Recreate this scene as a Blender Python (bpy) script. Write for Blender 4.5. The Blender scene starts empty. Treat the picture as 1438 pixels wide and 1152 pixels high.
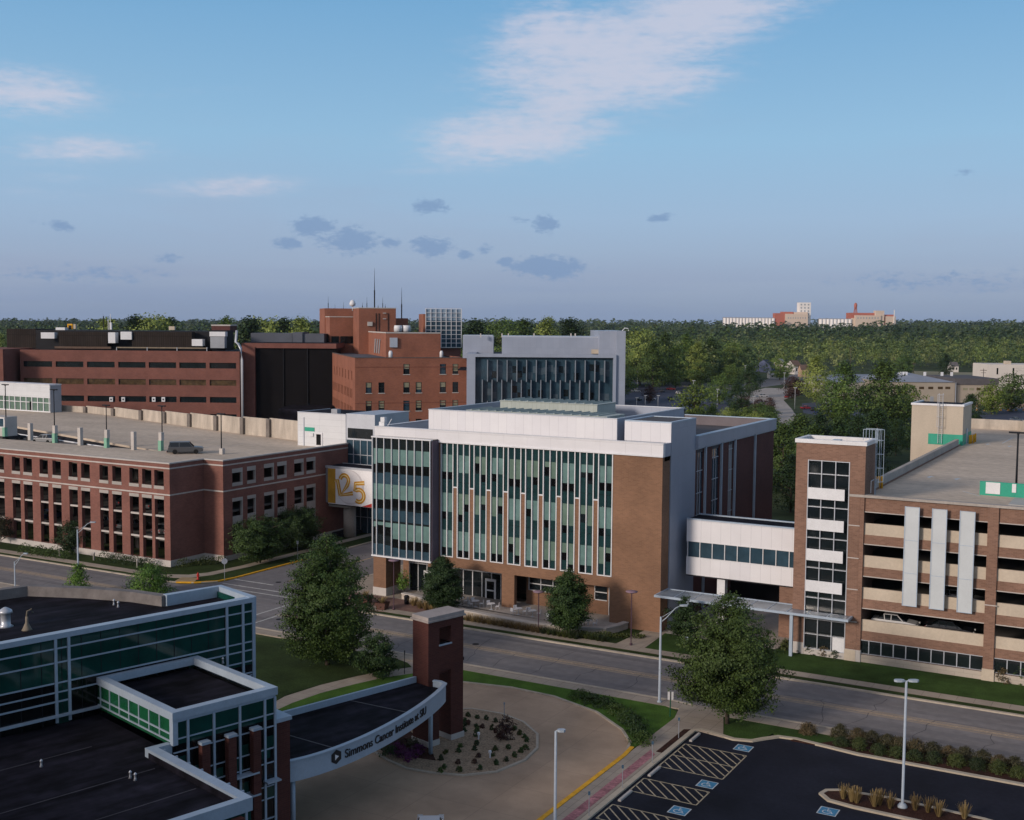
import bpy, math, random
import numpy as np
from mathutils import Vector, Matrix
R = math.radians
random.seed(7)
sc = bpy.context.scene
# ------------------------------------------------------------------ camera
F = 1656.4; PIT = R(4.2396); ROL = R(.42924); YAW = R(90 - 60.4427); H = 34.0
cr, sr, sp, cp = math.cos(ROL), math.sin(ROL), math.sin(PIT), math.cos(PIT)
_c, _s = math.cos(YAW), math.sin(YAW)
RZ = np.array([[_c, -_s, 0], [_s, _c, 0], [0, 0, 1]])
VR = RZ @ np.array([cr, sr*sp, sr*cp]); VD = RZ @ np.array([sr, -cr*sp, -cr*cp]); VF = RZ @ np.array([0, cp, -sp])
cam = bpy.data.objects.new('camera', bpy.data.cameras.new('camera'))
sc.collection.objects.link(cam)
m = Matrix.Identity(4)
for i in range(3):
    m[i][0] = VR[i]; m[i][1] = -VD[i]; m[i][2] = -VF[i]
m.translation = Vector((0, 0, H))
cam.matrix_world = m
cam.data.sensor_width = 36; cam.data.lens = 36*F/1438
cam.data.clip_start = .5; cam.data.clip_end = 60000
sc.camera = cam
sc.view_settings.view_transform = 'Standard'; sc.view_settings.look = 'None'
sc.view_settings.exposure = 0.0; sc.view_settings.gamma = 1
# surveying helpers: where a line of sight meets a known plane of the site
def ray(x, y): return (x-719)/F*VR + (y-576)/F*VD + VF
def P(x, y, z=0.):
    d = ray(x, y); t = (z-H)/d[2]; return (float(d[0]*t), float(d[1]*t))
def onY(x, y, Y): d = ray(x, y); return (float(d[0]*Y/d[1]), float(H+d[2]*Y/d[1]))
def onX(x, y, X): d = ray(x, y); return (float(d[1]*X/d[0]), float(H+d[2]*X/d[0]))
def W(x, y, w): d = ray(x, y); k = w/float(d @ VF); return (float(d[0]*k), float(d[1]*k), float(H+d[2]*k))
# ------------------------------------------------------------------ light
SAZ, SEL = R(-159.5), R(17.0)
sd = Vector((math.sin(SAZ)*math.cos(SEL), math.cos(SAZ)*math.cos(SEL), math.sin(SEL)))
sun = bpy.data.lights.new('sun', 'SUN'); sun.energy = 2.6; sun.angle = R(11); sun.color = (1, .85, .73)
so = bpy.data.objects.new('sun', sun); sc.collection.objects.link(so)
so.rotation_euler = sd.to_track_quat('Z', 'Y').to_euler(); so.location = (0, 0, 300)

def make_world():
    w = bpy.data.worlds.new('World'); sc.world = w; w.use_nodes = True
    nt = w.node_tree; N = nt.nodes; L = nt.links; N.clear()
    out = N.new('ShaderNodeOutputWorld'); bg = N.new('ShaderNodeBackground'); L.new(bg.outputs[0], out.inputs[0])
    bg.inputs[1].default_value = .1
    w.cycles.sampling_method = 'MANUAL'; w.cycles.sample_map_resolution = 256
    sky = N.new('ShaderNodeTexSky'); sky.sky_type = 'NISHITA'; sky.sun_disc = False
    sky.sun_elevation = SEL; sky.sun_rotation = SAZ; sky.air_density = 1; sky.dust_density = .6; sky.ozone_density = 1.5
    tc = N.new('ShaderNodeTexCoord'); sep = N.new('ShaderNodeSeparateXYZ'); L.new(tc.outputs['Generated'], sep.inputs[0])
    def M(op, a, b=None, c=None, clamp=False):
        n = N.new('ShaderNodeMath'); n.operation = op; n.use_clamp = clamp
        for i, v in enumerate((a, b, c)):
            if v is None: continue
            if isinstance(v, (int, float)): n.inputs[i].default_value = v
            else: L.new(v, n.inputs[i])
        return n.outputs[0]
    az = M('MULTIPLY', M('ARCTAN2', sep.outputs[0], sep.outputs[1]), 180/math.pi)
    el = M('MULTIPLY', M('ARCSINE', sep.outputs[2]), 180/math.pi)
    ramp = N.new('ShaderNodeValToRGB'); L.new(M('DIVIDE', el, 45., clamp=True), ramp.inputs[0])
    cs = [(0, (2.3, 3.2, 5.0)), (.05, (3.1, 3.95, 5.7)), (.11, (3.3, 4.75, 6.8)), (.19, (2.95, 5.15, 7.4)), (.34, (1.75, 4.05, 6.75)), (.55, (1.7, 2.7, 4.2)), (1, (1.5, 2.05, 3.1))]
    e = ramp.color_ramp.elements
    e[0].position = 0; e[0].color = (*[v/10 for v in cs[0][1]], 1)
    e[1].position = 1; e[1].color = (*[v/10 for v in cs[-1][1]], 1)
    for p, c in cs[1:-1]:
        q = e.new(p); q.color = (*[v/10 for v in c], 1)
    sc10 = N.new('ShaderNodeVectorMath'); sc10.operation = 'SCALE'; L.new(ramp.outputs[0], sc10.inputs[0]); sc10.inputs[3].default_value = 10.
    mx = N.new('ShaderNodeMix'); mx.data_type = 'RGBA'; mx.inputs[0].default_value = .9
    L.new(sky.outputs[0], mx.inputs[6]); L.new(sc10.outputs[0], mx.inputs[7])
    col = mx.outputs[2]
    cmb = N.new('ShaderNodeCombineXYZ'); L.new(az, cmb.inputs[0]); L.new(el, cmb.inputs[1])
    def noise(sx, sy, sc_, det, rough, off=0., rot=0.):
        mp = N.new('ShaderNodeMapping'); mp.inputs['Scale'].default_value = (sx, sy, 1); mp.inputs['Rotation'].default_value = (0, 0, rot); mp.inputs['Location'].default_value = (off, off*.7, off)
        L.new(cmb.outputs[0], mp.inputs[0])
        n = N.new('ShaderNodeTexNoise'); n.inputs['Scale'].default_value = sc_; n.inputs['Detail'].default_value = det; n.inputs['Roughness'].default_value = rough
        L.new(mp.outputs[0], n.inputs['Vector']); return n.outputs[0]
    def azel(px, py):
        d = ray(px, py); return math.degrees(math.atan2(d[0], d[1])), math.degrees(math.asin(d[2]/np.linalg.norm(d)))
    def blob(px, py, rx, ry, rot):     # soft patch of cloud centred in a direction, radii in tenths of a degree per 2.9 px
        a, b = azel(px, py)
        dx = M('SUBTRACT', az, a); dy = M('SUBTRACT', el, b)
        c_, s_ = math.cos(R(rot)), math.sin(R(rot)); k = 28.9
        u = M('DIVIDE', M('ADD', M('MULTIPLY', dx, c_), M('MULTIPLY', dy, s_)), rx/k)
        v = M('DIVIDE', M('SUBTRACT', M('MULTIPLY', dy, c_), M('MULTIPLY', dx, s_)), ry/k)
        return M('EXPONENT', M('MULTIPLY', M('ADD', M('MULTIPLY', u, u), M('MULTIPLY', v, v)), -1.))
    def total(bl):
        t = None
        for q in bl:
            o = M('MULTIPLY', blob(*q[:5]), q[5]); t = o if t is None else M('MAXIMUM', t, o)
        return t
    def layer(col, mask, color, amt):
        n = N.new('ShaderNodeMix'); n.data_type = 'RGBA'; L.new(M('MULTIPLY', mask, amt), n.inputs[0]); L.new(col, n.inputs[6]); n.inputs[7].default_value = (*color, 1)
        return n.outputs[2]
    def sstep(x, a, b):
        n = N.new('ShaderNodeMapRange'); n.interpolation_type = 'SMOOTHSTEP'; L.new(x, n.inputs[0]); n.inputs[1].default_value = a; n.inputs[2].default_value = b; return n.outputs[0]
    # high pinkish cloud
    n1 = noise(.12, .75, 1.6, 8, .66, 3.1, R(-6)); n1b = noise(.7, 2.2, 1.6, 6, .62, 9.3, R(-8))
    b1 = total([(850, 85, 165, 72, 8, 1.15), (985, 22, 165, 44, 12, 1.15), (775, 55, 80, 52, 0, 1.), (800, 145, 110, 46, 25, 1.), (725, 190, 135, 40, 6, 1.05), (915, 112, 110, 28, 4, 1.), (640, 205, 60, 18, 0, .5),
                (20, 128, 110, 32, 0, .85), (110, 210, 105, 20, 3, .68), (330, 262, 95, 15, 2, .8), (250, 270, 80, 9, 0, .4), (620, 238, 90, 9, 3, .32), (80, 250, 70, 10, 0, .3), (230, 130, 160, 10, 6, .22), (60, 270, 90, 10, 0, .3)])
    s1 = sstep(M('ADD', b1, M('MULTIPLY', M('SUBTRACT', M('ADD', M('MULTIPLY', n1, .55), M('MULTIPLY', n1b, .45)), .48), 2.6)), .0, 1.2)
    col = layer(col, M('MULTIPLY', s1, sstep(b1, .02, .6)), (6.2, 6.2, 7.3), .76)
    # thin veil over the whole lower sky
    n3 = noise(.05, .25, 1.3, 3, .6, 5.)
    col = layer(col, M('MULTIPLY', sstep(n3, .45, .75), sstep(M('MULTIPLY', el, -1.), -13., -3.)), (3.5, 4.0, 5.4), .25)
    # purple grey bank near the horizon
    n4 = noise(.06, .9, 1.1, 3, .55, 12.)
    bank = M('MULTIPLY', sstep(M('MULTIPLY', el, -1.), -4.2, -.8), sstep(n4, .35, .62))
    col = layer(col, bank, (2.2, 3.0, 4.9), .25)
    # small blue grey puffs
    n2 = noise(.55, 1.1, 2.2, 5, .62, 1.7); n2b = noise(.9, 2., 3., 4, .6, 7.7)
    b2 = total([(602, 290, 26, 10, 0, 1.), (765, 316, 17, 12, 0, 1.), (730, 309, 14, 6, 0, .6), (928, 306, 18, 6, 0, .8), (440, 318, 30, 14, 0, 1.), (490, 338, 38, 18, 0, 1.), (405, 341, 18, 9, 0, .9), (550, 341, 16, 7, 0, .9), (604, 348, 28, 14, 0, 1.),
                (655, 358, 12, 8, 0, .7), (680, 350, 14, 7, 0, .7), (765, 375, 58, 14, -3, 1.1), (710, 368, 16, 9, 0, .8), (85, 318, 20, 8, 0, .7), (240, 363, 24, 7, 0, .6), (1358, 243, 18, 5, 0, .5), (55, 312, 12, 5, 0, .5), (120, 385, 120, 14, 0, .45), (1330, 395, 200, 20, 0, .35)])
    s2 = sstep(M('ADD', b2, M('MULTIPLY', M('SUBTRACT', M('ADD', M('MULTIPLY', n2, .6), M('MULTIPLY', n2b, .4)), .47), 2.6)), .25, .8)
    col = layer(col, M('MULTIPLY', s2, sstep(b2, .03, .3)), (1.9, 3.05, 5.1), .7)
    # warm evening brightness of the sky round the sun, behind the viewer
    dt = N.new('ShaderNodeVectorMath'); dt.operation = 'DOT_PRODUCT'; L.new(tc.outputs['Generated'], dt.inputs[0]); dt.inputs[1].default_value = (sd.x, sd.y, sd.z)
    gl = M('POWER', M('MAXIMUM', M('MULTIPLY_ADD', dt.outputs['Value'], .5, .5), 0.), 5.)
    gm = N.new('ShaderNodeVectorMath'); gm.operation = 'SCALE'; gm.inputs[0].default_value = (6.0, 4.3, 3.1); L.new(gl, gm.inputs[3])
    ga = N.new('ShaderNodeVectorMath'); ga.operation = 'ADD'; L.new(col, ga.inputs[0]); L.new(gm.outputs[0], ga.inputs[1]); col = ga.outputs[0]
    L.new(col, bg.inputs[0])
make_world()
C = sc.collection
# ------------------------------------------------------------------ materials
MATS = {}
def lin(c): return tuple(c)
def nodes(name, color, rough=.8, spec=.3, metal=0.):
    mt = bpy.data.materials.new(name); mt.use_nodes = True
    nt = mt.node_tree; b = nt.nodes['Principled BSDF']
    b.inputs['Base Color'].default_value = (*color, 1); b.inputs['Roughness'].default_value = rough
    b.inputs['Specular IOR Level'].default_value = spec; b.inputs['Metallic'].default_value = metal
    MATS[name] = mt
    return mt, nt, b
def _uvw(nt, wall):
    tc = nt.nodes.new('ShaderNodeTexCoord'); o = tc.outputs['Object']
    if not wall: return o
    sep = nt.nodes.new('ShaderNodeSeparateXYZ'); nt.links.new(o, sep.inputs[0])
    ad = nt.nodes.new('ShaderNodeMath'); ad.operation = 'ADD'; nt.links.new(sep.outputs[0], ad.inputs[0]); nt.links.new(sep.outputs[1], ad.inputs[1])
    cb = nt.nodes.new('ShaderNodeCombineXYZ'); nt.links.new(ad.outputs[0], cb.inputs[0]); nt.links.new(sep.outputs[2], cb.inputs[1])
    return cb.outputs[0]
def noisy(name, color, amt=.25, scale=.4, rough=.85, spec=.3, metal=0., fine=6., fineamt=.05, wall=False, bump=0., streak=None, obj_rand=0.):
    """flat colour broken by two sizes of noise (weather, aggregate)"""
    mt, nt, b = nodes(name, color, rough, spec, metal); N = nt.nodes; L = nt.links
    v = _uvw(nt, False)
    if streak:
        mp = N.new('ShaderNodeMapping'); mp.inputs['Scale'].default_value = streak; L.new(v, mp.inputs[0]); v2 = mp.outputs[0]
    else: v2 = v
    n = N.new('ShaderNodeTexNoise'); n.inputs['Scale'].default_value = scale; n.inputs['Detail'].default_value = 6; n.inputs['Roughness'].default_value = .6; L.new(v2, n.inputs['Vector'])
    f = N.new('ShaderNodeTexNoise'); f.inputs['Scale'].default_value = fine; f.inputs['Detail'].default_value = 3; L.new(v, f.inputs['Vector'])
    def mr(o, a):
        k = N.new('ShaderNodeMapRange'); L.new(o, k.inputs[0]); k.inputs[1].default_value = .3; k.inputs[2].default_value = .7; k.inputs[3].default_value = 1-a; k.inputs[4].default_value = 1+a; return k.outputs[0]
    mu = N.new('ShaderNodeMath'); mu.operation = 'MULTIPLY'; L.new(mr(n.outputs[0], amt), mu.inputs[0]); L.new(mr(f.outputs[0], fineamt), mu.inputs[1])
    o = mu.outputs[0]
    if obj_rand:
        oi = N.new('ShaderNodeObjectInfo'); k = N.new('ShaderNodeMapRange'); L.new(oi.outputs['Random'], k.inputs[0]); k.inputs[3].default_value = 1-obj_rand; k.inputs[4].default_value = 1+obj_rand
        m2 = N.new('ShaderNodeMath'); m2.operation = 'MULTIPLY'; L.new(o, m2.inputs[0]); L.new(k.outputs[0], m2.inputs[1]); o = m2.outputs[0]
    vm = N.new('ShaderNodeVectorMath'); vm.operation = 'SCALE'; vm.inputs[0].default_value = color; L.new(o, vm.inputs[3]); L.new(vm.outputs[0], b.inputs['Base Color'])
    if bump:
        bp = N.new('ShaderNodeBump'); bp.inputs['Strength'].default_value = bump; bp.inputs['Distance'].default_value = .03; L.new(f.outputs[0], bp.inputs['Height']); L.new(bp.outputs[0], b.inputs['Normal'])
    return mt
def tiled(name, c1, c2, mortar, bw, bh, ms=.01, rough=.85, spec=.3, off=.5, wall=True, amt=.18, scale=.25, metal=0.):
    """bricks, panels or slabs: Brick Texture on the wall's own metres, weathered by noise"""
    mt, nt, b = nodes(name, c1, rough, spec, metal); N = nt.nodes; L = nt.links
    v = _uvw(nt, wall)
    br = N.new('ShaderNodeTexBrick'); br.offset = off; br.inputs['Color1'].default_value = (*c1, 1); br.inputs['Color2'].default_value = (*c2, 1); br.inputs['Mortar'].default_value = (*mortar, 1)
    br.inputs['Scale'].default_value = 1; br.inputs['Brick Width'].default_value = bw; br.inputs['Row Height'].default_value = bh; br.inputs['Mortar Size'].default_value = ms; br.inputs['Mortar Smooth'].default_value = .1
    L.new(v, br.inputs['Vector'])
    tc = N.new('ShaderNodeTexCoord')
    n = N.new('ShaderNodeTexNoise'); n.inputs['Scale'].default_value = scale; n.inputs['Detail'].default_value = 7; n.inputs['Roughness'].default_value = .62; L.new(tc.outputs['Object'], n.inputs['Vector'])
    k = N.new('ShaderNodeMapRange'); L.new(n.outputs[0], k.inputs[0]); k.inputs[1].default_value = .3; k.inputs[2].default_value = .7; k.inputs[3].default_value = 1-amt; k.inputs[4].default_value = 1+amt
    vm = N.new('ShaderNodeVectorMath'); vm.operation = 'SCALE'; L.new(br.outputs[0], vm.inputs[0]); L.new(k.outputs[0], vm.inputs[3]); L.new(vm.outputs[0], b.inputs['Base Color'])
    return mt
def leaves(name, color, var=.35, tip=None):
    """foliage: hue and value vary clump by clump and tree by tree"""
    mt, nt, b = nodes(name, color, .6, .25); N = nt.nodes; L = nt.links
    geo = N.new('ShaderNodeNewGeometry'); tc = N.new('ShaderNodeTexCoord'); oi = N.new('ShaderNodeObjectInfo')
    n = N.new('ShaderNodeTexNoise'); n.inputs['Scale'].default_value = .55; n.inputs['Detail'].default_value = 3; L.new(tc.outputs['Object'], n.inputs['Vector'])
    a = N.new('ShaderNodeMath'); a.operation = 'MULTIPLY_ADD'; L.new(geo.outputs['Random Per Island'], a.inputs[0]); a.inputs[1].default_value = .55; a.inputs[2].default_value = -.27
    s = N.new('ShaderNodeMath'); s.operation = 'ADD'; L.new(a.outputs[0], s.inputs[0]); L.new(n.outputs[0], s.inputs[1])
    n2 = N.new('ShaderNodeTexNoise'); n2.inputs['Scale'].default_value = .06; n2.inputs['Detail'].default_value = 2; L.new(tc.outputs['Object'], n2.inputs['Vector'])
    q2 = N.new('ShaderNodeMath'); q2.operation = 'MULTIPLY_ADD'; L.new(n2.outputs[0], q2.inputs[0]); q2.inputs[1].default_value = 1.3; q2.inputs[2].default_value = -.65
    q3 = N.new('ShaderNodeMath'); q3.operation = 'ADD'; L.new(s.outputs[0], q3.inputs[0]); L.new(q2.outputs[0], q3.inputs[1])
    o = N.new('ShaderNodeMath'); o.operation = 'MULTIPLY_ADD'; L.new(oi.outputs['Random'], o.inputs[0]); o.inputs[1].default_value = 1.15; L.new(q3.outputs[0], o.inputs[2])
    r = N.new('ShaderNodeValToRGB'); k = N.new('ShaderNodeMath'); k.operation = 'MULTIPLY_ADD'; L.new(o.outputs[0], k.inputs[0]); k.inputs[1].default_value = .72; k.inputs[2].default_value = -.22; L.new(k.outputs[0], r.inputs[0])
    c = color; t = tip or (c[0]*1.9, c[1]*1.55, c[2]*1.2)
    e = r.color_ramp.elements; e[0].position = .1; e[0].color = (c[0]*(1-var), c[1]*(1-var), c[2]*(1-var*.6), 1); e[1].position = .95; e[1].color = (*t, 1)
    q = e.new(.5); q.color = (*c, 1)
    L.new(r.outputs[0], b.inputs['Base Color'])
    return mt
brick_l = tiled('red_brick', (.22, .095, .074), (.175, .075, .060), (.21, .105, .085), .42, .14, .012, amt=.2)
brick_h = tiled('orange_brick', (.285, .115, .070), (.235, .095, .060), (.25, .10, .07), .42, .14, .012, amt=.18)
brick_m = tiled('tan_brick', (.225, .122, .072), (.178, .096, .057), (.24, .15, .10), .42, .14, .012, amt=.2, scale=.18)
brick_g = tiled('brown_brick', (.235, .135, .095), (.17, .095, .068), (.24, .16, .12), .42, .14, .012, amt=.16)
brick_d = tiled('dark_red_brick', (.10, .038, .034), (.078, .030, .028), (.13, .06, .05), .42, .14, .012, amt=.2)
brick_t = tiled('maroon_brick', (.095, .036, .030), (.075, .028, .025), (.10, .05, .04), .42, .14, .012, .9, .12, amt=.2)
panel_w = tiled('white_metal_panel', (.70, .70, .72), (.66, .66, .69), (.42, .42, .45), 1.15, 4.0, .012, .45, .4, 0., amt=.05)
panel_w2 = tiled('white_wide_panel', (.68, .68, .70), (.64, .64, .67), (.45, .45, .47), 3.1, 1.6, .012, .45, .4, 0., amt=.06)
panel_g = tiled('grey_metal_panel', (.31, .35, .43), (.29, .33, .41), (.23, .26, .32), 1.2, 3.2, .01, .4, .4, 0., amt=.06)
panel_l = tiled('pale_lap_panel', (.62, .64, .66), (.58, .60, .62), (.42, .44, .46), 4.5, 1.0, .014, .5, .4, 0., amt=.06)
white = noisy('white_paint', (.66, .67, .69), .07, .6, .5, .4)
alu = noisy('aluminium', (.48, .51, .56), .06, .5, .38, .5, .3)
alu2 = noisy('pale_coping', (.35, .43, .52), .09, .6, .45, .5, .1)
greym = noisy('grey_paint', (.30, .32, .35), .1, .6, .5, .4)
darkm = noisy('dark_metal', (.014, .015, .019), .15, .6, .6, .15)
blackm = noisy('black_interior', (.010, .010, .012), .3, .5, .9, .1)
stone = tiled('pale_stone', (.44, .39, .33), (.40, .35, .30), (.28, .25, .21), 1.6, .5, .012, .85, .25, .5, amt=.12)
precast = noisy('precast_concrete', (.50, .43, .34), .1, .35, .8, .3, fine=4)
precast_w = noisy('white_precast', (.48, .45, .42), .1, .5, .8, .3)
conc = noisy('concrete', (.36, .33, .30), .18, .25, .9, .2, fine=5, fineamt=.1)
conc_wall = noisy('stained_concrete', (.43, .38, .32), .25, .7, .9, .2, fine=4, streak=(1, 1, .25))
deck_m = noisy('deck_concrete', (.52, .435, .345), .17, .10, .9, .2, fine=1.1, fineamt=.12, streak=(.35, 1, 1))
side_m = tiled('sidewalk_concrete', (.36, .31, .25), (.33, .28, .23), (.2, .17, .14), 1.5, 1.5, .02, .9, .2, 0., False, amt=.14, scale=.4)
curb_m = noisy('kerb_concrete', (.42, .37, .30), .16, .8, .9, .2)
drive_m = tiled('drive_concrete', (.43, .31, .215), (.395, .285, .20), (.30, .22, .16), 4.6, 4.6, .02, .9, .2, 0., False, amt=.2, scale=.22)
road_m = noisy('worn_asphalt', (.195, .183, .182), .15, .15, .9, .2, fine=1.1, fineamt=.12, streak=(.12, 1, 1))
road_n = noisy('side_street_asphalt', (.165, .158, .162), .15, .12, .9, .2, fine=.9, fineamt=.1, streak=(1, .2, 1))
lot_m = noisy('fresh_asphalt', (.014, .016, .026), .5, .12, .8, .15, fine=3, fineamt=.15)
lot_b = noisy('sealed_lot', (.05, .056, .085), .2, .05, .8, .3, fine=.8)
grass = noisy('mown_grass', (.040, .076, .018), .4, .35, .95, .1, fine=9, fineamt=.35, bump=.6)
grass_d = noisy('shaded_lawn', (.030, .048, .014), .35, .30, .95, .1, fine=7, fineamt=.35, bump=.6)  # lawn green darker than the mown grass
ground_m = noisy('far_ground', (.05, .066, .028), .35, .012, .95, .1, fine=.25, fineamt=.3)
mulch = noisy('mulch', (.050, .024, .018), .3, .9, .95, .1, fine=9, fineamt=.5, bump=.8)
gravel = noisy('gravel', (.30, .225, .155), .2, .7, .95, .1, fine=7, fineamt=.4, bump=.8)
paver = tiled('red_paver', (.20, .125, .10), (.17, .10, .085), (.14, .10, .085), .8, .4, .012, .9, .2, .5, False)
pink = noisy('pink_paving', (.33, .15, .165), .35, 1.2, .9, .2, fine=5, fineamt=.3)
yellow = noisy('yellow_paint', (.72, .37, .02), .2, 1.5, .7, .3)
yline = noisy('worn_yellow_line', (.46, .34, .20), .25, 1.2, .85, .2, fine=5, fineamt=.25)
wline = noisy('worn_white_line', (.42, .42, .40), .25, 1.2, .8, .2, fine=5, fineamt=.25)
lotline = noisy('cream_lot_line', (.42, .36, .25), .2, 2., .8, .2, fine=6, fineamt=.2)
blue = noisy('blue_paint', (.05, .22, .38), .15, 3., .7, .3)
wpaint = noisy('white_marking', (.50, .54, .56), .12, 3., .7, .3)
green_p = noisy('green_paint', (.015, .30, .20), .08, .8, .5, .4)
pale_green = noisy('pale_green_paint', (.20, .40, .29), .15, 1., .7, .3)
roof_d = noisy('dark_roofing', (.011, .0105, .016), .9, .55, .85, .08, fine=1.0, fineamt=.45, streak=(.35, 1.6, 1))
roof_g = noisy('grey_roofing', (.10, .095, .10), .2, .2, .9, .2, fine=1.5)
roof_s = noisy('slate_roofing', (.10, .11, .135), .15, .2, .85, .2)
shingle = noisy('shingle', (.13, .12, .125), .2, .4, .9, .2)
ribbed = tiled('ribbed_brown_metal', (.034, .027, .024), (.028, .022, .019), (.012, .010, .009), .55, 30., .05, .8, .1, 0., amt=.2)
bronze = tiled('bronze_curtain_wall', (.007, .006, .007), (.006, .005, .006), (.004, .004, .004), 3., 4., .04, .6, .08, 0., amt=.2)  # near-black base colour stands in for the shade of the recess
unit_m = tiled('pale_green_unit', (.38, .42, .39), (.35, .39, .36), (.27, .31, .27), .62, 4., .02, .5, .3, 0., amt=.07)
redm = noisy('red_paint', (.45, .02, .015), .1, 1., .5, .4)
orangem = noisy('gold_paint', (.62, .33, .035), .08, 1., .5, .4)
gold_l = noisy('pale_gold_paint', (.78, .58, .22), .08, 1., .5, .4)
banner_w = noisy('banner_white', (.78, .78, .80), .08, .4, .5, .4)
black_letter = noisy('black_letter', (.015, .015, .018), .1, 1., .5, .4)
wood = noisy('weathered_wood', (.11, .085, .065), .2, 1., .9, .2)
bark = noisy('bark', (.075, .060, .048), .25, 3., .95, .1)
def glassy(name, c, rough=.06, spec=.6, amt=.25, scale=.5):
    return noisy(name, c, amt, scale, rough, spec, 0., fine=1.2, fineamt=.1)
g_dark = glassy('dark_glass', (.010, .015, .018))
g_black = glassy('black_glass', (.004, .005, .006), .1, .4)
g_teal = glassy('teal_glass', (.014, .042, .046))
g_blue = glassy('blue_glass', (.030, .062, .088))
g_green = glassy('green_glass', (.006, .045, .036), .08, .5)
g_bgreen = glassy('bright_green_glass', (.01, .085, .038), .08, .5)
blind = glassy('drawn_blind_behind_glass', (.125, .215, .205), .15, .5, .15)
blind_g = glassy('green_blind_behind_glass', (.120, .185, .150), .15, .5, .15)
blind_y = glassy('cream_blind_behind_glass', (.26, .25, .17), .15, .5, .15)
g_sky = glassy('sky_reflecting_glass', (.24, .32, .40), .1, .7)  # pale blue base colour imitates sky mirrored in the panes
car_mats = {k: nodes('car_'+k, c, .28, .6, mt_)[0] for k, c, mt_ in [('white', (.62, .62, .62), 0), ('silver', (.36, .37, .38), .6), ('red', (.30, .02, .02), .2), ('dark', (.02, .022, .028), .3), ('blue', (.03, .06, .14), .3), ('grey', (.12, .125, .13), .5), ('beige', (.30, .27, .22), .4)]}
tyre = nodes('tyre', (.012, .012, .012), .9)[0]; rim = nodes('rim', (.4, .4, .42), .35, .5, .8)[0]
lampglass = nodes('lamp_lens', (.55, .56, .55), .2, .5)[0]; taillens = nodes('tail_lens', (.25, .01, .01), .2, .5)[0]
lf = {'street': leaves('street_tree_leaves', (.030, .062, .017)), 'olive': leaves('olive_leaves', (.072, .118, .024)), 'forest': leaves('woodland_leaves', (.085, .150, .030), .55, (.25, .30, .07)),
      'dark': leaves('dark_leaves', (.036, .070, .020), .4), 'red': leaves('red_leaves', (.055, .026, .020), .35, (.09, .045, .03)), 'shrub': leaves('shrub_leaves', (.036, .055, .018)),
      'gold': leaves('dry_grass_blades', (.20, .14, .055), .3, (.34, .25, .11)), 'bright': leaves('bright_leaves', (.060, .135, .024)), 'purple': leaves('purple_blooms', (.10, .02, .09), .4), 'rust': leaves('rusty_leaves', (.060, .058, .026), .35, (.11, .08, .04))}
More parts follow.
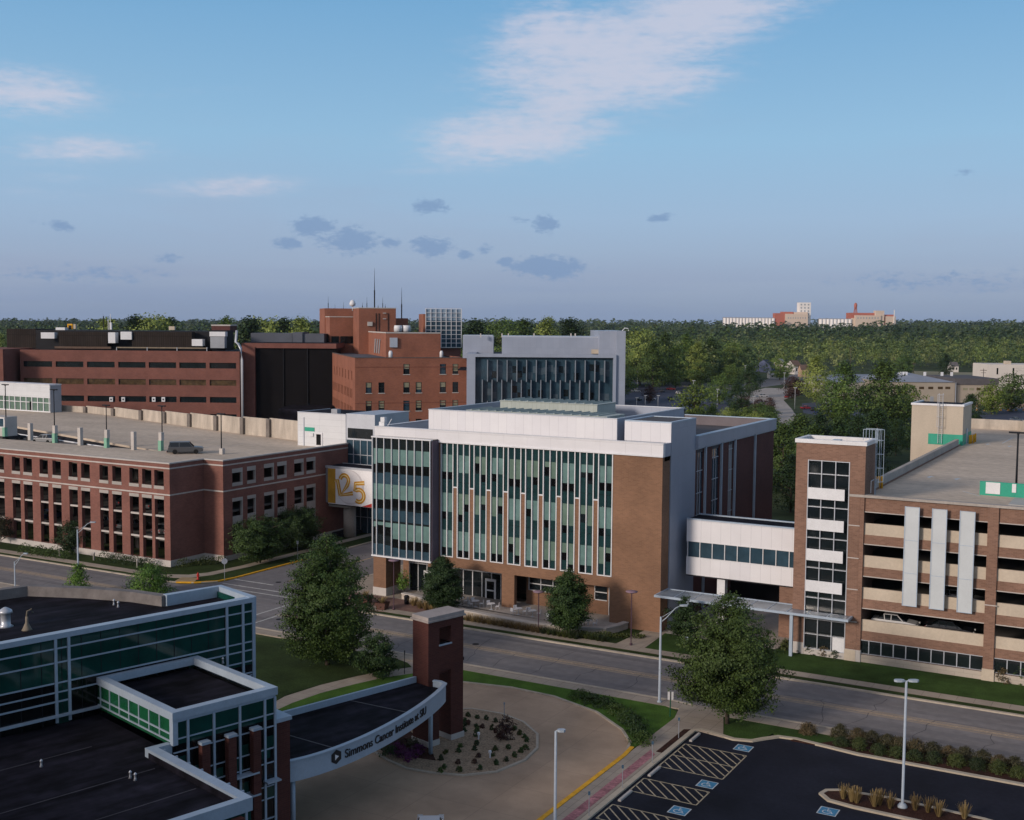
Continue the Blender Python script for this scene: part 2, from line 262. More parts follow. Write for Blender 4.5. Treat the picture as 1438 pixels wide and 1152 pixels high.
# ------------------------------------------------------------------ mesh helpers
class MB:
    def __init__(s): s.v = []; s.f = []; s.mi = []; s.m = 0
    def face(s, pts):
        n = len(s.v); s.v += [tuple(p) for p in pts]; s.f.append(tuple(range(n, n+len(pts)))); s.mi.append(s.m)
    def box(s, x0, x1, y0, y1, z0, z1):
        n = len(s.v); s.v += [(x0,y0,z0),(x1,y0,z0),(x1,y1,z0),(x0,y1,z0),(x0,y0,z1),(x1,y0,z1),(x1,y1,z1),(x0,y1,z1)]
        for q in ((0,3,2,1),(4,5,6,7),(0,1,5,4),(1,2,6,5),(2,3,7,6),(3,0,4,7)): s.f.append(tuple(n+i for i in q)); s.mi.append(s.m)
        return s
    def prism(s, poly, z0, z1):
        a = sum(poly[i][0]*poly[(i+1) % len(poly)][1]-poly[(i+1) % len(poly)][0]*poly[i][1] for i in range(len(poly)))
        if a < 0: poly = poly[::-1]
        n = len(s.v); k = len(poly); s.v += [(p[0], p[1], z0) for p in poly]+[(p[0], p[1], z1) for p in poly]
        s.f.append(tuple(n+i for i in range(k))[::-1]); s.f.append(tuple(n+k+i for i in range(k))); s.mi += [s.m, s.m]
        for i in range(k): s.f.append((n+i, n+(i+1) % k, n+k+(i+1) % k, n+k+i)); s.mi.append(s.m)
        return s
    def tube(s, pts, r, k=8, r2=None, caps=True):
        pts = [Vector(p) for p in pts]; r2 = r if r2 is None else r2; n = len(s.v); m = len(pts)
        for i, p in enumerate(pts):
            t = (pts[min(i+1, m-1)]-pts[max(i-1, 0)]).normalized(); a = t.orthogonal().normalized() if abs(t.z) < .99 else Vector((1, 0, 0)); a = (a-t*a.dot(t)).normalized(); b = t.cross(a)
            rr = r+(r2-r)*i/(m-1)
            for j in range(k):
                q = p+(a*math.cos(2*math.pi*j/k)+b*math.sin(2*math.pi*j/k))*rr; s.v.append(tuple(q))
        for i in range(m-1):
            for j in range(k): s.f.append((n+i*k+j, n+i*k+(j+1) % k, n+(i+1)*k+(j+1) % k, n+(i+1)*k+j)); s.mi.append(s.m)
        if caps: s.f.append(tuple(n+j for j in range(k))[::-1]); s.f.append(tuple(n+(m-1)*k+j for j in range(k))); s.mi += [s.m, s.m]
        return s
    def lathe(s, prof, x=0, y=0, k=12):
        n = len(s.v); m = len(prof)
        for r, z in prof:
            for j in range(k): s.v.append((x+r*math.cos(2*math.pi*j/k), y+r*math.sin(2*math.pi*j/k), z))
        for i in range(m-1):
            for j in range(k): s.f.append((n+i*k+j, n+i*k+(j+1) % k, n+(i+1)*k+(j+1) % k, n+(i+1)*k+j)); s.mi.append(s.m)
        s.f.append(tuple(n+j for j in range(k))[::-1]); s.f.append(tuple(n+(m-1)*k+j for j in range(k))); s.mi += [s.m, s.m]
        return s
    def strip(s, pts, w, z0, z1, closed=False):
        """a band of width w along a ground polyline, mitred"""
        pts = [Vector((p[0], p[1])) for p in pts]; k = len(pts); L_, R_ = [], []
        for i in range(k):
            a = pts[(i-1) % k] if (closed or i > 0) else pts[i]; b = pts[(i+1) % k] if (closed or i < k-1) else pts[i]
            t = (b-a).normalized(); nn = Vector((-t.y, t.x)); L_.append(pts[i]+nn*w/2); R_.append(pts[i]-nn*w/2)
        rng = range(k) if closed else range(k-1)
        n = len(s.v)
        for i in range(k): s.v += [(L_[i].x, L_[i].y, z0), (R_[i].x, R_[i].y, z0), (R_[i].x, R_[i].y, z1), (L_[i].x, L_[i].y, z1)]
        for i in rng:
            a = n+4*i; b = n+4*((i+1) % k)
            s.f += [(a+3, a+2, b+2, b+3), (a+2, a+1, b+1, b+2), (a, a+3, b+3, b)]; s.mi += [s.m]*3
        if not closed: s.f += [(n, n+1, n+2, n+3), (n+4*k-1, n+4*k-2, n+4*k-3, n+4*k-4)]; s.mi += [s.m]*2
        return s
    def wall(s, ax, c, sgn, th, u0, u1, z0, z1, holes=()):
        """wall with real openings. ax 'x': the wall runs along x at y=c, its outer face looks sgn*y; ax 'y' likewise"""
        def pt(u, z, d):
            q = c-sgn*d
            return (u, q, z) if ax == 'x' else (q, u, z)
        def fc(a): s.face(a)
        us = sorted({u0, u1, *[min(max(h[i], u0), u1) for h in holes for i in (0, 1)]}); zs = sorted({z0, z1, *[min(max(h[i], z0), z1) for h in holes for i in (2, 3)]})
        sol = [[not any(h[0] < (us[i]+us[i+1])/2 < h[1] and h[2] < (zs[j]+zs[j+1])/2 < h[3] for h in holes) for j in range(len(zs)-1)] for i in range(len(us)-1)]
        for j in range(len(zs)-1):
            i = 0
            while i < len(us)-1:
                if not sol[i][j]: i += 1; continue
                k = i
                while k+1 < len(us)-1 and sol[k+1][j]: k += 1
                for d in (0, th):
                    fc([pt(us[i], zs[j], d), pt(us[k+1], zs[j], d), pt(us[k+1], zs[j+1], d), pt(us[i], zs[j+1], d)])
                i = k+1
        nu, nz = len(us)-1, len(zs)-1
        for i in range(nu):
            for j in range(nz):
                if not sol[i][j]: continue
                if i == 0 or not sol[i-1][j]: fc([pt(us[i], zs[j], 0), pt(us[i], zs[j], th), pt(us[i], zs[j+1], th), pt(us[i], zs[j+1], 0)])
                if i == nu-1 or not sol[i+1][j]: fc([pt(us[i+1], zs[j], 0), pt(us[i+1], zs[j], th), pt(us[i+1], zs[j+1], th), pt(us[i+1], zs[j+1], 0)])
                if j == 0 or not sol[i][j-1]: fc([pt(us[i], zs[j], 0), pt(us[i+1], zs[j], 0), pt(us[i+1], zs[j], th), pt(us[i], zs[j], th)])
                if j == nz-1 or not sol[i][j+1]: fc([pt(us[i], zs[j+1], 0), pt(us[i+1], zs[j+1], 0), pt(us[i+1], zs[j+1], th), pt(us[i], zs[j+1], th)])
        return s
    def build(s, name, mats, parent=None, world=True, smooth=False):
        me = bpy.data.meshes.new(name); o = (0, 0, 0)
        if parent is not None and world:
            o = Vector((0, 0, 0)); q = parent
            while q is not None: o = o+Vector(q.location); q = q.parent
        me.from_pydata([(v[0]-o[0], v[1]-o[1], v[2]-o[2]) for v in s.v], [], s.f)
        for mt in (mats if isinstance(mats, (list, tuple)) else [mats]): me.materials.append(mt)
        me.polygons.foreach_set('material_index', s.mi)
        if smooth: me.polygons.foreach_set('use_smooth', [True]*len(me.polygons))
        me.update()
        ob = bpy.data.objects.new(name, me); C.objects.link(ob)
        if parent is not None: ob.parent = parent
        return ob
def B(name, mt, parent, *bx, world=True):
    mb = MB()
    for b in bx: mb.box(*b)
    return mb.build(name, mt, parent, world)
class Bits:
    """equal pieces of one thing, each its own part"""
    def __init__(s, name): s.n = name; s.b = []
    def box(s, *a): s.b.append(a)
    def done(s, mt, parent, world=True):
        for a in s.b: B(s.n, mt, parent, a, world=world)
def tag(o, label=None, cat=None, group=None, kind=None):
    if label: o['label'] = label
    if cat: o['category'] = cat
    if group: o['group'] = group
    if kind: o['kind'] = kind
    return o
def thing(name, label, cat, loc=(0, 0, 0), rz=0., group=None):
    o = bpy.data.objects.new(name, None); C.objects.link(o); o.location = loc; o.rotation_euler = (0, 0, rz); o.empty_display_size = .5
    return tag(o, label, cat, group)
def struct(name, mb, mt, kind='structure', label=None, cat=None):
    o = mb.build(name, mt); o['kind'] = kind; tag(o, label or name.replace('_', ' '), cat or name.split('_')[-1]); return o
def copy_tree(o, parent=None):
    c = o.copy(); C.objects.link(c); c.parent = parent
    for ch in list(o.children): copy_tree(ch, c)
    return c
def arrmesh(name, co, nface, mats, mi=None):
    """mesh of separate quads from an (n*4,3) array"""
    me = bpy.data.meshes.new(name); nv = len(co)
    me.vertices.add(nv); me.vertices.foreach_set('co', co.astype(np.float32).ravel())
    me.loops.add(nv); me.loops.foreach_set('vertex_index', np.arange(nv, dtype=np.int32))
    me.polygons.add(nface); me.polygons.foreach_set('loop_start', np.arange(0, nv, 4, dtype=np.int32)); me.polygons.foreach_set('loop_total', np.full(nface, 4, np.int32))
    for mt in mats: me.materials.append(mt)
    if mi is not None: me.polygons.foreach_set('material_index', mi)
    me.update(calc_edges=True); return me
def leafquads(c, size, rng, up=.25, out=None, k=1.):
    n = len(c); d = rng.normal(size=(n, 3)); d[:, 2] = d[:, 2]*.8+up
    if out is not None: d = d*.55+out/(np.linalg.norm(out, axis=1, keepdims=True)+1e-6)*k
    d /= np.linalg.norm(d, axis=1, keepdims=True)
    a = np.cross(d, rng.normal(size=(n, 3))); a /= np.linalg.norm(a, axis=1, keepdims=True)+1e-9; b = np.cross(d, a)
    s = (size*(.6+.8*rng.random(n)))[:, None]*.5
    a = a*s; b = b*s*.8
    return np.stack([c-a-b*.4, c+b, c+a-b*.4, c-b], 1).reshape(-1, 3)
def crown_pts(shape, h, r, z0, ncl, per, crad, rng, lump=.25):
    """clump centres through a crown's volume, then leaves round each"""
    prof = {'round': lambda t: math.sqrt(max(0, 1-(2*t-1)**2))**.8, 'cone': lambda t: min(1., (1-t)**.72*1.15)*min(1, t*7+.35), 'egg': lambda t: (math.sin(math.pi*min(1, (t+.06))**.72)**.75 if t < .97 else .1),
            'pear': lambda t: max(.08, min(1., 2.6*t+.25)*(1-t**2.3)), 'flat': lambda t: (1-t*t)**.5}[shape]
    ph = rng.random(6)*6.28
    cs = []
    for _ in range(ncl):
        t = rng.random(); a = rng.random()*2*math.pi
        w = 1+lump*(.5*math.sin(3*a+ph[0]+4*t)+.5*math.sin(5*a+ph[1]-7*t)+.4*math.sin(2*a+ph[2]+11*t))
        rr = prof(t)*r*w*(rng.random()**.38)*(.90+.1*rng.random())
        cs.append((rr*math.cos(a), rr*math.sin(a), z0+t*h+rng.normal()*.03*h))
    cs = np.array(cs)
    p = np.repeat(cs, per, 0)+rng.normal(size=(ncl*per, 3))*crad*np.array([1, 1, .62])
    return cs, p
def limb_pts(shape, h, r, z0, nl, per_l, per, crad, rng, reach=.22):
    prof = {'ovate': lambda t: max(.07, (.62+.38*math.sin(min(1, t/.3)*math.pi/2)) if t < .3 else (max(0, 1-((t-.3)/.7)**2.9))**.75), 'cone': lambda t: (1-t)**.75*1.0+.04, 'egg': lambda t: math.sin(math.pi*min(1, (t+.08))**.75)**.7 if t < .95 else .12, 'pear': lambda t: max(.10, min(1., 2.4*t+.42)*(1-t**2.1)), 'round': lambda t: max(.1, math.sqrt(max(0, 1-(2*t-1)**2))**.8)}[shape]
    cs = []; ph = rng.random(4)*6.28
    for k in range(nl):
        t = ((k+.5)/nl)**1.05; a = k*2.39996+rng.normal()*.35
        R_ = prof(t)*r*(1+reach*rng.normal()*.55+.12*math.sin(2*a+ph[0]+3*t)+.08*math.sin(3*a+ph[1]))
        zt = z0+t*h; rise_ = R_*(.18+.5*t); n = max(3, int(per_l*(R_/r)**1.1))
        for j in range(n):
            q = .22+.80*(j+rng.random())/n; sp = rng.normal()*R_*.20*q
            x = R_*q*math.cos(a)-sp*math.sin(a); y = R_*q*math.sin(a)+sp*math.cos(a)
            cs.append((x, y, zt-rise_*(1-q)*.9+rng.normal()*.10*r*.5-.10*R_*q*q*(1-t)))
    cs = np.array(cs); c2 = np.repeat(cs, per, 0); p = c2+rng.normal(size=c2.shape)*crad*np.array([1, 1, .55])
    return cs, p
def tree_parts(shape, height, r, trunk_h, ncl, per, crad, leaf, seed, lump=.25, trunk_r=.2):
    rng = np.random.default_rng(seed)
    if ncl < 0: cs, p = limb_pts(shape, height-trunk_h, r, trunk_h, -ncl, 16, per, crad, rng, lump); rng.shuffle(cs)
    else: cs, p = crown_pts(shape, height-trunk_h, r, trunk_h, ncl, per, crad, rng, lump)
    tr = MB(); top = trunk_h+(height-trunk_h)*.75
    pts = [(rng.normal()*.03*i, rng.normal()*.03*i, top*i/5) for i in range(6)]
    tr.tube(pts, trunk_r, 8, trunk_r*.25)
    for c in cs[:22]:
        zb = max(trunk_h*.7, min(top*.9, c[2]-.35*math.hypot(c[0], c[1])-.5)); tr.tube([(0, 0, zb), (c[0]*.5, c[1]*.5, zb+(c[2]-zb)*.62), tuple(c)], trunk_r*.28, 5, .02, caps=False)
    zc = np.zeros_like(p); zc[:, 2] = trunk_h+(height-trunk_h)*.42; o1 = p-zc; o1 /= np.linalg.norm(o1, axis=1, keepdims=True); return arrmesh('crown', leafquads(p, np.full(len(p), leaf), rng, .25, o1, .9), len(p), []), tr
def plant_tree(name, label, cat, x, y, shape, height, r, trunk_h, ncl, per, crad, leaf, seed, mat, group=None, lump=.25, trunk_r=.2, z=0):
    t = thing(name, label, cat, (x, y, z), random.random()*6, group)
    me, tr = tree_parts(shape, height, r, trunk_h, ncl, per, crad, leaf, seed, lump, trunk_r)
    me.materials.append(mat); o = bpy.data.objects.new('crown', me); C.objects.link(o); o.parent = t
    tr.build('trunk', bark, t, world=False, smooth=True)
    return t
_shr = {}
def shrub(name, label, cat, x, y, r, h, mat, group=None, z=.1, n=900, leaf=.085, kind='flat'):
    key = (mat.name, round(r, 1), round(h, 1), n, kind, random.randrange(3))
    if key not in _shr:
        rng = np.random.default_rng(len(_shr)+50)
        cs, p = crown_pts(kind, h, r*.9, 0, max(6, n//14), 14, r*.11, rng, .12); p[:, 2] = np.abs(p[:, 2])
        _shr[key] = arrmesh(name, leafquads(p, np.full(len(p), leaf), rng, .25, p-np.array([0, 0, h*.2]), .9), len(p), [mat])
    o = bpy.data.objects.new(name, _shr[key]); C.objects.link(o); o.location = (x, y, z); o.rotation_euler = (0, 0, random.random()*6); o.scale = (1, 1, .9+.3*random.random())
    return tag(o, label, cat, group)
def tuft(name, label, cat, x, y, h, mat, group=None, z=.1, n=140, r=.3):
    key = (mat.name, 'tuft', round(h, 1), n, round(r, 1), random.randrange(3))
    if key not in _shr:
        rng = np.random.default_rng(len(_shr)+90); a = rng.random(n)*6.28; rr = rng.random(n)**.5*r; q = []
        for i in range(n):
            b = np.array([rr[i]*math.cos(a[i]), rr[i]*math.sin(a[i]), 0]); t = b*(1.6+rng.random()*.8)+np.array([0, 0, h*(.6+.5*rng.random())]); s = np.array([-math.sin(a[i]), math.cos(a[i]), 0])*.022
            q += [b*.5-s, b*.5+s, t+s*.5, t-s*.5]
        _shr[key] = arrmesh(name, np.array(q), n, [mat])
    o = bpy.data.objects.new(name, _shr[key]); C.objects.link(o); o.location = (x, y, z); o.rotation_euler = (0, 0, random.random()*6)
    return tag(o, label, cat, group)
# ------------------------------------------------------------------ ground, roads, walks
def ground():
    n = 96; rs = [0, 60, 200, 500, 900, 1300, 1800, 2400, 3200, 4200, 6000, 9000, 14000, 24000]
    mb = MB(); mb.v.append((0, 0, 0))
    for r in rs[1:]:
        for j in range(n): a = 2*math.pi*j/n; mb.v.append((r*math.cos(a), r*math.sin(a), rise(r*math.cos(a), r*math.sin(a))-.004))
    for j in range(n): mb.f.append((0, 1+j, 1+(j+1) % n)); mb.mi.append(0)
    for i in range(len(rs)-2):
        for j in range(n): a = 1+i*n; mb.f.append((a+j, a+n+j, a+n+(j+1) % n, a+(j+1) % n)); mb.mi.append(0)
    struct('ground', mb, ground_m, label='flat green land reaching to the horizon')
def rise(x, y):
    """the land climbs a little beyond the town, more to the right"""
    d = math.hypot(x, y); t = min(1, max(0, (d-1200)/3600.)); t = t*t*(3-2*t)
    a = math.atan2(x, y)+YAW       # angle right of the view axis
    return t*(15+13*max(-1, min(1, a/.4)))
ground()
def sheet(name, poly, z, mt, z0=None, label=None, kind='structure'):
    mb = MB(); mb.prism(poly, (z0 if z0 is not None else z-.06), z); return struct(name, mb, mt, kind, label)
# main street and side street
sheet('main_street', [(-420, 98), (320, 98), (320, 109.6), (-420, 109.6)], .012, road_m, label='grey asphalt street crossing the view')
sheet('side_street', [(-107.4, 109.3), (-93.2, 109.3), (-93.2, 330), (-107.4, 330)], .016, road_n, label='asphalt side street running under the skybridge')
for nm, poly in (('corner_paving', [(-107.5, 109.4), (-111.5, 109.4), (-109.5, 110.6), (-108, 112.3), (-107.3, 114.5)]), ('corner_paving', [(-93.3, 109.4), (-86, 109.4), (-89.8, 110.6), (-92, 113), (-93.3, 118)])):
    sheet(nm, poly, .008, road_m, label='asphalt at the rounded street corner by the '+('red brick garage' if poly[0][0] < -100 else 'glass bay'))
# street markings
mk = MB()
for y in (103.86, 104.14): mk.box(-400, -108, y-.06, y+.06, .013, .017); mk.box(-90, 320, y-.06, y+.06, .013, .017)
struct('centre_line', mk, yline, label='worn double yellow centre line of the main street')
mk = MB()
for y in (103.45, 104.55): mk.box(-400, -108, y-.16, y+.16, .0125, .0145); mk.box(-90, 320, y-.16, y+.16, .0125, .0145)
struct('centre_line_ghost', mk, noisy('faded_tan_line', (.30, .245, .19), .2, .6), label='faded older tan line beside the yellow centre line')
mk = MB()
for y in (111.0, 112.8): mk.box(-106.9, -93.6, y-.14, y+.14, .017, .021)
mk.box(-107.2, -100.6, 115.2, 115.55, .017, .021)
for x in (-92.0, -89.6): mk.box(x-.14, x+.14, 98.4, 109.2, .017, .021)
struct('crosswalk_lines', mk, wline, label='worn white crosswalk and stop lines at the junction')
mk = MB(); mk.box(-100.5, -100.3, 118, 230, .017, .021); struct('side_centre_line', mk, yline, label='thin yellow line of the side street')
wk = MB()
for y in (99.6, 101.6, 106.3, 108.3): wk.box(-400, 320, y-.4, y+.4, .0125, .0135)
struct('wheel_track', wk, noisy('tyre_polished_asphalt', (.165, .157, .158), .2, .2, .85, .25, fine=1.1, fineamt=.1, streak=(.1, 1, 1)), label='darker wheel tracks worn along the main street')
cs_ = MB(); rc = random.Random(4)
for k in range(34):
    x = -140+k*4.3+rc.random()*3; y = 98.3+rc.random()*1.5; pts = [(x, y)]
    for j in range(rc.randrange(4, 9)): x += rc.uniform(-.6, .6); y += rc.uniform(.5, 1.6); pts.append((x, min(y, 109.2)))
    pts = [p for i, p in enumerate(pts) if i == 0 or p[1] > pts[i-1][1]+.05]
    if len(pts) > 2: cs_.strip(pts, .06, .0145, .0155)
for k in range(12):
    x = -130+k*11+rc.random()*4; y = rc.choice((101, 104.9, 106.9)); pts = [(x+j*1.4, y+rc.uniform(-.12, .12)) for j in range(6)]; cs_.strip(pts, .05, .0165, .0172)
struct('crack_sealant', cs_, noisy('tar_sealant', (.07, .066, .07), .3, 1.), label='dark sealed cracks in the main street')
# road stains: manholes and cracks
for i, (px, py) in enumerate(((391, 818), (392, 870), (668, 905))):
    x, y = P(px, py); mb = MB(); mb.lathe([(.38, 0), (.38, .006)], x, y, 14); o = mb.build('manhole_cover', darkm); o.location.z = .018
    tag(o, ['dark round manhole cover on the side street before the stop line', 'dark round manhole cover in the junction left of the crosswalk', 'dark round manhole cover in the main street by the brick arch tower'][i], 'manhole cover')
# north side (far side) of the main street, right of the junction
def kerb(name, pts, label, mt=None, w=.2, z=.15, closed=False):
    mb = MB(); mb.strip(pts, w, 0, z, closed); return struct(name, mb, mt or curb_m, label=label)
east = [(-93.3, 330), (-93.3, 120), (-93.0, 116), (-92, 113), (-90, 110.9), (-86, 109.75), (-60, 109.75), (320, 109.75)]
kerb('kerb', east, 'concrete kerb along the far side of the main street', w=.35)
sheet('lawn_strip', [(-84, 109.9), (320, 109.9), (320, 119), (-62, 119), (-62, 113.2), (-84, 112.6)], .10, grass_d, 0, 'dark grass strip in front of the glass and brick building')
sheet('far_sidewalk', [(-86, 111.0), (320, 111.0), (320, 112.5), (-86, 112.5)], .135, side_m, 0, 'pale sidewalk along the far side of the main street')
sheet('plaza', [(-93.1, 109.95), (-86, 109.95), (-82, 110.4), (-74, 112.7), (-74, 116.2), (-79, 116.2), (-82, 117.2), (-93.1, 117.2)], .128, paver, 0, 'red brown paved plaza at the street corner')
sheet('plaza_walk', [(-93.1, 117.2), (-82, 117.2), (-79, 116.2), (-62, 116.2), (-62, 125), (-93.1, 125)], .131, side_m, 0, 'pale concrete walk under the glass bay')
sheet('side_walk', [(-93.1, 125), (-87.5, 125), (-87.5, 200), (-93.1, 200)], .134, side_m, 0, 'pale sidewalk of the side street')
sheet('entry_walk', [P(860, 908), P(905, 912), P(952, 878), P(925, 878)], .14, side_m, 0, 'pale concrete walk leading to the entrance canopy')
sheet('court', [(-48.4, 119.2), (-35.6, 119.2), (-35.6, 140), (-48.4, 140)], .137, conc, 0, 'concrete court under the footbridge')
sheet('garage_lawn', [(-48, 112.5), (320, 112.5), (320, 119.4), (-48, 119.4)], .118, grass, 0, 'green lawn in front of the brown brick parking garage')
# west side of the side street
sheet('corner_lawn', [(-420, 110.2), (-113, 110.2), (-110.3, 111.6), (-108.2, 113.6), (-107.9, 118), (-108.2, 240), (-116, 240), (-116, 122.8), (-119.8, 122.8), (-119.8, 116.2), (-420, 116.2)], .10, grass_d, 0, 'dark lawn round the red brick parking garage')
kerb('kerb', [(-420, 109.75), (-113, 109.75), (-110.2, 110.9), (-108.1, 113), (-107.6, 116), (-107.6, 240)], 'concrete kerb round the corner by the red brick garage', w=.3)
kerb('yellow_kerb', [(-112.2, 109.9), (-110.1, 111.0), (-108.1, 113.1), (-107.6, 116), (-107.6, 131)], 'yellow painted kerb at the corner of the side street', yellow, w=.34, z=.156)
sheet('far_sidewalk', [(-420, 111.0), (-116, 110.9), (-112.6, 112.3), (-111.2, 115.5), (-110.7, 122), (-110.5, 240), (-112, 240), (-112.1, 122), (-112.8, 116.2), (-114, 113.9), (-117, 112.4), (-420, 112.4)], .137, side_m, 0, 'pale sidewalk round the red brick garage')
sheet('corner_pad', [(-112.8, 110.3), (-110.4, 111.3), (-111.4, 113.2), (-113.6, 112.2)], .141, noisy('tan_ramp', (.36, .26, .14), .2, 1.), 0, 'tan tactile ramp at the corner')
# near side of the main street
kerb('near_kerb', [(-420, 97.9), (-38.2, 97.9), (-36.6, 97.6)], 'concrete kerb along the near side of the main street', w=.3)
kerb('near_kerb', [(-33.5, 97.9), (320, 97.9)], 'concrete kerb between the main street and the hedge', w=.3)
sheet('near_sidewalk', [(-420, 96.1), (320, 96.1), (320, 97.8), (-420, 97.8)], .12, side_m, 0, 'pale sidewalk along the near side of the main street')
sheet('hedge_bed', [(-31, 92.3), (-28.6, 92.4), (-28.2, 94.2), (-24, 93.6), (-24, 96.1), (-31, 96.1)], .085, grass_d, 0, 'grass below the maple tree by the parking lot')
sheet('hedge_bed_mulch', [(-26.5, 93.4), (320, 92.6), (320, 96.1), (-25, 96.1)], .1, mulch, 0, 'dark mulch bed of the long hedge')
sheet('tree_grass', [(-34.2, 92.2), (-31, 91.3), (-28.6, 92.6), (-28.2, 94.2), (-24.5, 93.6), (-22.5, 96.1), (-34.2, 96.1)], .104, grass, 0, 'green grass round the maple trunk')
lw_a = [P(578, 938), P(540, 943), P(500, 951), P(450, 963), P(400, 979), P(380, 990)]; lw_b = [P(582, 947), P(540, 953), P(500, 962), P(450, 975), P(410, 989), P(380, 1003)]
left_walk_in = [P(388, 992), P(430, 975), P(500, 958), P(560, 947), P(582, 940), P(572, 930), P(545, 924), P(520, 917)]
lawn_a = [P(340, 896), P(400, 898), P(440, 902), P(520, 917), P(555, 926), P(572, 932)]+lw_a+[(-90, 72), (-100, 84)]
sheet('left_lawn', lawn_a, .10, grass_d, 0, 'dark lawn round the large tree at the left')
sheet('left_walk', [P(520, 912), P(600, 930), P(600, 946)]+lw_b+[(-82, 66), (-95, 70)], .07, side_m, 0, 'pale curving walk between the lawns')
outer = [(-68, 56), (-66, 66), (-64.6, 76), (-63.9, 83), (-63.2, 88), (-61.2, 91.2), (-57.7, 92.9), (-53, 93.8), (-48.4, 93.5), (-43.2, 91.6), (-39.4, 88.6), (-37.6, 86.2), (-36.85, 83.5)]
lawn_b = outer+[(-36.8, 84.6), (-36.8, 86.5), (-36.7, 93.9), (-37.2, 95.3), (-38.6, 96.1), (-63.2, 96.1)]+lw_b+[(-80, 56)]
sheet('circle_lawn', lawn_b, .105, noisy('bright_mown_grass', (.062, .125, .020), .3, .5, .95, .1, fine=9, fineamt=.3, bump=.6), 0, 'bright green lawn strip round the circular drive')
kerb('drive_kerb', outer, 'low concrete kerb of the circular drive', w=.22, z=.135)
sheet('circular_drive', outer+[(-36.8, 40), (-80, 40)], .014, drive_m, label='tan concrete circular drive')
kerb('yellow_kerb', [(-37.0, 85.2), (-36.8, 83.2), (-36.75, 40)], 'bright yellow kerb along the drop off edge of the drive', yellow, w=.36, z=.17)
sheet('lot_walk', [(-36.7, 40), (-34.35, 40), (-34.35, 91.8), (-31.5, 91.2), (-33.2, 96.1), (-37.3, 96.1), (-36.7, 93.5)], .125, side_m, 0, 'pale sidewalk between the drive and the accessible bays')
sheet('pink_paving', [(-35.5, 40), (-34.75, 40), (-34.75, 84.6), (-35.5, 85.4)], .129, pink, 0, 'worn pink tactile strip in the sidewalk')
sheet('mulch_strip', [(-34.95, 85.2), (-34.45, 85.2), (-34.45, 91.5), (-34.95, 91.2)], .14, mulch, 0, 'dark mulch strip between sidewalk and parking bays')
# rock garden
isl = [(-52.3, 73.0), (-50, 72.3), (-48.0, 72.5), (-45.6, 73.3), (-43.8, 75.2), (-43.1, 78.4), (-43.5, 81.2), (-45.0, 84.0), (-47.4, 86.0), (-50, 86.9), (-53, 86.7), (-56, 84.6), (-57.6, 81), (-57.2, 77.2), (-55.2, 74.4)]
sheet('rock_garden', isl, .10, gravel, 0, 'tan gravel island inside the circular drive')
kerb('island_kerb', isl, 'low concrete kerb of the gravel island', w=.22, z=.14, closed=True)
sheet('flower_bed', [(-54.9, 75.0), (-53.2, 74.0), P(612, 1070), P(607, 1058), (-56.2, 80.5), (-56.6, 77.5)], .12, mulch, 0, 'dark mulch bed under the canopy')
# parking lot
sheet('parking_lot', [(-34.2, 40), (320, 40), (320, 92.4), (-21, 92.9), (-28.6, 93.9), (-28.8, 92.2), (-30.6, 91.1), (-34.2, 91.9)], .018, lot_m, label='fresh black asphalt parking lot')
kerb('lot_kerb', [(-34.2, 40), (-34.2, 91.4), (-33.7, 92.0), (-32.4, 91.7), (-30.6, 91.2), (-29.2, 91.6), (-28.5, 92.6), (-27.6, 93.7), (-26.2, 93.9), (-21, 93.0), (320, 92.6)], 'pale concrete kerb round the parking lot', noisy('clean_kerb', (.46, .40, .31), .1, .8), w=.42, z=.15)
def bay(y0, y1, x0=-33.7, x1=-28.55, cross=False):
    mb = MB(); z = (.019, .023)
    mb.box(x0, x1, y0-.05, y0+.05, *z); mb.box(x0, x1, y1-.05, y1+.05, *z); mb.box(x1-.05, x1+.05, y0, y1, *z); mb.box(x0-.05, x0+.05, y0, y1, *z)
    x = x0+.25-(y1-y0)
    while x < x1:
        a, b = x, x+(y1-y0); ya, yb = y1, y0
        if a < x0: ya = y1-(x0-a); a = x0
        if b > x1: yb = y0+(b-x1); b = x1
        if ya > yb: mb.strip([(a, ya), (b, yb)], .1, *z)
        x += .92
    if cross: mb.strip([(x0, (y0+y1)/2), (x1, (y0+y1)/2)], .1, z[0], z[1]+.001)
    return mb
for i, (a, b) in enumerate(((82.7, 88.3), (77.2, 79.9), (71.6, 74.3), (66, 68.7))):
    struct('hatched_aisle', bay(a, b, cross=(i == 0)), lotline, label='cream hatched access aisle, %s from the maple tree' % ('first', 'second', 'third', 'fourth')[i])
def access_symbol(x, y, s=1.35):
    mb = MB(); h = s/2; mb.m = 0; mb.box(x-h, x+h, y-h, y+h, .020, .0225); mb.m = 1; mb.box(x-h*.88, x+h*.88, y-h*.88, y+h*.88, .0215, .0255)
    mb.m = 0; z = (.0245, .0285); k = s/1.35
    def st(pts): mb.strip([(x+p[0]*k, y+p[1]*k) for p in pts], .085*k, *z)
    st([(.28*math.cos(a)-.08, .28*math.sin(a)-.12) for a in np.linspace(1.9, 6.1, 12)]); st([(-.08, .32), (-.06, 0), (.2, 0), (.32, -.3), (.42, -.27)]); st([(-.07, .18), (.15, .18)])
    mb.lathe([(.075*k, z[0]), (.075*k, z[1])], x-.08*k, y+.43*k, 10)
    return mb
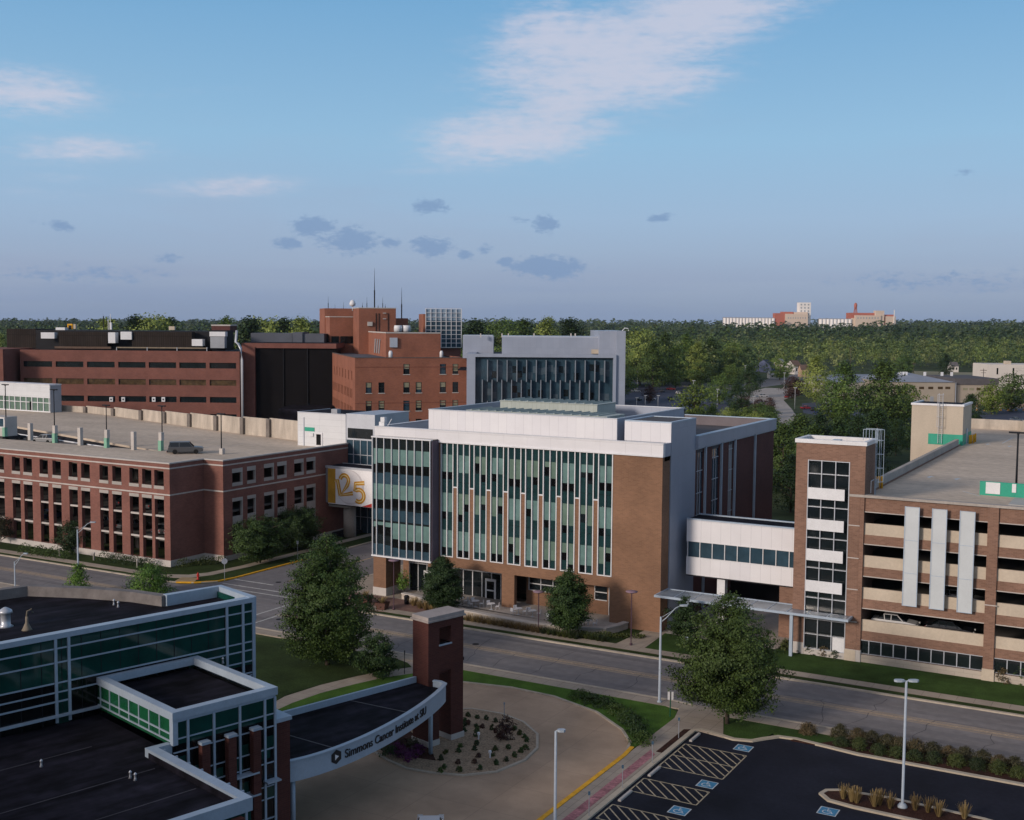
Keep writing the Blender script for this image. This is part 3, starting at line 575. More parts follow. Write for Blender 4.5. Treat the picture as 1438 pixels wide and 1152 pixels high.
for i, (px, py) in enumerate(((1044, 1051), (993, 1102), (954, 1139), (1163, 1140))):
    x, y = P(px, py); o = access_symbol(x, y).build('access_symbol', [wpaint, blue]); o['kind'] = 'structure'
    tag(o, ['blue wheelchair symbol painted nearest the maple tree', 'blue wheelchair symbol painted in the middle bay beside the hatching', 'blue wheelchair symbol painted in the bay at the bottom edge', 'blue wheelchair symbol painted left of the grass island'][i], 'marking')
for i, (y0) in enumerate((89.0, 80.4, 75.0)):
    mb = MB(); mb.prism([(-33.62, y0), (-33.38, y0), (-33.38, y0+2.05), (-33.62, y0+2.05)], .02, .14); mb.prism([(-33.58, y0+.03), (-33.42, y0+.03), (-33.42, y0+2.02), (-33.58, y0+2.02)], .13, .165)
    tag(mb.build('wheel_stop', precast_w), ['white concrete wheel stop in the bay beside the maple', 'white concrete wheel stop in the second bay from the maple', 'white concrete wheel stop in the third bay, near the bottom edge'][i], 'wheel stop', 'wheel stops at the head of the accessible bays')
isl2 = [(-21.4, 83.6), (-21.2, 84.4), (-20.4, 84.9), (-17, 85.3), (-10.5, 84.9), (-7.5, 84.2), (-7.6, 82.6), (-12, 82.2), (-18.8, 82.4), (-20.6, 82.7)]
sheet('grass_island', isl2, .12, mulch, 0, 'mulched island with tall dry grasses in the parking lot')
kerb('grass_island_kerb', isl2, 'rounded concrete kerb of the grass island', noisy('clean_kerb_b', (.46, .40, .31), .1, .8), w=.34, z=.16, closed=True)
# far ground: lots and streets seen between the trees
def gp(*a): return [P(*q) for q in a]
sheet('far_lot', gp((860, 536), (1046, 549), (1064, 560), (1000, 612), (860, 600)), .03, lot_b, label='dark parking lot beyond the glass building')
sheet('far_road', gp((880, 533), (1040, 541), (1095, 529), (1160, 520), (1161, 526), (1100, 540), (1045, 548), (880, 538)), .05, road_m, label='grey road crossing behind the far parking lot')
sheet('far_road', gp((1030, 556), (1075, 545), (1110, 546), (1140, 543), (1128, 552), (1100, 562), (1112, 575), (1122, 590), (1108, 602), (1090, 590), (1085, 570), (1050, 566)), .06, conc, label='pale curving road leading away behind the trees')
sheet('far_lot', gp((1126, 567), (1170, 563), (1240, 566), (1245, 590), (1180, 590), (1128, 580)), .04, lot_b, label='blue grey lot with parked cars behind the hedge')
sheet('far_lot', gp((1368, 574), (1438, 574), (1500, 575), (1500, 600), (1340, 600)), .04, lot_b, label='dark blue lot at the right edge behind the garage')
sheet('far_lot', gp((1340, 566), (1438, 566), (1500, 566), (1500, 574), (1350, 574)), .035, noisy('bare_earth', (.26, .17, .10), .2, .1), label='bare orange earth beyond the blue lot')
sheet('field', gp((1270, 521), (1438, 525), (1438, 532), (1250, 530)), .03, noisy('dry_field', (.22, .20, .12), .2, .05), label='dry field before the woods')
for a in range(5):
    x0, y0 = P(905+a*24, 566+a*1.2); x1, y1 = P(911+a*24, 574+a*1.2)
# ------------------------------------------------------------------ red brick parking garage (left)
LX, LY, LX2, LY2 = -119.84, 116.4, -116.2, 122.9
DZ = 13.5
def left_garage():
    t = thing('parking_garage', 'red brick parking garage with pale stone bands and open roof deck', 'parking garage', (-150, 140, 0))
    XW = -205; YN = 151.4
    wins = [(-152.5, -150.7), (-149.9, -148.0), (-146.3, -144.5), (-143.5, -141.7), (-140.0, -138.2), (-137.4, -135.6), (-133.6, -131.85), (-131.0, -129.2), (-127.6, -125.8), (-125.1, -123.3), (-122.75, -120.95)]
    for k in range(1, 8): wins += [(-152.5-6.35*k, -150.7-6.35*k), (-149.9-6.35*k, -148.0-6.35*k)]
    holes = []; sills = Bits('sill'); fl = Bits('floor_edge')
    for a, b in wins:
        holes += [(a, b, 11.2, 13.35), (a, b, .95, 9.35)]
        sills.box(a-.06, b+.06, LY-.05, LY+.3, 10.75, 11.2); sills.box(a-.06, b+.06, LY-.05, LY+.3, 9.35, 9.8)
        for z in (7.0, 3.85): fl.box(a, b, LY+.1, LY+.4, z-.14, z+.1)
    mb = MB(); mb.wall('x', LY, -1, .55, XW, LX, 0, 14.32, holes); mb.wall('y', LX, 1, .5, LY+.55, LY2+.5, 0, 14.32); mb.wall('x', LY2, -1, .5, LX, LX2, 0, 14.32)
    yw = []
    for a, b in ((326, 340), (347, 358.5), (370.8, 384.2), (389.4, 401.9), (413.3, 425.8), (430.4, 442.5)): yw.append((onX(a, 660, LX2)[0], onX(b, 660, LX2)[0]))
    hl = [(a, b, 11.05, 12.45) for a, b in yw]; hl += [(a, b, .8, 8.35) for a, b in yw]
    mb.wall('y', LX2, 1, .5, LY2+.5, YN, 0, 14.32, hl); mb.build('brick_wall', brick_l, t)
    for a, b in yw:
        sills.box(LX2-.3, LX2+.05, a-.05, b+.05, 12.45, 13.05); sills.box(LX2-.3, LX2+.05, a-.05, b+.05, 10.55, 11.05)
        sills.box(LX2-.3, LX2+.05, a-.05, b+.05, 8.35, 8.85); sills.box(LX2-.35, LX2+.03, a, b, 5.1, 6.2); sills.box(LX2-.35, LX2+.03, a, b, 1.7, 2.7)
        for z0, z1 in ((11.05, 12.45), (.8, 8.35)): sills.box(LX2-.3, LX2+.035, b-.12, b+.03, z0, z1)
    sills.done(noisy('grey_beige_precast', (.37, .345, .32), .1, .5), t); fl.done(precast_w, t)
    bands = MB()
    for z in (9.95, 13.62):
        bands.box(XW, LX+.06, LY-.06, LY, z, z+.18); bands.box(LX, LX+.06, LY, LY2, z, z+.18); bands.box(LX+.06, LX2+.06, LY2-.06, LY2, z, z+.18); bands.box(LX2, LX2+.06, LY2, YN, z, z+.18)
    bands.box(XW, LX+.12, LY-.12, LY+.35, 14.32, 14.5); bands.box(LX-.4, LX+.12, LY+.35, LY2+.1, 14.32, 14.497); bands.box(LX-.4, LX2+.12, LY2-.12, LY2+.35, 14.32, 14.494); bands.box(LX2-.35, LX2+.12, LY2+.35, YN, 14.32, 14.491)
    bands.build('stone_band', precast_w, t)
    base = MB(); base.box(XW, LX+.14, LY-.14, LY, 0, .95); base.box(LX, LX+.14, LY, LY2-.14, 0, .95); base.box(LX, LX2+.14, LY2-.14, LY2, 0, .95); base.box(LX2, LX2+.14, LY2, YN, 0, .8); base.build('stone_base', precast_w, t)
    # roof deck with the opening of the ramp cut out
    a0, a1, a2 = (-139.4, 132.9), (-210, 130.6), (-210, 153.6)
    d = MB(); d.prism([(XW-30, LY+.55), (LX-.5, LY+.55), (LX-.5, LY2+.5), (LX2-.5, LY2+.5), (LX2-.5, 134), a0, a1, (XW-30, 130.6)], DZ-.35, DZ)
    d.prism([a0, (LX2-.5, 134), (LX2-.5, YN), (-118, 154), (-126.5, 156), (-139.5, 159.5), (-155.9, 163.6), (-184.9, 172.4), (-197.7, 176.6), (-209.3, 179.2), (-236, 179.5), (-236, 160), a2], DZ-.35, DZ)
    d.build('roof_deck', deck_m, t)
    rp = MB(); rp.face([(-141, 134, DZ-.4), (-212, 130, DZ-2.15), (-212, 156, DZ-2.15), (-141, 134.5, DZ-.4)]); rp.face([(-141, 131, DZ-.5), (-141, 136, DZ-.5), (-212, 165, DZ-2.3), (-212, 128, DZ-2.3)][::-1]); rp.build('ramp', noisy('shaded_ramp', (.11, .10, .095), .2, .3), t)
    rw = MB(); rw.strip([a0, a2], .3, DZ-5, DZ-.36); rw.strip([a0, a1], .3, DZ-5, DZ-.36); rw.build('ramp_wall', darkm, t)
    rl = MB(); n = Vector((a2[0]-a0[0], a2[1]-a0[1])).normalized()
    rl.tube([(a0[0]+n.x*2+.0, a0[1]+n.y*2-.7, DZ-.55), (a0[0]+n.x*60, a0[1]+n.y*60-.9, DZ-1.35)], .14, 6); rl.build('ramp_rail', white, t)
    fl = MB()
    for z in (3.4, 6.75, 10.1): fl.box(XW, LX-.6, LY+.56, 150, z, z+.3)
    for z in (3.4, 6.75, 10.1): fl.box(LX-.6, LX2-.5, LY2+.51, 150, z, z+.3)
    fl.build('floor_slab', noisy('dim_slab', (.10, .095, .09), .2, .5), t)  # slab colour darkened to imitate the gloom inside
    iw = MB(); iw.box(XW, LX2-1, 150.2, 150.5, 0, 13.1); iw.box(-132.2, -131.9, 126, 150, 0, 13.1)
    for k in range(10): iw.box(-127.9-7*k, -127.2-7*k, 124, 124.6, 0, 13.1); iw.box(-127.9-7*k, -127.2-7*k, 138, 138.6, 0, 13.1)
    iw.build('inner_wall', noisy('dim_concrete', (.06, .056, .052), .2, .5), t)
    WP = [(-236, 179.5, 14.6), (-221.6, 179.5, 14.7), (-209.3, 179.2, 14.9), (-197.7, 176.6, 15.15), (-184.9, 172.4, 15.6), (-175.4, 169.6, 15.85), (-165.6, 166.6, 16.1), (-155.9, 163.6, 16.35), (-147.1, 161.1, 16.6), (-139.5, 159.5, 16.8), (-126.5, 156.0, 17.0)]
    for i in range(len(WP)-1):
        p, q = WP[i], WP[i+1]; bw = MB(); bw.strip([p[:2], q[:2]], .3, DZ-2, (p[2]+q[2])/2)
        k = len(bw.v); bw.build('parapet_wall', conc_wall, t)
    pl = Bits('pilaster')
    for p in WP[2:-1]: pl.box(p[0]-.38, p[0]+.38, p[1]-.75, p[1]-.12, DZ, p[2]-.1)
    pl.done(noisy('pilaster_concrete', (.17, .15, .135), .2, .8), t)
    for i, px in enumerate((7, 43, 77, 113, 150, 188, 226, 270, 312)):
        x, y = P(px, (613, 618.5, 622, 625.5, 629, 632, 633, 634, 638)[i], DZ)
        if i in (7,): continue
        h = 2.9 if i < 7 else 1.4; g = i in (0, 2, 4, 6)
        if i >= 7: h = .9
        B('ramp_post', precast_w if not g else pale_green, t, (x-.32, x+.32, y-.3, y+.3, DZ, DZ+h*(.55 if g else 1)))
        if g: B('ramp_post', precast_w, t, (x-.25, x+.36, y-.24, y+.35, DZ+h*.55, DZ+h))
    # sloping half of the deck is bounded by these lamps (things of their own)
    mk = MB()
    for k in range(9): x = -134-3*k; mk.strip([(x, 143+k*.5), (x-2.2, 149+k*.5)], .1, DZ+.002, DZ+.006)
    mk.build('bay_line', noisy('faded_bay_line', (.42, .39, .35), .1, 1.), t)
    # exterior stair on the ground side under the skybridge end
    B('loading_base', darkm, t, (-116.19, -113.2, 147, 151.3, 0, .6))
    return t
left_garage()
def stair_white():
    t = thing('stair_tower', 'white panelled stair tower with blue glass side on the red brick garage', 'stair tower', (-121, 155, 0))
    x0, _ = onY(418, 600, 151.5); x1 = -116.7
    B('panel_wall', panel_l, t, (x0, x1, 151.5, 160, 12.8, 19.0))
    mb = MB(); mb.box(x0, x1, 151.45, 151.6, 18.95, 19.1); mb.box(x0, x0+.15, 151.6, 160, 18.95, 19.1); mb.box(x1-.15, x1, 151.6, 160, 18.95, 19.1); mb.build('coping', alu, t)
    B('roof', roof_d, t, (x0+.16, x1-.16, 151.61, 159.9, 18.9, 19.02))
    B('roof_unit', greym, t, (-120.5, -119.3, 152.6, 153.6, 19.0, 19.7))
    g = MB(); g.box(x1, x1+5.6, 151.7, 161, 0, 15.0); g.build('glass_wall', g_blue, t)
    B('glass_head', alu, t, (x1, x1+5.7, 151.6, 161.1, 15.0, 19.2))
    B('glass_strip', g_dark, t, (x1+.4, x1+5.3, 151.5, 151.66, 15.3, 16.9))
    m2 = MB()
    for k in range(5): m2.box(x1+.02+k*1.38, x1+.12+k*1.38, 151.6, 151.72, 0, 15)
    for z in (2.6, 5.2, 7.8, 10.4, 12.6): m2.box(x1, x1+5.6, 151.62, 151.7, z, z+.1)
    m2.build('mullion', alu, t)
    x, z = onY(435, 603, 151.5); B('level_sign', green_p, t, (x-1.0, x+1.0, 151.42, 151.5, z-.32, z+.32))
    x, z = onY(448, 616, 151.5); d = B('door', white, t, (x-.75, x+.75, 151.4, 151.5, 13.5, z+1.0)); B('door_pane', g_black, d, (x-.45, x+.45, 151.34, 151.4, 13.8, z+.7), world=True)
    B('wall_lamp', white, t, (x-1.9, x-1.1, 151.3, 151.5, z+.3, z+.8))
    x, z = onY(427, 610, 151.5); B('downpipe', alu, t, (x-.06, x+.06, 151.38, 151.5, 13.5, 18.2))
stair_white()
def stair_left():
    t = thing('stair_tower', 'pale panelled stair house with glazed front at the far left of the garage deck', 'stair tower', (-222, 178, 0))
    Y = 174.6; xr = onY(70, 560, Y)[0]; xl = xr-22; zt = onY(60, 541, Y)[1]; zg = onY(60, 559, Y)[1]
    B('panel_wall', panel_l, t, (xl, xr, Y, Y+3, zg, zt)); B('coping', white, t, (xl-.1, xr+.1, Y-.12, Y+3.1, zt, zt+.2)); B('side_wall', greym, t, (xr, xr+.1, Y+.1, Y+3, DZ, zt-.1))
    B('glass_front', blind_g, t, (xl, xr-.6, Y+.2, Y+2.8, DZ+.1, zg)); mb = MB()
    for k in range(14): x = xr-.3-k*1.9; mb.box(x-.1, x+.1, Y+.02, Y+.2, DZ, zg)
    mb.box(xl, xr, Y+.05, Y+.19, DZ+2.0, DZ+2.15); mb.box(xl, xr, Y+.03, Y+.2, DZ, DZ+.25); mb.build('mullion', white, t)
    x = onY(43, 570, Y)[0]; B('door', g_black, t, (x-.4, x+.4, Y+.05, Y+.18, DZ+.2, DZ+2.2))
    # small booth in front
    b = thing('booth', 'small pale booth with a blue framed window at the left edge of the garage deck', 'booth', (-177, 134.9, DZ))
    x, y = P(4, 613, DZ); b.location = (x-1.5, y, DZ)
    B('booth_wall', precast_w, b, (x-4, x+.6, y, y+2.5, DZ, DZ+3.4)); B('booth_window', g_blue, b, (x-2.4, x+.3, y-.08, y, DZ+1.7, DZ+3.1)); B('booth_frame', white, b, (x-2.6, x+.5, y-.05, y, DZ+1.5, DZ+3.25))
stair_left()
# ------------------------------------------------------------------ street objects shared by several places
def deck_lamp(label, x, y, z, h, mt, head=.9, group='light poles on the roof deck of the red brick garage', w=.1, arm=None):
    t = thing('light_pole', label, 'light pole', (x, y, z), 0, group)
    mb = MB(); mb.tube([(0, 0, 0), (0, 0, h)], w, 8, w*.7); mb.build('pole', mt, t, False, True)
    mb = MB(); mb.box(-head, head, -.18, .18, h, h+.16); mb.box(-.12, .12, -.12, .12, h-.1, h); mb.build('lamp_head', mt, t, False); return t
for i, (px, py, pt) in enumerate(((9, 612, 541), (77, 620, 548), (150, 616, 570), (228, 618, 571), (311, 636, 582))):
    x, y = P(px, (613, 622, 628.5, 632, 638)[i], DZ); y -= .0
    top = W(px, pt, math.hypot(x, y)); lo = DZ; hh = 6.5
    q = np.array([x, y, 0]); 
    for _ in range(30):
        d = np.array([x, y, DZ+hh])-np.array([0, 0, H]); yy = 576+F*float(d @ VD)/float(d @ VF); hh += (yy-pt)*float(d @ VF)/F*.9
    deck_lamp(['dark light pole beside the booth at the left edge of the garage deck', 'light pole on a green topped post in front of the pale stair house', 'light pole on the ramp post in the middle of the garage deck', 'light pole on the last green ramp post behind the parked pickup', 'light pole at the brick corner of the garage deck, nearest the white stair tower'][i], x, y, DZ, hh, darkm, .75)
# ------------------------------------------------------------------ bridge with the anniversary banner
def banner_bridge():
    t = thing('skybridge', 'enclosed skybridge over the side street wearing a white banner with gold 125', 'skybridge', (-104, 147, 0))
    Y = 145.6; x0, x1 = -116.1, -86.4
    B('bridge_body', noisy('bridge_grey', (.20, .20, .22), .1, .5), t, (x0, x1, Y, Y+4.4, 5.6, 11.1)); B('roof', roof_d, t, (x0, x1, Y+.3, Y+4.2, 11.1, 11.35))
    mb = MB(); mb.box(x0, x1, Y-.12, Y+.3, 11.1, 11.42); mb.box(x0, x1, Y+4.2, Y+4.5, 11.1, 11.42); mb.build('coping', alu, t)
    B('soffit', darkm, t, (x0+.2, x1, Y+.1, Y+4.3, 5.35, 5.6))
    B('banner', banner_w, t, (x0+.5, x1, Y-.1, Y-.002, 5.5, 11.1)); bn = t.children[-1]
    B('banner_edge', noisy('amber_print', (.50, .27, .03), .2, .6), bn, (x0+.5, x0+2.0, Y-.104, Y-.1, 5.6, 11.05))
    # pale disc behind the figures
    def disc(name, cx, cz, r, y, mt, a0=0, a1=2*math.pi, n=40, squash=1):
        mb = MB(); c = [(cx+r*math.cos(a0+(a1-a0)*i/n), y, cz+squash*r*math.sin(a0+(a1-a0)*i/n)) for i in range(n+1)]; mb.face([(cx, y, cz)]+c); mb.build(name, mt, bn)
    cx = -111.3; disc('banner_disc', cx, 8.3, 2.72, Y-.108, noisy('banner_grey', (.62, .60, .62), .12, .5)); disc('banner_disc', cx-.2, 8.4, 2.5, Y-.112, noisy('banner_pale', (.72, .71, .73), .08, .5))
    mb = MB(); mb.face([(-109., Y-.116, 5.52), (-103, Y-.116, 5.52), (-103, Y-.116, 6.9)]+[(-109+4.0*math.sin(a), Y-.116, 5.52+1.3*math.sin(a)) for a in (1.2, .8, .4)]); mb.build('red_corner', redm, bn)
    # figures as ribbons
    gold_d = noisy('deep_gold', (.56, .27, .012), .1, 1., .5, .4)
    def rib(pts, w, y, mt, name):
        mb = MB(); P2 = [Vector((p[0], p[1])) for p in pts]; L_ = []; R_ = []
        for i, p in enumerate(P2):
            a = P2[max(0, i-1)]; b = P2[min(len(P2)-1, i+1)]; d = (b-a).normalized(); n = Vector((-d.y, d.x)); L_.append(p+n*w/2); R_.append(p-n*w/2)
        for i in range(len(P2)-1): mb.face([(L_[i].x, y, L_[i].y), (L_[i+1].x, y, L_[i+1].y), (R_[i+1].x, y, R_[i+1].y), (R_[i].x, y, R_[i].y)])
        mb.build(name, mt, bn)
    def arc(cx_, cz_, r, a, b, n=14): return [(cx_+r*math.cos(R(a+(b-a)*i/n)), cz_+r*math.sin(R(a+(b-a)*i/n))) for i in range(n+1)]
    ox, oz = -114.0, 0
    one = [(ox-.25, 9.05), (ox+.3, 9.3), (ox+.85, 6.9)]
    two = arc(ox+1.65, 9.35, .8, 170, -20, 12)+[(ox+2.2, 8.6), (ox+1.0, 7.0), (ox+3.3, 7.45)]
    five = [(ox+5.5, 9.2), (ox+3.75, 9.0), (ox+3.7, 7.9)]+arc(ox+4.45, 7.15, .95, 120, -130, 14)
    k = 0
    for fig in (one, two, five):
        rib(fig, .68, Y-.122-.003*k, gold_d, 'gold_figure'); rib(fig, .16, Y-.134-.003*k, noisy('cream_print', (.80, .66, .34), .05, 1.), 'gold_figure'); k += 1
    # pier
    mb = MB(); mb.tube([(-113.1, 147.8, 0), (-113.1, 147.8, 5.0)], 1.0, 16); mb.build('pier', conc, t, smooth=True); B('pier_cap', conc, t, (-116, -111.8, 146.2, 149.6, 4.9, 5.35))
    mb = MB(); mb.tube([(-94.4, 147.8, 0), (-94.4, 147.8, 5.0)], .9, 16); mb.build('pier', conc, t, smooth=True)
banner_bridge()
# ------------------------------------------------------------------ glass and brick building (centre)
def main_building():
    t = thing('office_building', 'four storey tan brick and teal glass office building with white metal roof screen', 'building', (-66, 135, 0))
    Y = 119.; XL = -77.65; XR = -48.6
    rnd = random.Random(3)
    # brick front: piers between the strips, corner mass
    pitch = 2.333; sw = 1.70; s0 = -77.25
    strips = [(s0+i*pitch, s0+i*pitch+sw) for i in range(10)]
    holes = [(a, b, 5.75, 19.45) for a, b in strips]+[(strips[i][1]+.06, strips[i+1][0]-.06, 14.25, 19.45) for i in range(9)]
    g_holes = [(-84, -68.7, 0, 4.45), (-67.0, -54.7, 0, 4.45)]
    mb = MB(); mb.wall('x', Y, -1, .6, XL, XR, 0, 19.5, holes+g_holes)
    mb.wall('y', XR, 1, .5, Y+.6, 121.1, 0, 19.5)
    mb.wall('x', 121.8, -1, .4, -66.9, -54.2, 0, 4.4, [(-66.6, -61.5, 2.2, 3.9), (-57.9, -56.3, 2.1, 4.0), (-56.1, -54.9, 0.1, 4.0)])
    mb.box(-84, -54.2, Y+.62, 122.3, 4.42, 5.2)
    mb.wall('y', XL, 1, .5, 117.5, 119, 4.5, 19.5); mb.build('brick_wall', brick_m, t)
    # brick pier faces stay; white trims of strips
    nw = 0
    for a, b in strips:
        g = MB(); m_ = (a+b)/2
        g.m = 0; g.box(a, b, Y+.12, Y+.3, 5.75, 19.45)
        for k, z0 in enumerate((5.75, 10.25, 14.8)):
            z1 = (10.25, 14.8, 19.45)[k]; st = z1-1.35; dr = rnd.choice([1.9, 2.1, 2.2, 2.3, 2.3, 2.4, 2.5]); bm = 1 if rnd.random() < .6 else 2
            for (c0, c1) in ((a, m_), (m_, b)):
                dd = dr if rnd.random() < .86 else max(.5, dr-1.3)
                g.m = bm; g.box(c0+.04, c1-.04, Y+.10, Y+.121, st-dd, st)
                g.m = 3; g.box(c0+.04, c1-.04, Y+.105, Y+.121, z0+.05, min(st-dd-.02, z0+1.0+rnd.random()*.9))
                if rnd.random() < .5: g.m = 4; g.box(c0+.04, c1-.04, Y+.10, Y+.1205, st-dd-.9, st-dd-.01)
                g.m = 5; g.box(c0+.04, c1-.04, Y+.103, Y+.1205, st+.02, z1)
        w = g.build('window_strip', [g_dark, blind, blind_g, g_teal, g_black, g_teal], t)
        f = MB()
        for x in (a, m_, b): f.box(x-.055, x+.055, Y-.07, Y+.12, 5.75, 19.45)
        f.box(a-.055, b+.055, Y-.07, Y+.12, 5.66, 5.76); f.build('frame', white, w)
    for i in range(9):
        a, b = strips[i][1]+.06, strips[i+1][0]-.06
        w = B('slot_window', g_teal, t, (a, b, Y+.08, Y+.3, 14.25, 19.45)); f = MB(); f.box(a-.0, b+.0, Y-.06, Y+.1, 14.14, 14.28); f.build('frame', white, w)
    # bay
    bx0, bx1, by = -86.3, XL, 117.5
    mb = MB(); mb.box(bx0, bx1, by, 124, 5.15, 19.9); mb.build('glass_bay', g_dark, t); bay_ = t.children[-1]
    n = 8; g = MB(); pw = (bx1-bx0-.5)/7
    xs = [bx0, bx0+.62]+[bx0+.62+(bx1-.15-bx0-.62)/7*k for k in range(1, 8)]
    for i in range(len(xs)-1):
        a, b = xs[i], xs[i+1]
        for k, (z0, z1) in enumerate(((5.15, 9.6), (9.6, 14.1), (14.1, 19.85))):
            g.m = 0; g.box(a+.05, b-.05, by-.012, by, z0, z0+1.3+.2*rnd.random())
            top = (9.35, 14.1, 18.45)[k]
            h = (1.7 if k else (.4 if i < 3 else 1.9))+.3*rnd.random()
            g.m = 1; g.box(a+.05, b-.05, by-.014, by, top-h, top)
            g.m = 2; g.box(a+.05, b-.05, by-.013, by, top-h-1.1, top-h-.02)
    g.box(bx0-.012, bx0, by, 124, 5.3, 19.8); g.build('pane', [g_blue, blind, g_black], bay_)
    f = MB()
    for x in xs: f.box(x-.04, x+.04, by-.2, by-.015, 5.2, 19.85)
    f.box(bx0-.08, bx1+.08, by-.3, by, 5.02, 5.2); f.box(bx0-.08, bx1+.08, by-.3, by+.1, 19.8, 19.95); f.build('fin', white, bay_)
    B('bay_side', noisy('purple_grey_metal', (.11, .09, .12), .1, .5), bay_, (bx1, bx1+.08, by+.02, Y-.02, 5.2, 19.8))  # purple grey tone imitates shade on the side turned from the sun
    # piers at ground
    B('brick_pier', brick_m, t, (bx0, bx0+1.9, by+.05, by+3.2, 1.1, 5.0)); B('pier_base', precast_w, t, (bx0-.05, bx0+1.95, by, by+3.25, .1, 1.1))
    # ground floor glazing
    sf = MB(); sf.box(-84.0, -68.9, 122.0, 122.2, .13, 4.42); sf.build('storefront', g_dark, t); s_ = t.children[-1]
    f = MB()
    for k in range(12): x = -83.9+k*1.34; f.box(x-.05, x+.05, 121.9, 122.0, .13, 4.42)
    f.box(-84, -68.9, 121.88, 121.98, 3.6, 3.78); f.build('mullion', white, s_)
    x = -71.9
    d = MB(); d.box(x-.75, x+.75, 121.8, 121.9, .14, 2.9); d.build('door', white, s_); B('door_pane', g_black, s_, (x-.5, x+.5, 121.75, 121.8, .4, 1.4), (x-.5, x+.5, 121.75, 121.8, 1.6, 2.6))
    x = -80.9; B('door', white, s_, (x-.75, x+.75, 121.8, 121.9, .14, 2.9)); B('door_pane', g_green, s_, (x-.5, x+.5, 121.75, 121.8, .4, 1.4), (x-.5, x+.5, 121.75, 121.8, 1.6, 2.6))
    for a, b, z0, z1 in ((-66.6, -61.5, 2.2, 3.9), (-57.9, -56.3, 2.1, 4.0), (-56.1, -54.9, .1, 4.0)):
        w = B('window', g_dark, t, (a, b, 121.9, 122.1, z0, z1)); f = MB(); f.box(a, b, 121.75, 121.9, (z0+z1)/2-.04, (z0+z1)/2+.04); f.box(a, b, 121.75, 121.9, z0, z0+.08); f.box(a, b, 121.75, 121.9, z1-.08, z1)
        k = a
        while k < b: f.box(k, k+.07, 121.75, 121.9, z0, z1); k += 1.62
        f.build('frame', white, w)
    # parapet and screens
    B('parapet', panel_w2, t, (-87.1, -48.52, Y-.1, Y+.5, 19.5, 20.95)); B('parapet_lip', white, t, (-86.5, -48.5, Y-.22, Y-.1, 19.5, 19.66), (-87.15, -48.47, Y-.15, Y+.55, 20.95, 21.02))
    B('parapet', panel_w2, t, (-87.1, -86.6, Y+.5, 158, 19.5, 20.95)); B('parapet_lip', white, t, (-87.15, -86.55, Y+.55, 158, 20.95, 21.02))
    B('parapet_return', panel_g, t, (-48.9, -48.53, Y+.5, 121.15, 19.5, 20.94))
    B('roof', roof_g, t, (-86.6, -48.6, Y+.5, 158.3, 19.0, 19.75))
    B('body_wall', brick_m, t, (-86.3, -77.7, 124, 158.3, 0, 19.5), (-77.7, -48.9, 124.0, 128, 5.2, 18.9), (-77.7, -48.9, 128.1, 158.4, 0, 18.9))
    # grey block
    B('grey_block', panel_g, t, (-54.07, -48.5, 121.2, 128.7, 0.1, 23.05)); B('block_front', panel_w, t, (-54.1, -48.52, 121.1, 121.19, 20.9, 23.05))
    mb = MB(); mb.wall('x', 121.1, -1, .35, -54.1, -48.47, 23.05, 23.2); mb.box(-54.1, -53.7, 121.45, 128.7, 23.05, 23.2); mb.box(-48.85, -48.47, 121.45, 128.7, 23.05, 23.2); mb.box(-53.7, -48.85, 128.4, 128.72, 23.05, 23.2); mb.build('coping', alu2, t)
    B('roof', roof_g, t, (-53.6, -48.95, 121.6, 128.3, 23.05, 23.12))
    # roof screen: open topped box
    X0, X1, Y0, Y1 = -80.55, -55.1, 121.2, 134.2
    mb = MB(); mb.box(X0, X1, Y0, Y0+.25, 19.75, 23.2); mb.build('roof_screen', panel_w, t)
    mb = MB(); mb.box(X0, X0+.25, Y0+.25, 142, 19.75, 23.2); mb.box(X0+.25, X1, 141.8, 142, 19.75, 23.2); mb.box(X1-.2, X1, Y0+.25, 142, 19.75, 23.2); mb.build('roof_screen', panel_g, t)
    mb = MB(); mb.box(X0-.05, X1+.05, Y0-.05, Y0+.3, 23.2, 23.3); mb.box(X0-.05, X0+.3, Y0+.3, 142, 23.2, 23.3); mb.box(X0+.3, X1+.05, 141.75, 142.05, 23.2, 23.3); mb.box(X1-.25, X1+.05, Y0+.3, 141.75, 23.2, 23.3); mb.build('coping', alu, t)
    # wing along the side
    hol = [(129.1, 131.3, 8, 19.4), (134.3, 136.8, 6.5, 19.4), (140.2, 142.0, 7, 19.4)]
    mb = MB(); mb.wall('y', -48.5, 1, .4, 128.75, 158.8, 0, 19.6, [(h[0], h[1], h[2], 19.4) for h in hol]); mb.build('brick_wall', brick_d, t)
    for i, h in enumerate(hol):
        w = B('side_window', [g_blue, g_blue, noisy('grey_panel_infill', (.25, .25, .25), .1, .3)][i], t, (-48.75, -48.65, h[0], h[1], h[2], 19.4)); f = MB()
        for k in range(1, 3): y = h[0]+(h[1]-h[0])*k/3; f.box(-48.66, -48.6, y-.04, y+.04, h[2], 19.4)
        for k in range(5): z = h[2]+1+k*2.6; f.box(-48.66, -48.58, h[0], h[1], z, z+.09)
        f.build('mullion', alu, w)
    mb = MB()
    for y in (131.7, 137.3, 142.3, 150.3): mb.box(-48.5, -48.25, y-.14, y+.14, .2, 19.58)
    mb.box(-48.5, -48.42, 128.75, 158.9, 19.45, 19.6)
    mb.build('side_fin', alu2, t)
    B('fascia', panel_g, t, (-48.8, -48.2, 128.75, 158.95, 19.62, 21.0)); B('parapet', roof_g, t, (-48.7, -86, 158.6, 158.95, 18.9, 20.95)) if 0 else None
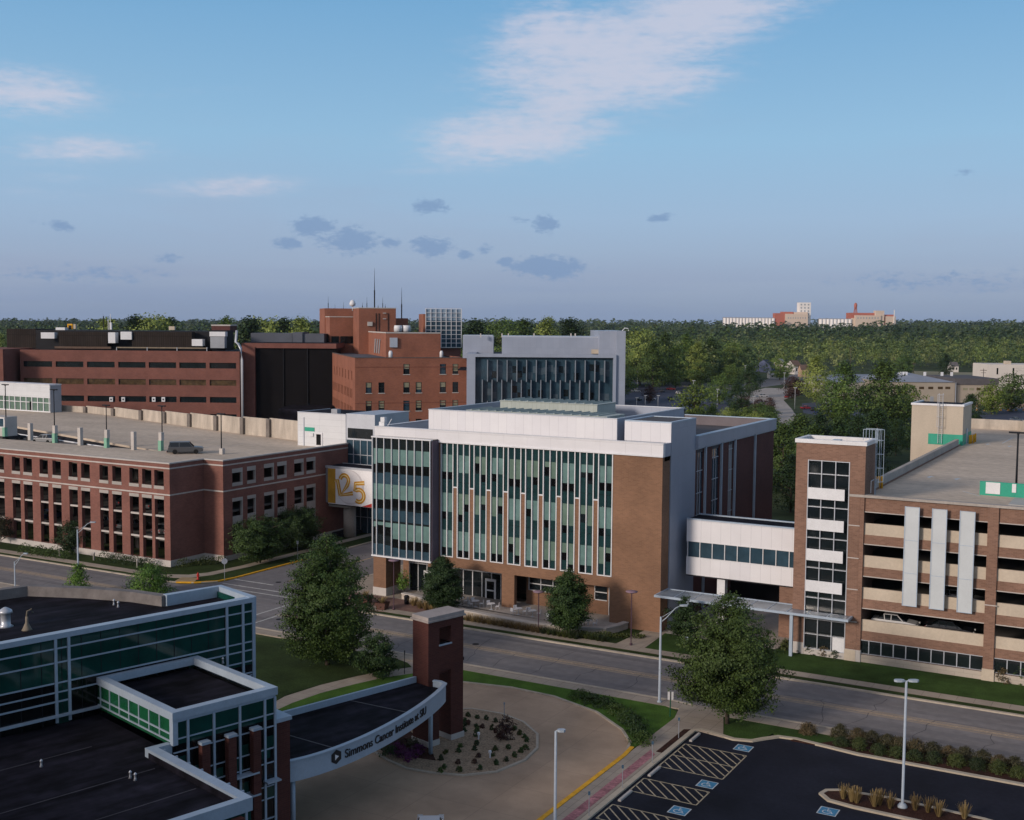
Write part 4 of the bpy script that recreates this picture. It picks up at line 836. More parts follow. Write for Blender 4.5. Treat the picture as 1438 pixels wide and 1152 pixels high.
    mb = MB(); mb.box(-86.3, -48.8, 158.5, 158.95, 19.5, 21.0); mb.build('parapet', noisy('brown_back_parapet', (.16, .14, .15), .1, .5), t); B('parapet_lip', alu2, t, (-86.3, -48.15, 158.4, 159.0, 21.0, 21.1), (-48.9, -48.15, 128.75, 158.4, 21.0, 21.1))
    # camera box on the roof corner
    mb = MB(); mb.box(-87.0, -86.2, 119.7, 120.3, 21.0, 21.5); mb.box(-86.7, -86.1, 119.6, 120.2, 21.5, 22.1); mb.tube([(-86.0, 120.2, 21), (-85.4, 120.2, 21.9)], .05); mb.build('roof_camera', white, t)
main_building()
for i, (x0, x1, y0, y1, z0, z1) in enumerate(((-76.5, -57.5, 123.6, 128.6, 20.0, 23.15), (-77.2, -63.2, 133.0, 138.5, 20.0, 23.8), (-71.5, -69.5, 121.9, 123.0, 19.8, 23.0))):
    t = thing('rooftop_unit', ['long pale green ribbed air handler nearest the front of the white roof screen', 'taller pale green ribbed air handler behind the other inside the roof screen', 'small grey roof unit tucked behind the white roof screen'][i], 'rooftop unit', ((x0+x1)/2, (y0+y1)/2, 19.75))
    B('casing', [unit_m, unit_m, greym][i], t, (x0, x1, y0, y1, 19.76, z1)); mb = MB(); mb.box(x0-.08, x1+.08, y0-.08, y1+.08, z1, z1+.08)
    k = x0+.6
    while k < x1-.3 and i < 2: mb.box(k, k+.07, y0, y1, z1+.08, z1+.22); k += 1.15
    mb.build('lid', unit_m if i < 2 else greym, t)
# terrace, low wall
def terrace():
    t = thing('terrace_wall', 'low curving pale stone wall round the cafe terrace', 'wall', (-68, 115, 0))
    pts = [P(566, 842), P(585, 846), P(610, 855), P(650, 866), P(700, 876), P(750, 885), P(800, 890), P(850, 892), P(868, 888)]; pts[-1] = (-52.9, 117.2); pts.append((-52.6, 118.9))
    pts = [(p[0], p[1]) for p in pts]
    mb = MB(); mb.strip(pts, .5, .0, .75); mb.build('wall', stone, t); mb = MB(); mb.strip(pts, .7, .75, .87); mb.build('wall_cap', precast_w, t)
    poly = pts+[(-54.2, 122.2), (-82, 122.2), (-81, 117)]
    sheet('terrace', poly, .5, conc, 0, 'grey concrete terrace behind the low wall')
    return pts
TP = terrace()
def cafe_table(label, x, y, z=.5):
    t = thing('cafe_table', label, 'table', (x, y, z), random.random(), 'white cafe tables on the terrace')
    mb = MB(); mb.lathe([(.45, .70), (.47, .72), (.45, .74)], k=14); mb.build('table_top', white, t, False); mb = MB(); mb.lathe([(.25, 0), (.25, .03), (.04, .06), (.04, .7)], k=8); mb.build('table_leg', alu, t, False)
def cafe_chair(label, x, y, rz, z=.5):
    t = thing('cafe_chair', label, 'chair', (x, y, z), rz, 'white cafe chairs on the terrace')
    mb = MB(); mb.box(-.22, .22, -.22, .22, .42, .46); mb.build('seat', white, t, False); mb = MB(); mb.box(-.22, .22, .19, .23, .5, .88); mb.build('backrest', white, t, False)
    for a in (-.2, .2):
        for b in (-.2, .2): mb = MB(); mb.tube([(a, b, 0), (a*.95, b*.95, .44 if b < 0 else .86)], .018, 6); mb.build('leg', alu, t, False)
tl = ['below the doors, left of the tree', 'right of the glass doors', 'beside the brick pier', 'right of the brick pier', 'in front of the long low window', 'near the dark street tree', 'left of the corner glass door']
for i, (px, py) in enumerate(((646, 848), (668, 852), (690, 856), (728, 863), (748, 866), (778, 871), (826, 880))):
    x, y = P(px, py, .5); cafe_table('round white cafe table '+tl[i], x, y)
    for j, a in enumerate((.3, 2.5, 4.3)[:2+i % 2]): cafe_chair('white cafe chair %s at the table %s' % (('on the left', 'on the right', 'behind')[j], tl[i]), x+.75*math.cos(a), y+.75*math.sin(a), a-math.pi/2)
# ------------------------------------------------------------------ footbridge, entrance canopy, glass stair tower
def footbridge():
    t = thing('footbridge', 'white enclosed footbridge with a band of windows between office building and garage', 'skybridge', (-41, 126, 0))
    x0, x1, Y = -47.6, -34.0, 124.
    B('panel_wall', panel_w, t, (x0, x1, Y, Y+4, 9.68, 12.1), (x0, x1, Y, Y+4, 5.85, 7.85)); B('window_band', g_blue, t, (x0+.02, x1, Y+.1, Y+3.9, 7.85, 9.68))
    mb = MB(); k = x0+.1
    while k < x1: mb.box(k, k+.08, Y-.02, Y+.1, 7.85, 9.68); k += 1.45
    mb.box(x0, x1, Y-.04, Y+.04, 7.8, 7.9); mb.box(x0, x1, Y-.04, Y+.04, 9.63, 9.73); mb.build('mullion', white, t)
    B('roof', roof_d, t, (x0, x1, Y+.3, Y+3.7, 12.0, 12.12)); mb = MB(); mb.box(x0, x1, Y-.06, Y+.28, 12.1, 12.24); mb.box(x0, x1, Y+3.72, Y+4.05, 12.1, 12.24); mb.build('coping', alu2, t)
    for x in (-43.6,): B('pier', white, t, (x-.45, x+.45, Y+.4, Y+1.3, 0, 5.85))
    B('brick_base', brick_g, t, (-36.9, -34.1, Y+.2, Y+3.6, 0, 5.8))
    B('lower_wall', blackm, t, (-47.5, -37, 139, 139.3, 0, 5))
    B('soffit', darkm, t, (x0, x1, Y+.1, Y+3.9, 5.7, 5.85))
footbridge()
def canopy2():
    t = thing('entrance_canopy', 'flat glass and steel canopy over the walk between office building and stair tower', 'canopy', (-38, 118, 0))
    x0, x1 = -48.4, -27.9
    B('glass_roof', noisy('canopy_glass', (.20, .24, .28), .25, .6, .25, .5), t, (x0, -33.3, 117.2, 120.6, 4.62, 4.70), (-33.3, x1, 117.2, 118.9, 4.62, 4.70))
    mb = MB(); mb.box(x0, x1, 117.05, 117.2, 4.5, 4.74); mb.box(x0, -33.3, 120.6, 120.8, 4.45, 4.75); mb.box(x0-.15, x0, 117.05, 120.8, 4.5, 4.74); mb.box(x1, x1+.15, 117.05, 118.9, 4.5, 4.74)
    k = x0+2
    while k < x1: mb.box(k, k+.08, 117.2, 118.9 if k > -33.6 else 120.6, 4.52, 4.73); k += 2.05
    mb.build('frame', alu2, t)
    for x, y in ((-44.8, 117), (-33.6, 117.2)): mb = MB(); mb.box(x-.16, x+.16, y+.24, y+.56, 0, 4.5); mb.build('post', alu2, t)
canopy2()
def glass_tower():
    t = thing('stair_tower', 'brown brick stair tower with a tall glazed front and four white panels', 'stair tower', (-30.3, 121, 0))
    x0, x1, Y = -33.95, -26.95, 119.; wx0, wx1 = -32.72, -28.46
    mb = MB(); mb.wall('x', Y, -1, .5, x0, x1, 1.3, 22.0, [(wx0, wx1, 1.3, 20.3)]); mb.wall('y', x1, 1, .4, Y+.5, 123.2, 1.3, 22.0); mb.wall('y', x0, -1, .4, Y+.5, 123.2, 1.3, 22.0); mb.wall('x', 123.6, 1, .4, x0, x1, 1.3, 22.0); mb.build('brick_wall', brick_g, t)
    B('stone_base', precast_w, t, (x0-.05, wx0, Y-.06, Y+4.5, .1, 1.3), (wx0, wx1, Y+.0, Y+4.5, .1, .75), (wx1, x1+.05, Y-.06, Y+4.5, .1, 1.3))
    g = B('glass', g_dark, t, (wx0, wx1, Y+.2, Y+.4, .75, 20.3))
    mb = MB()
    for x in (wx0+.05, wx0+1.42, wx0+2.84, wx1-.05): mb.box(x-.04, x+.04, Y-.03, Y+.2, .75, 20.3)
    for z in (.8, 2.3, 3.9, 6.1, 9.2, 12.3, 15.5, 18.9, 20.25): mb.box(wx0, wx1, Y-.02, Y+.19, z-.035, z+.035)
    mb.build('mullion', alu, g)
    zs = [(16.35, 17.5), (13.15, 14.3), (10.0, 11.2), (6.8, 7.95)]
    for a, b in zs: B('white_panel', white, t, (wx0+.17, wx1-.4, Y-.32, Y-.2, a, b))
    B('white_panel', white, t, (wx1-1.3, wx1, Y+.05, Y+.2, .75, 2.3))
    mb = MB(); mb.box(x0-.12, x1+.12, Y-.12, Y+.35, 22.0, 22.4); mb.box(x0-.12, x0+.3, Y+.35, 123.7, 22.0, 22.397); mb.box(x1-.3, x1+.12, Y+.35, 123.7, 22.0, 22.397); mb.box(x0+.3, x1-.3, 123.3, 123.7, 22.0, 22.4); mb.build('coping', white, t)
    B('roof', roof_d, t, (x0+.3, x1-.3, Y+.35, 123.3, 21.6, 21.9)); B('roof_hatch', alu2, t, (x0+3.2, x0+4.0, 120.8, 121.6, 21.9, 22.3))
    mb = MB(); mb.tube([(-26.6, 120.1, 17.2), (-26.6, 120.1, 18.4), (-26.6, 121.3, 18.4)], .04); mb.build('handrail', alu, t)
    # caged ladder
    lx, ly = -26.5, 121.6
    l = MB()
    for dy in (-.25, .25): l.tube([(lx, ly+dy, 16.4), (lx, ly+dy, 23.6)], .035, 6)
    for k in range(22): l.tube([(lx, ly-.25, 16.7+k*.3), (lx, ly+.25, 16.7+k*.3)], .02, 5)
    for z in (18.2, 19.6, 21.0, 22.4, 23.5): l.tube([(lx, ly-.4, z), (lx+.45, ly-.38, z), (lx+.75, ly, z), (lx+.45, ly+.38, z), (lx, ly+.4, z)], .028, 5)
    for dy, dx in ((-.38, .4), (0, .75), (.38, .4)): l.tube([(lx+dx, ly+dy, 18.2), (lx+dx, ly+dy, 23.5)], .025, 5)
    for dx in (-1.2, -.6, 0): l.tube([(lx+dx, ly-.6, 22.4), (lx+dx, ly-.6, 23.5)], .03, 5); l.tube([(lx+dx, ly+.6, 22.4), (lx+dx, ly+.6, 23.5)], .03, 5)
    l.tube([(lx-1.2, ly-.6, 23.5), (lx, ly-.6, 23.5)], .03, 5); l.tube([(lx-1.2, ly+.6, 23.5), (lx, ly+.6, 23.5)], .03, 5); l.build('ladder', alu2, t)
glass_tower()
# ------------------------------------------------------------------ brown brick garage (right)
def right_garage():
    t = thing('parking_garage', 'brown brick and beige concrete parking garage with three hanging white panels', 'parking garage', (0, 150, 0))
    Y = 119.2; x0 = -28.4; XE = 26.5
    bays = [(-27.35, -15.35), (-14.42, -2.4), (-1.5, 10.5), (11.4, 23.4)]
    holes = []; beige = Bits('spandrel')
    for a, b in bays:
        for k in range(4):
            z1 = 15.35-k*3.262; holes.append((a, b, z1-2.28, z1))
            beige.box(a, b, Y+.10, Y+.35, z1-2.28, z1-1.12)
        holes.append((a, b, .95, 2.33))
    mb = MB(); mb.wall('x', Y, -1, .45, x0, XE, 0.9, 16.85, holes); mb.wall('y', x0, -1, .4, Y+.45, 186, 0, 16.5); mb.build('brick_wall', brick_g, t)
    beige.done(precast, t)
    pil = Bits('pilaster'); bs = Bits('pilaster_base'); bandm = Bits('band')
    for x in (-28.45, -15.37, -2.42, 10.48, 23.4):
        pil.box(x, x+(1.08 if x < -28 else .96), Y-.22, Y, 1.25, 17.0); bs.box(x-.05, x+1.06, Y-.3, Y, -.0, 1.25)
        for z in ((4.1, 7.4, 10.6, 13.9) if x < -28 else (7.4,)): bandm.box(x-.02, x+1.1, Y-.25, Y-.2, z, z+.09)
    pil.done(brick_g, t); bs.done(precast, t); bandm.done(precast_w, t)
    st = MB(); st.box(x0, XE, Y-.12, Y, 0, .88); st.build('stone_base', stone, t)
    lips = MB()
    for a, b in bays:
        for k in range(4): z1 = 15.35-k*3.262; lips.box(a, b, Y-.05, Y+.1, z1, z1+.08)
    lips.build('lintel', precast_w, t)
    for a, b in bays:
        w = B('ground_window', g_dark, t, (a, b, Y+.15, Y+.3, .95, 2.33)); f = MB(); n = 10
        for k in range(n+1): x = a+(b-a)*k/n; f.box(x-.045, x+.045, Y+.02, Y+.15, .95, 2.33)
        f.box(a, b, Y+.0, Y+.15, .93, .99); f.box(a, b, Y-.03, Y+.15, 2.31, 2.38); f.build('frame', alu, w)
    for x in (-22.9, -20.35, -17.8):
        o = B('hanging_panel', noisy('translucent_white', (.50, .54, .56), .05, .5, .45, .4, fineamt=.02), t, (x, x+1.32, Y-.62, Y-.5, 6.55, 16.3)); f = MB()
        for dx in (-.04, 1.28): f.box(x+dx, x+dx+.08, Y-.66, Y-.48, 6.5, 16.35)
        for z in (6.5, 9.75, 13.0, 16.3): f.box(x, x+1.3, Y-.65, Y-.62, z, z+.05)
        f.build('panel_frame', alu2, o); bk = MB()
        for z in (8, 11.3, 14.5): bk.box(x+.5, x+.7, Y-.5, Y, z, z+.15)
        bk.build('bracket', alu, o)
    cp = MB(); cp.box(x0-.1, XE, Y-.28, Y+.5, 16.85, 17.1); cp.box(x0-.12, x0+.35, Y+.5, 183, 16.5, 17.35); cp.build('coping', conc, t)
    B('roof_deck', deck_m, t, (x0+.35, XE, Y+.5, 217, 15.95, 16.3), (x0-6, x0+.35, 186, 217, 15.95, 16.29))
    B('parapet_wall', conc_wall, t, (-34, -22.7, 216.6, 217, 16.3, 18.0), (-22.7, XE, 213.6, 214, 16.3, 18.3), (-23.1, -22.7, 214, 216.6, 16.3, 18.1), (-34.4, -34, 186, 217, 16.3, 17.9))
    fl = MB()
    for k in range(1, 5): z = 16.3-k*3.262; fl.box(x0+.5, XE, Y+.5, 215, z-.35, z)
    fl.build('floor_slab', noisy('dim_slab_b', (.10, .095, .09), .2, .5), t); iw = MB(); iw.box(x0+.5, XE, 135.5, 135.8, 0, 15.9)  # slabs take the same dark tone in place of interior shade
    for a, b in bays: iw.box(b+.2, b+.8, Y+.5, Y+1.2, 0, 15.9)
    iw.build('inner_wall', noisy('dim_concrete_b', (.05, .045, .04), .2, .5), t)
    # deck markings
    mk = MB()
    for px, py in ((1306, 670), (1344, 673), (1387, 624), (1418, 627)):
        x, y = P(px, py, 16.3); mk.face([(x-.15, y-1.0, 16.305), (x+.15, y-1.0, 16.305), (x+.15, y+.1, 16.305), (x+.5, y+.1, 16.305), (x, y+1.0, 16.305), (x-.5, y+.1, 16.305), (x-.15, y+.1, 16.305)])
    for k in range(7): y = 150+k*8; mk.box(-21, -10, y, y+.1, 16.301, 16.305) if k > 8 else None
    a, b = P(1407, 623, 16.3), P(1422, 615, 16.3); mk.strip([a, b], .15, 16.301, 16.306); mk.strip([P(1352, 690, 16.3), P(1376, 697, 16.3)], .12, 16.301, 16.306); mk.build('deck_arrow', wpaint, t)
    jt = MB()
    for k in range(22): jt.box(x0+.5, XE, 124+k*4.1, 124.05+k*4.1, 16.3, 16.303)
    jt.build('deck_joint', noisy('joint_sealant', (.20, .175, .15), .2, 2.), t)
    # green painted ramp wall
    w = B('green_wall', green_p, t, (-17.9, XE, 131.4, 131.7, 16.3, 17.75)); B('white_notice', white, w, (-17.3, -15.9, 131.33, 131.4, 16.5, 17.7)); B('white_notice', white, w, (-14.75, -14.35, 131.31, 131.4, 16.8, 17.7))
    B('ramp_slab', noisy('light_ramp', (.42, .42, .40), .1, .5), t, (-14.4, -12.6, 125.5, 131, 16.3, 16.36))
    # stair house at the far end of the deck
    sx0, sx1, sy = -35.1, -27.75, 184.2
    s = B('stair_house', noisy('beige_stucco', (.47, .41, .33), .08, .5, .85, .2, streak=(1, 1, .3)), t, (sx0, sx1, sy, sy+8, 12, 22.1))
    B('coping', white, t, (sx0-.12, sx1+.12, sy-.12, sy+.3, 22.1, 22.4), (sx0-.12, sx0+.3, sy+.3, sy+8.1, 22.1, 22.397), (sx1-.3, sx1+.12, sy+.3, sy+8.1, 22.1, 22.397)); B('roof', roof_d, t, (sx0+.3, sx1-.3, sy+.3, sy+8, 22.1, 22.2))
    B('green_band', green_p, t, (-32.6, sx1+.05, sy-.05, sy, 16.3, 17.9), (sx1, sx1+.05, sy, sy+8, 16.3, 17.9)); B('side_door', alu2, t, (sx1+.05, sx1+.1, sy+3, sy+4.2, 16.3, 18.6))
    l = MB(); lx, ly = -30.9, sy-.3
    for dx in (-.28, .28): l.tube([(lx+dx, ly, 16.5), (lx+dx, ly, 24.0)], .04, 6)
    for k in range(24): l.tube([(lx-.28, ly, 16.7+k*.3), (lx+.28, ly, 16.7+k*.3)], .022, 5)
    for z in (19, 20.5, 22, 23.8): l.tube([(lx-.4, ly, z), (lx-.38, ly-.6, z), (lx+.38, ly-.6, z), (lx+.4, ly, z)], .03, 5)
    for dx in (-.38, .38): l.tube([(lx+dx, ly-.6, 19), (lx+dx, ly-.6, 23.8)], .03, 5)
    l.build('ladder', alu, t)
right_garage()
for grp, pts, lab in (('a', ((1230, 686), (1234, 686), (1238, 686)), 'beside the caged ladder'), ('b', ((1361.5, 623.5), (1364, 623), (1367, 622.5), (1369.5, 621)), 'beside the far stair house')):
    for i, (px, py) in enumerate(pts):
        x, y = P(px, py, 16.3); mb = MB(); mb.lathe([(.13, 0), (.13, 1.25), (.09, 1.33)], k=10); o = mb.build('bollard', yellow, smooth=True); o.location = (x, y, 16.3)
        tag(o, 'yellow steel bollard %s, number %s from the left' % (lab, ('one', 'two', 'three', 'four')[i]), 'bollard', 'yellow bollards on the garage deck')
x, y = P(1430, 698, 16.3); deck_lamp('dark light pole above the green wall on the garage deck', -14.45, 132.2, 16.3, 6.6, darkm, .9, None, .12)
# ------------------------------------------------------------------ glass institute building in the foreground, turned 15 degrees
AO = R(45.0)-YAW; OX, OY = -50.31, 79.30; UU = (math.sin(AO), math.cos(AO)); VV = (-math.cos(AO), math.sin(AO)); RZF = math.pi/2-AO
def lo(x, y): return ((x-OX)*UU[0]+(y-OY)*UU[1], (x-OX)*VV[0]+(y-OY)*VV[1])
def ftree(name, label, cat): return thing(name, label, cat, (OX, OY, 0), RZF)
def institute():
    t = ftree('institute_building', 'dark roofed institute building with green glass walls and pale blue trim in the foreground', 'building')
    def b(name, mt, *bx, parent=None): return B(name, mt, parent or t, *bx, world=False)
    V0 = 2.05
    # tall wing: glass wall facing the camera
    wr = [(-17.4, V0), (-17.2, 6.8), (-21.6, 6.9), (-22.6, 9.8), (-24.6, 13.2), (-27.3, 16.7), (-29.4, 16.9), (-46, 19), (-62, 19), (-62, V0)]
    mb = MB(); mb.prism([(-17.6, V0+.2), (-17.4, 6.6), (-21.8, 6.7), (-22.8, 9.8), (-24.8, 13.1), (-27.4, 16.5), (-61.8, 18.8), (-61.8, V0+.2)], 0, 13.55); mb.build('wing_roof', roof_d, t, False)
    mb = MB(); mb.strip(wr[:3], .55, 12.6, 14.35); mb.build('roof_trim', alu2, t, False)
    mb = MB(); mb.strip(wr[2:], .7, 12.4, 14.3); mb.build('stone_coping', noisy('weathered_coping', (.17, .155, .15), .25, 1.), t, False)
    b('roof_trim', alu2, (-62, -17.3, V0-.12, V0+.5, 13.98, 14.32))
    g = MB(); g.m = 0; g.box(-62, -17.35, V0, V0+.2, 11.15, 13.98); g.m = 1; g.box(-62, -17.35, V0, V0+.2, 8.5, 11.15); g.m = 0; g.box(-31.75, -31.0, V0-.012, V0, 8.5, 11.15); g.box(-19.5, -17.4, V0-.012, V0, 9.5, 13.9); g.box(-22.5, -19.5, V0-.012, V0, 8.5, 11.1)
    g.m = 0; g.box(-17.55, -17.35, V0, 6.8, 0, 13.98); g.box(-22.0, -17.4, V0+.0, V0+.2, 0, 8.5); g.build('glass_wall', [g_green, g_black], t, False)
    f = MB()
    for z in (13.35, 12.45, 11.15, 10.55): f.box(-62, -17.32, V0-.06, V0-.001, z-.045, z+.045)
    for z in (8.9, 9.75): f.box(-22.4, -17.32, V0-.06, V0-.001, z-.045, z+.045)
    for z in (9.95,): f.box(-62, -31, V0-.06, V0-.001, z-.05, z+.05)
    for u in (-31.8, -30.95, -19.55, -18.25): f.box(u-.09, u+.09, V0-.1, V0-.001, 8.6, 13.98)
    f.box(-62, -29, V0-.25, V0-.001, 8.98, 9.12)
    for k in range(8): z = 1+k*1.1; f.box(-22, -17.32, V0-.06, V0-.001, z-.04, z+.04)
    f.box(-17.5, -17.26, V0-.1, V0+.1, 0, 14.0); f.build('mullion', alu2, t, False)
    f = MB(); k = -60.
    while k < -17.5: f.box(k-.02, k+.02, V0-.02, V0-.001, 8.5, 13.9); k += 1.3
    f.build('glass_joint', darkm, t, False)
    # box
    BU0, BU1, BV0 = -29.05, -21.95, -7.6
    b('box_roof', roof_d, (BU0+.4, BU1-.4, BV0+.4, V0-.05, 9.9, 10.2))
    b('roof_trim', alu2, (BU0-.1, BU1+.1, BV0-.12, BV0+.42, 10.5, 10.98), (BU0-.1, BU0+.42, BV0+.42, V0-.02, 10.5, 10.977), (BU1-.42, BU1+.1, BV0+.42, V0-.02, 10.5, 10.977), (BU0+.42, BU1-.42, V0-.4, V0-.02, 10.5, 10.974), (BU0+.0, BU1+.0, BV0+.0, BV0+.3, 10.3, 10.5))
    b('inner_parapet', darkm, (BU0+.42, BU1-.42, BV0+.42, BV0+.5, 10.2, 10.5), (BU0+.42, BU0+.5, BV0+.5, V0-.4, 10.2, 10.5))
    g = MB(); g.m = 0; g.box(BU0+.02, BU0+.22, BV0+.3, V0, 8.9, 10.5); g.m = 1; g.box(BU0+.25, BU1-.02, BV0+.04, BV0+.24, 8.95, 10.3); g.m = 2; g.box(BU0+.25, BU1-.02, BV0+.04, BV0+.24, 0, 8.95); g.box(BU1-.22, BU1-.02, BV0+.24, V0, 0, 10.3)
    g.m = 1
    for u0, z0 in ((-28.9, 7.5), (-28.9, 8.2), (-26.4, 6.8), (-25.0, 7.0), (-24.6, 7.8), (-23.0, 7.2), (-22.7, 4.6), (-22.7, 7.9), (-24.6, 5.4), (-28.9, 5.6), (-27.6, 7.4)): g.box(u0, u0+.66, BV0+.03, BV0+.041, z0-.7, z0)
    gl = g.build('glass_wall', [g_bgreen, g_green, g_black], t, False)
    f = MB()
    for k in range(8): v = BV0+.35+k*(V0-BV0-.7)/7; f.box(BU0-.03, BU0+.02, v-.05, v+.05, 9.15, 10.5)
    for z in (9.15, 9.6): f.box(BU0-.04, BU0+.02, BV0, V0, z-.045, z+.045)
    f.box(BU0-.05, BU0+.28, BV0-.05, BV0+.3, 8.95, 10.5)
    for u in (-28.1, -26.35, -24.55, -22.75, -22.0): f.box(u-.075, u+.075, BV0-.06, BV0+.04, 0, 10.35)
    for z in (9.3, 8.5, 7.1, 6.2, 4.7, 3.9, 2.6, 1.5): f.box(BU0, BU1, BV0-.03, BV0+.035, z-.035, z+.035)
    for u0, u1, z in ((-26.7, -26.0, 5.4), (-24.4, -23.4, 4.6), (-25.1, -23.5, 6.0), (-22.9, -21.9, 5.1)): f.box(u0, u1, BV0-.55, BV0+.03, z-.05, z+.05)
    f.build('mullion', alu2, t, False)
    for u in (-27.45, -25.65, -23.9): b('brick_fin', brick_t, (u, u+.55, BV0-.5, BV0-.07, 0, 8.7)); b('fin_cap', alu2, (u-.04, u+.59, BV0-.55, BV0-.06, 8.7, 8.86))
    # low roof
    b('low_roof', roof_d, (-62, -30.5, -16.9, V0-.01, 8.0, 8.5), (-30.5, -29.06, -7.0, V0-.01, 8.0, 8.497))
    b('low_parapet', roof_d, (-30.55, -30.5, -16.9, -7.4, 8.5, 8.85))
    b('roof_trim', alu2, (-30.5, -29.9, -17.4, -6.9, 8.3, 9.02), (-29.9, -29.0, -7.35, -6.9, 8.3, 9.017), (-62, -30.5, -17.4, -16.9, 8.3, 9.01))
    kx = Bits('trim_clip')
    for k in range(7): v = -16.2+k*1.4; kx.box(-29.9, -29.65, v, v+.1, 8.75, 8.95); 
    kx.done(alu2, t, False)
    g = MB(); g.box(-62, -29.95, -17.3, -16.95, 0, 8.3); g.build('glass_wall', g_green, t, False)
    f = MB(); k = -60.
    i = 0
    while k < -30: f.box(k-.07, k+.07, -17.36, -17.3, 0, 8.3); k += 1.75
    for z in (7.6, 6.0, 4.4): f.box(-62, -29.95, -17.35, -17.3, z-.05, z+.05)
    f.build('mullion', alu2, t, False)
    k = -59.2
    while k < -30.3: b('brick_fin', brick_t, (k, k+.6, -17.75, -17.37, 0, 8.2)); k += 3.5/2
    for u0, v0, u1, v1 in ((-60, -3.5, -32, -3.2), (-58, -9.5, -31, -9.0), (-60, -13.8, -30.8, -13.2)):
        mb = MB(); mb.strip([(u0, v0), (u1, v1)], .09, 8.5, 8.512); mb.build('roof_seam', noisy('roof_seam', (.05, .048, .058), .3, 1.), t, False)
    for i, (px, py) in enumerate(((8, 880), (38, 885), (160, 850), (166, 853), (58, 1077), (183, 1093), (190, 1096), (92, 985), (3, 1027), (313, 932), (237, 942))):
        z = 13.55 if i < 4 else (10.2 if i in (9, 10) else 8.5)
        if i == 7: continue
        u, v = lo(*P(px, py, z)); mb = MB(); r_ = .32 if i in (0, 1) else .06; hh = 1.3 if i in (0, 1) else .45
        mb.lathe([(r_*1.6, z), (r_, z+.12), (r_, z+hh*.7), (r_*1.5, z+hh*.72), (r_*1.3, z+hh*.85), (r_*.3, z+hh)] if i != 1 else [(.35, z), (.28, z+.1), (.1, z+.5), (.09, z+.9)], u, v, 12)
        if i == 1: mb.tube([(u, v, z+.9), (u+.05, v, z+1.25), (u+.3, v, z+1.35), (u+.4, v, z+1.1)], .07)
        mb.build('roof_vent', [alu, noisy('rusty_vent', (.20, .17, .13), .3, 2.)][i == 1], t, False, True)
    # brick pillar and glass below the canopy end
    b('brick_pillar', brick_t, (-21.85, -20.75, -7.4, -5.9, 0, 8.55)); b('pillar_cap', alu2, (-21.95, -20.65, -7.5, -5.8, 8.55, 8.8)); b('glass_wall', g_black, (-20.75, -20.0, -6.2, 1.5, 0, 4.4), (-21.9, -20.0, 1.5, 2, 0, 5))
    f = MB()
    for z in (3.6, 2.4, 1.2): f.box(-20.75, -20.0, -6.26, -6.2, z-.04, z+.04)
    f.build('mullion', alu2, t, False)
institute()
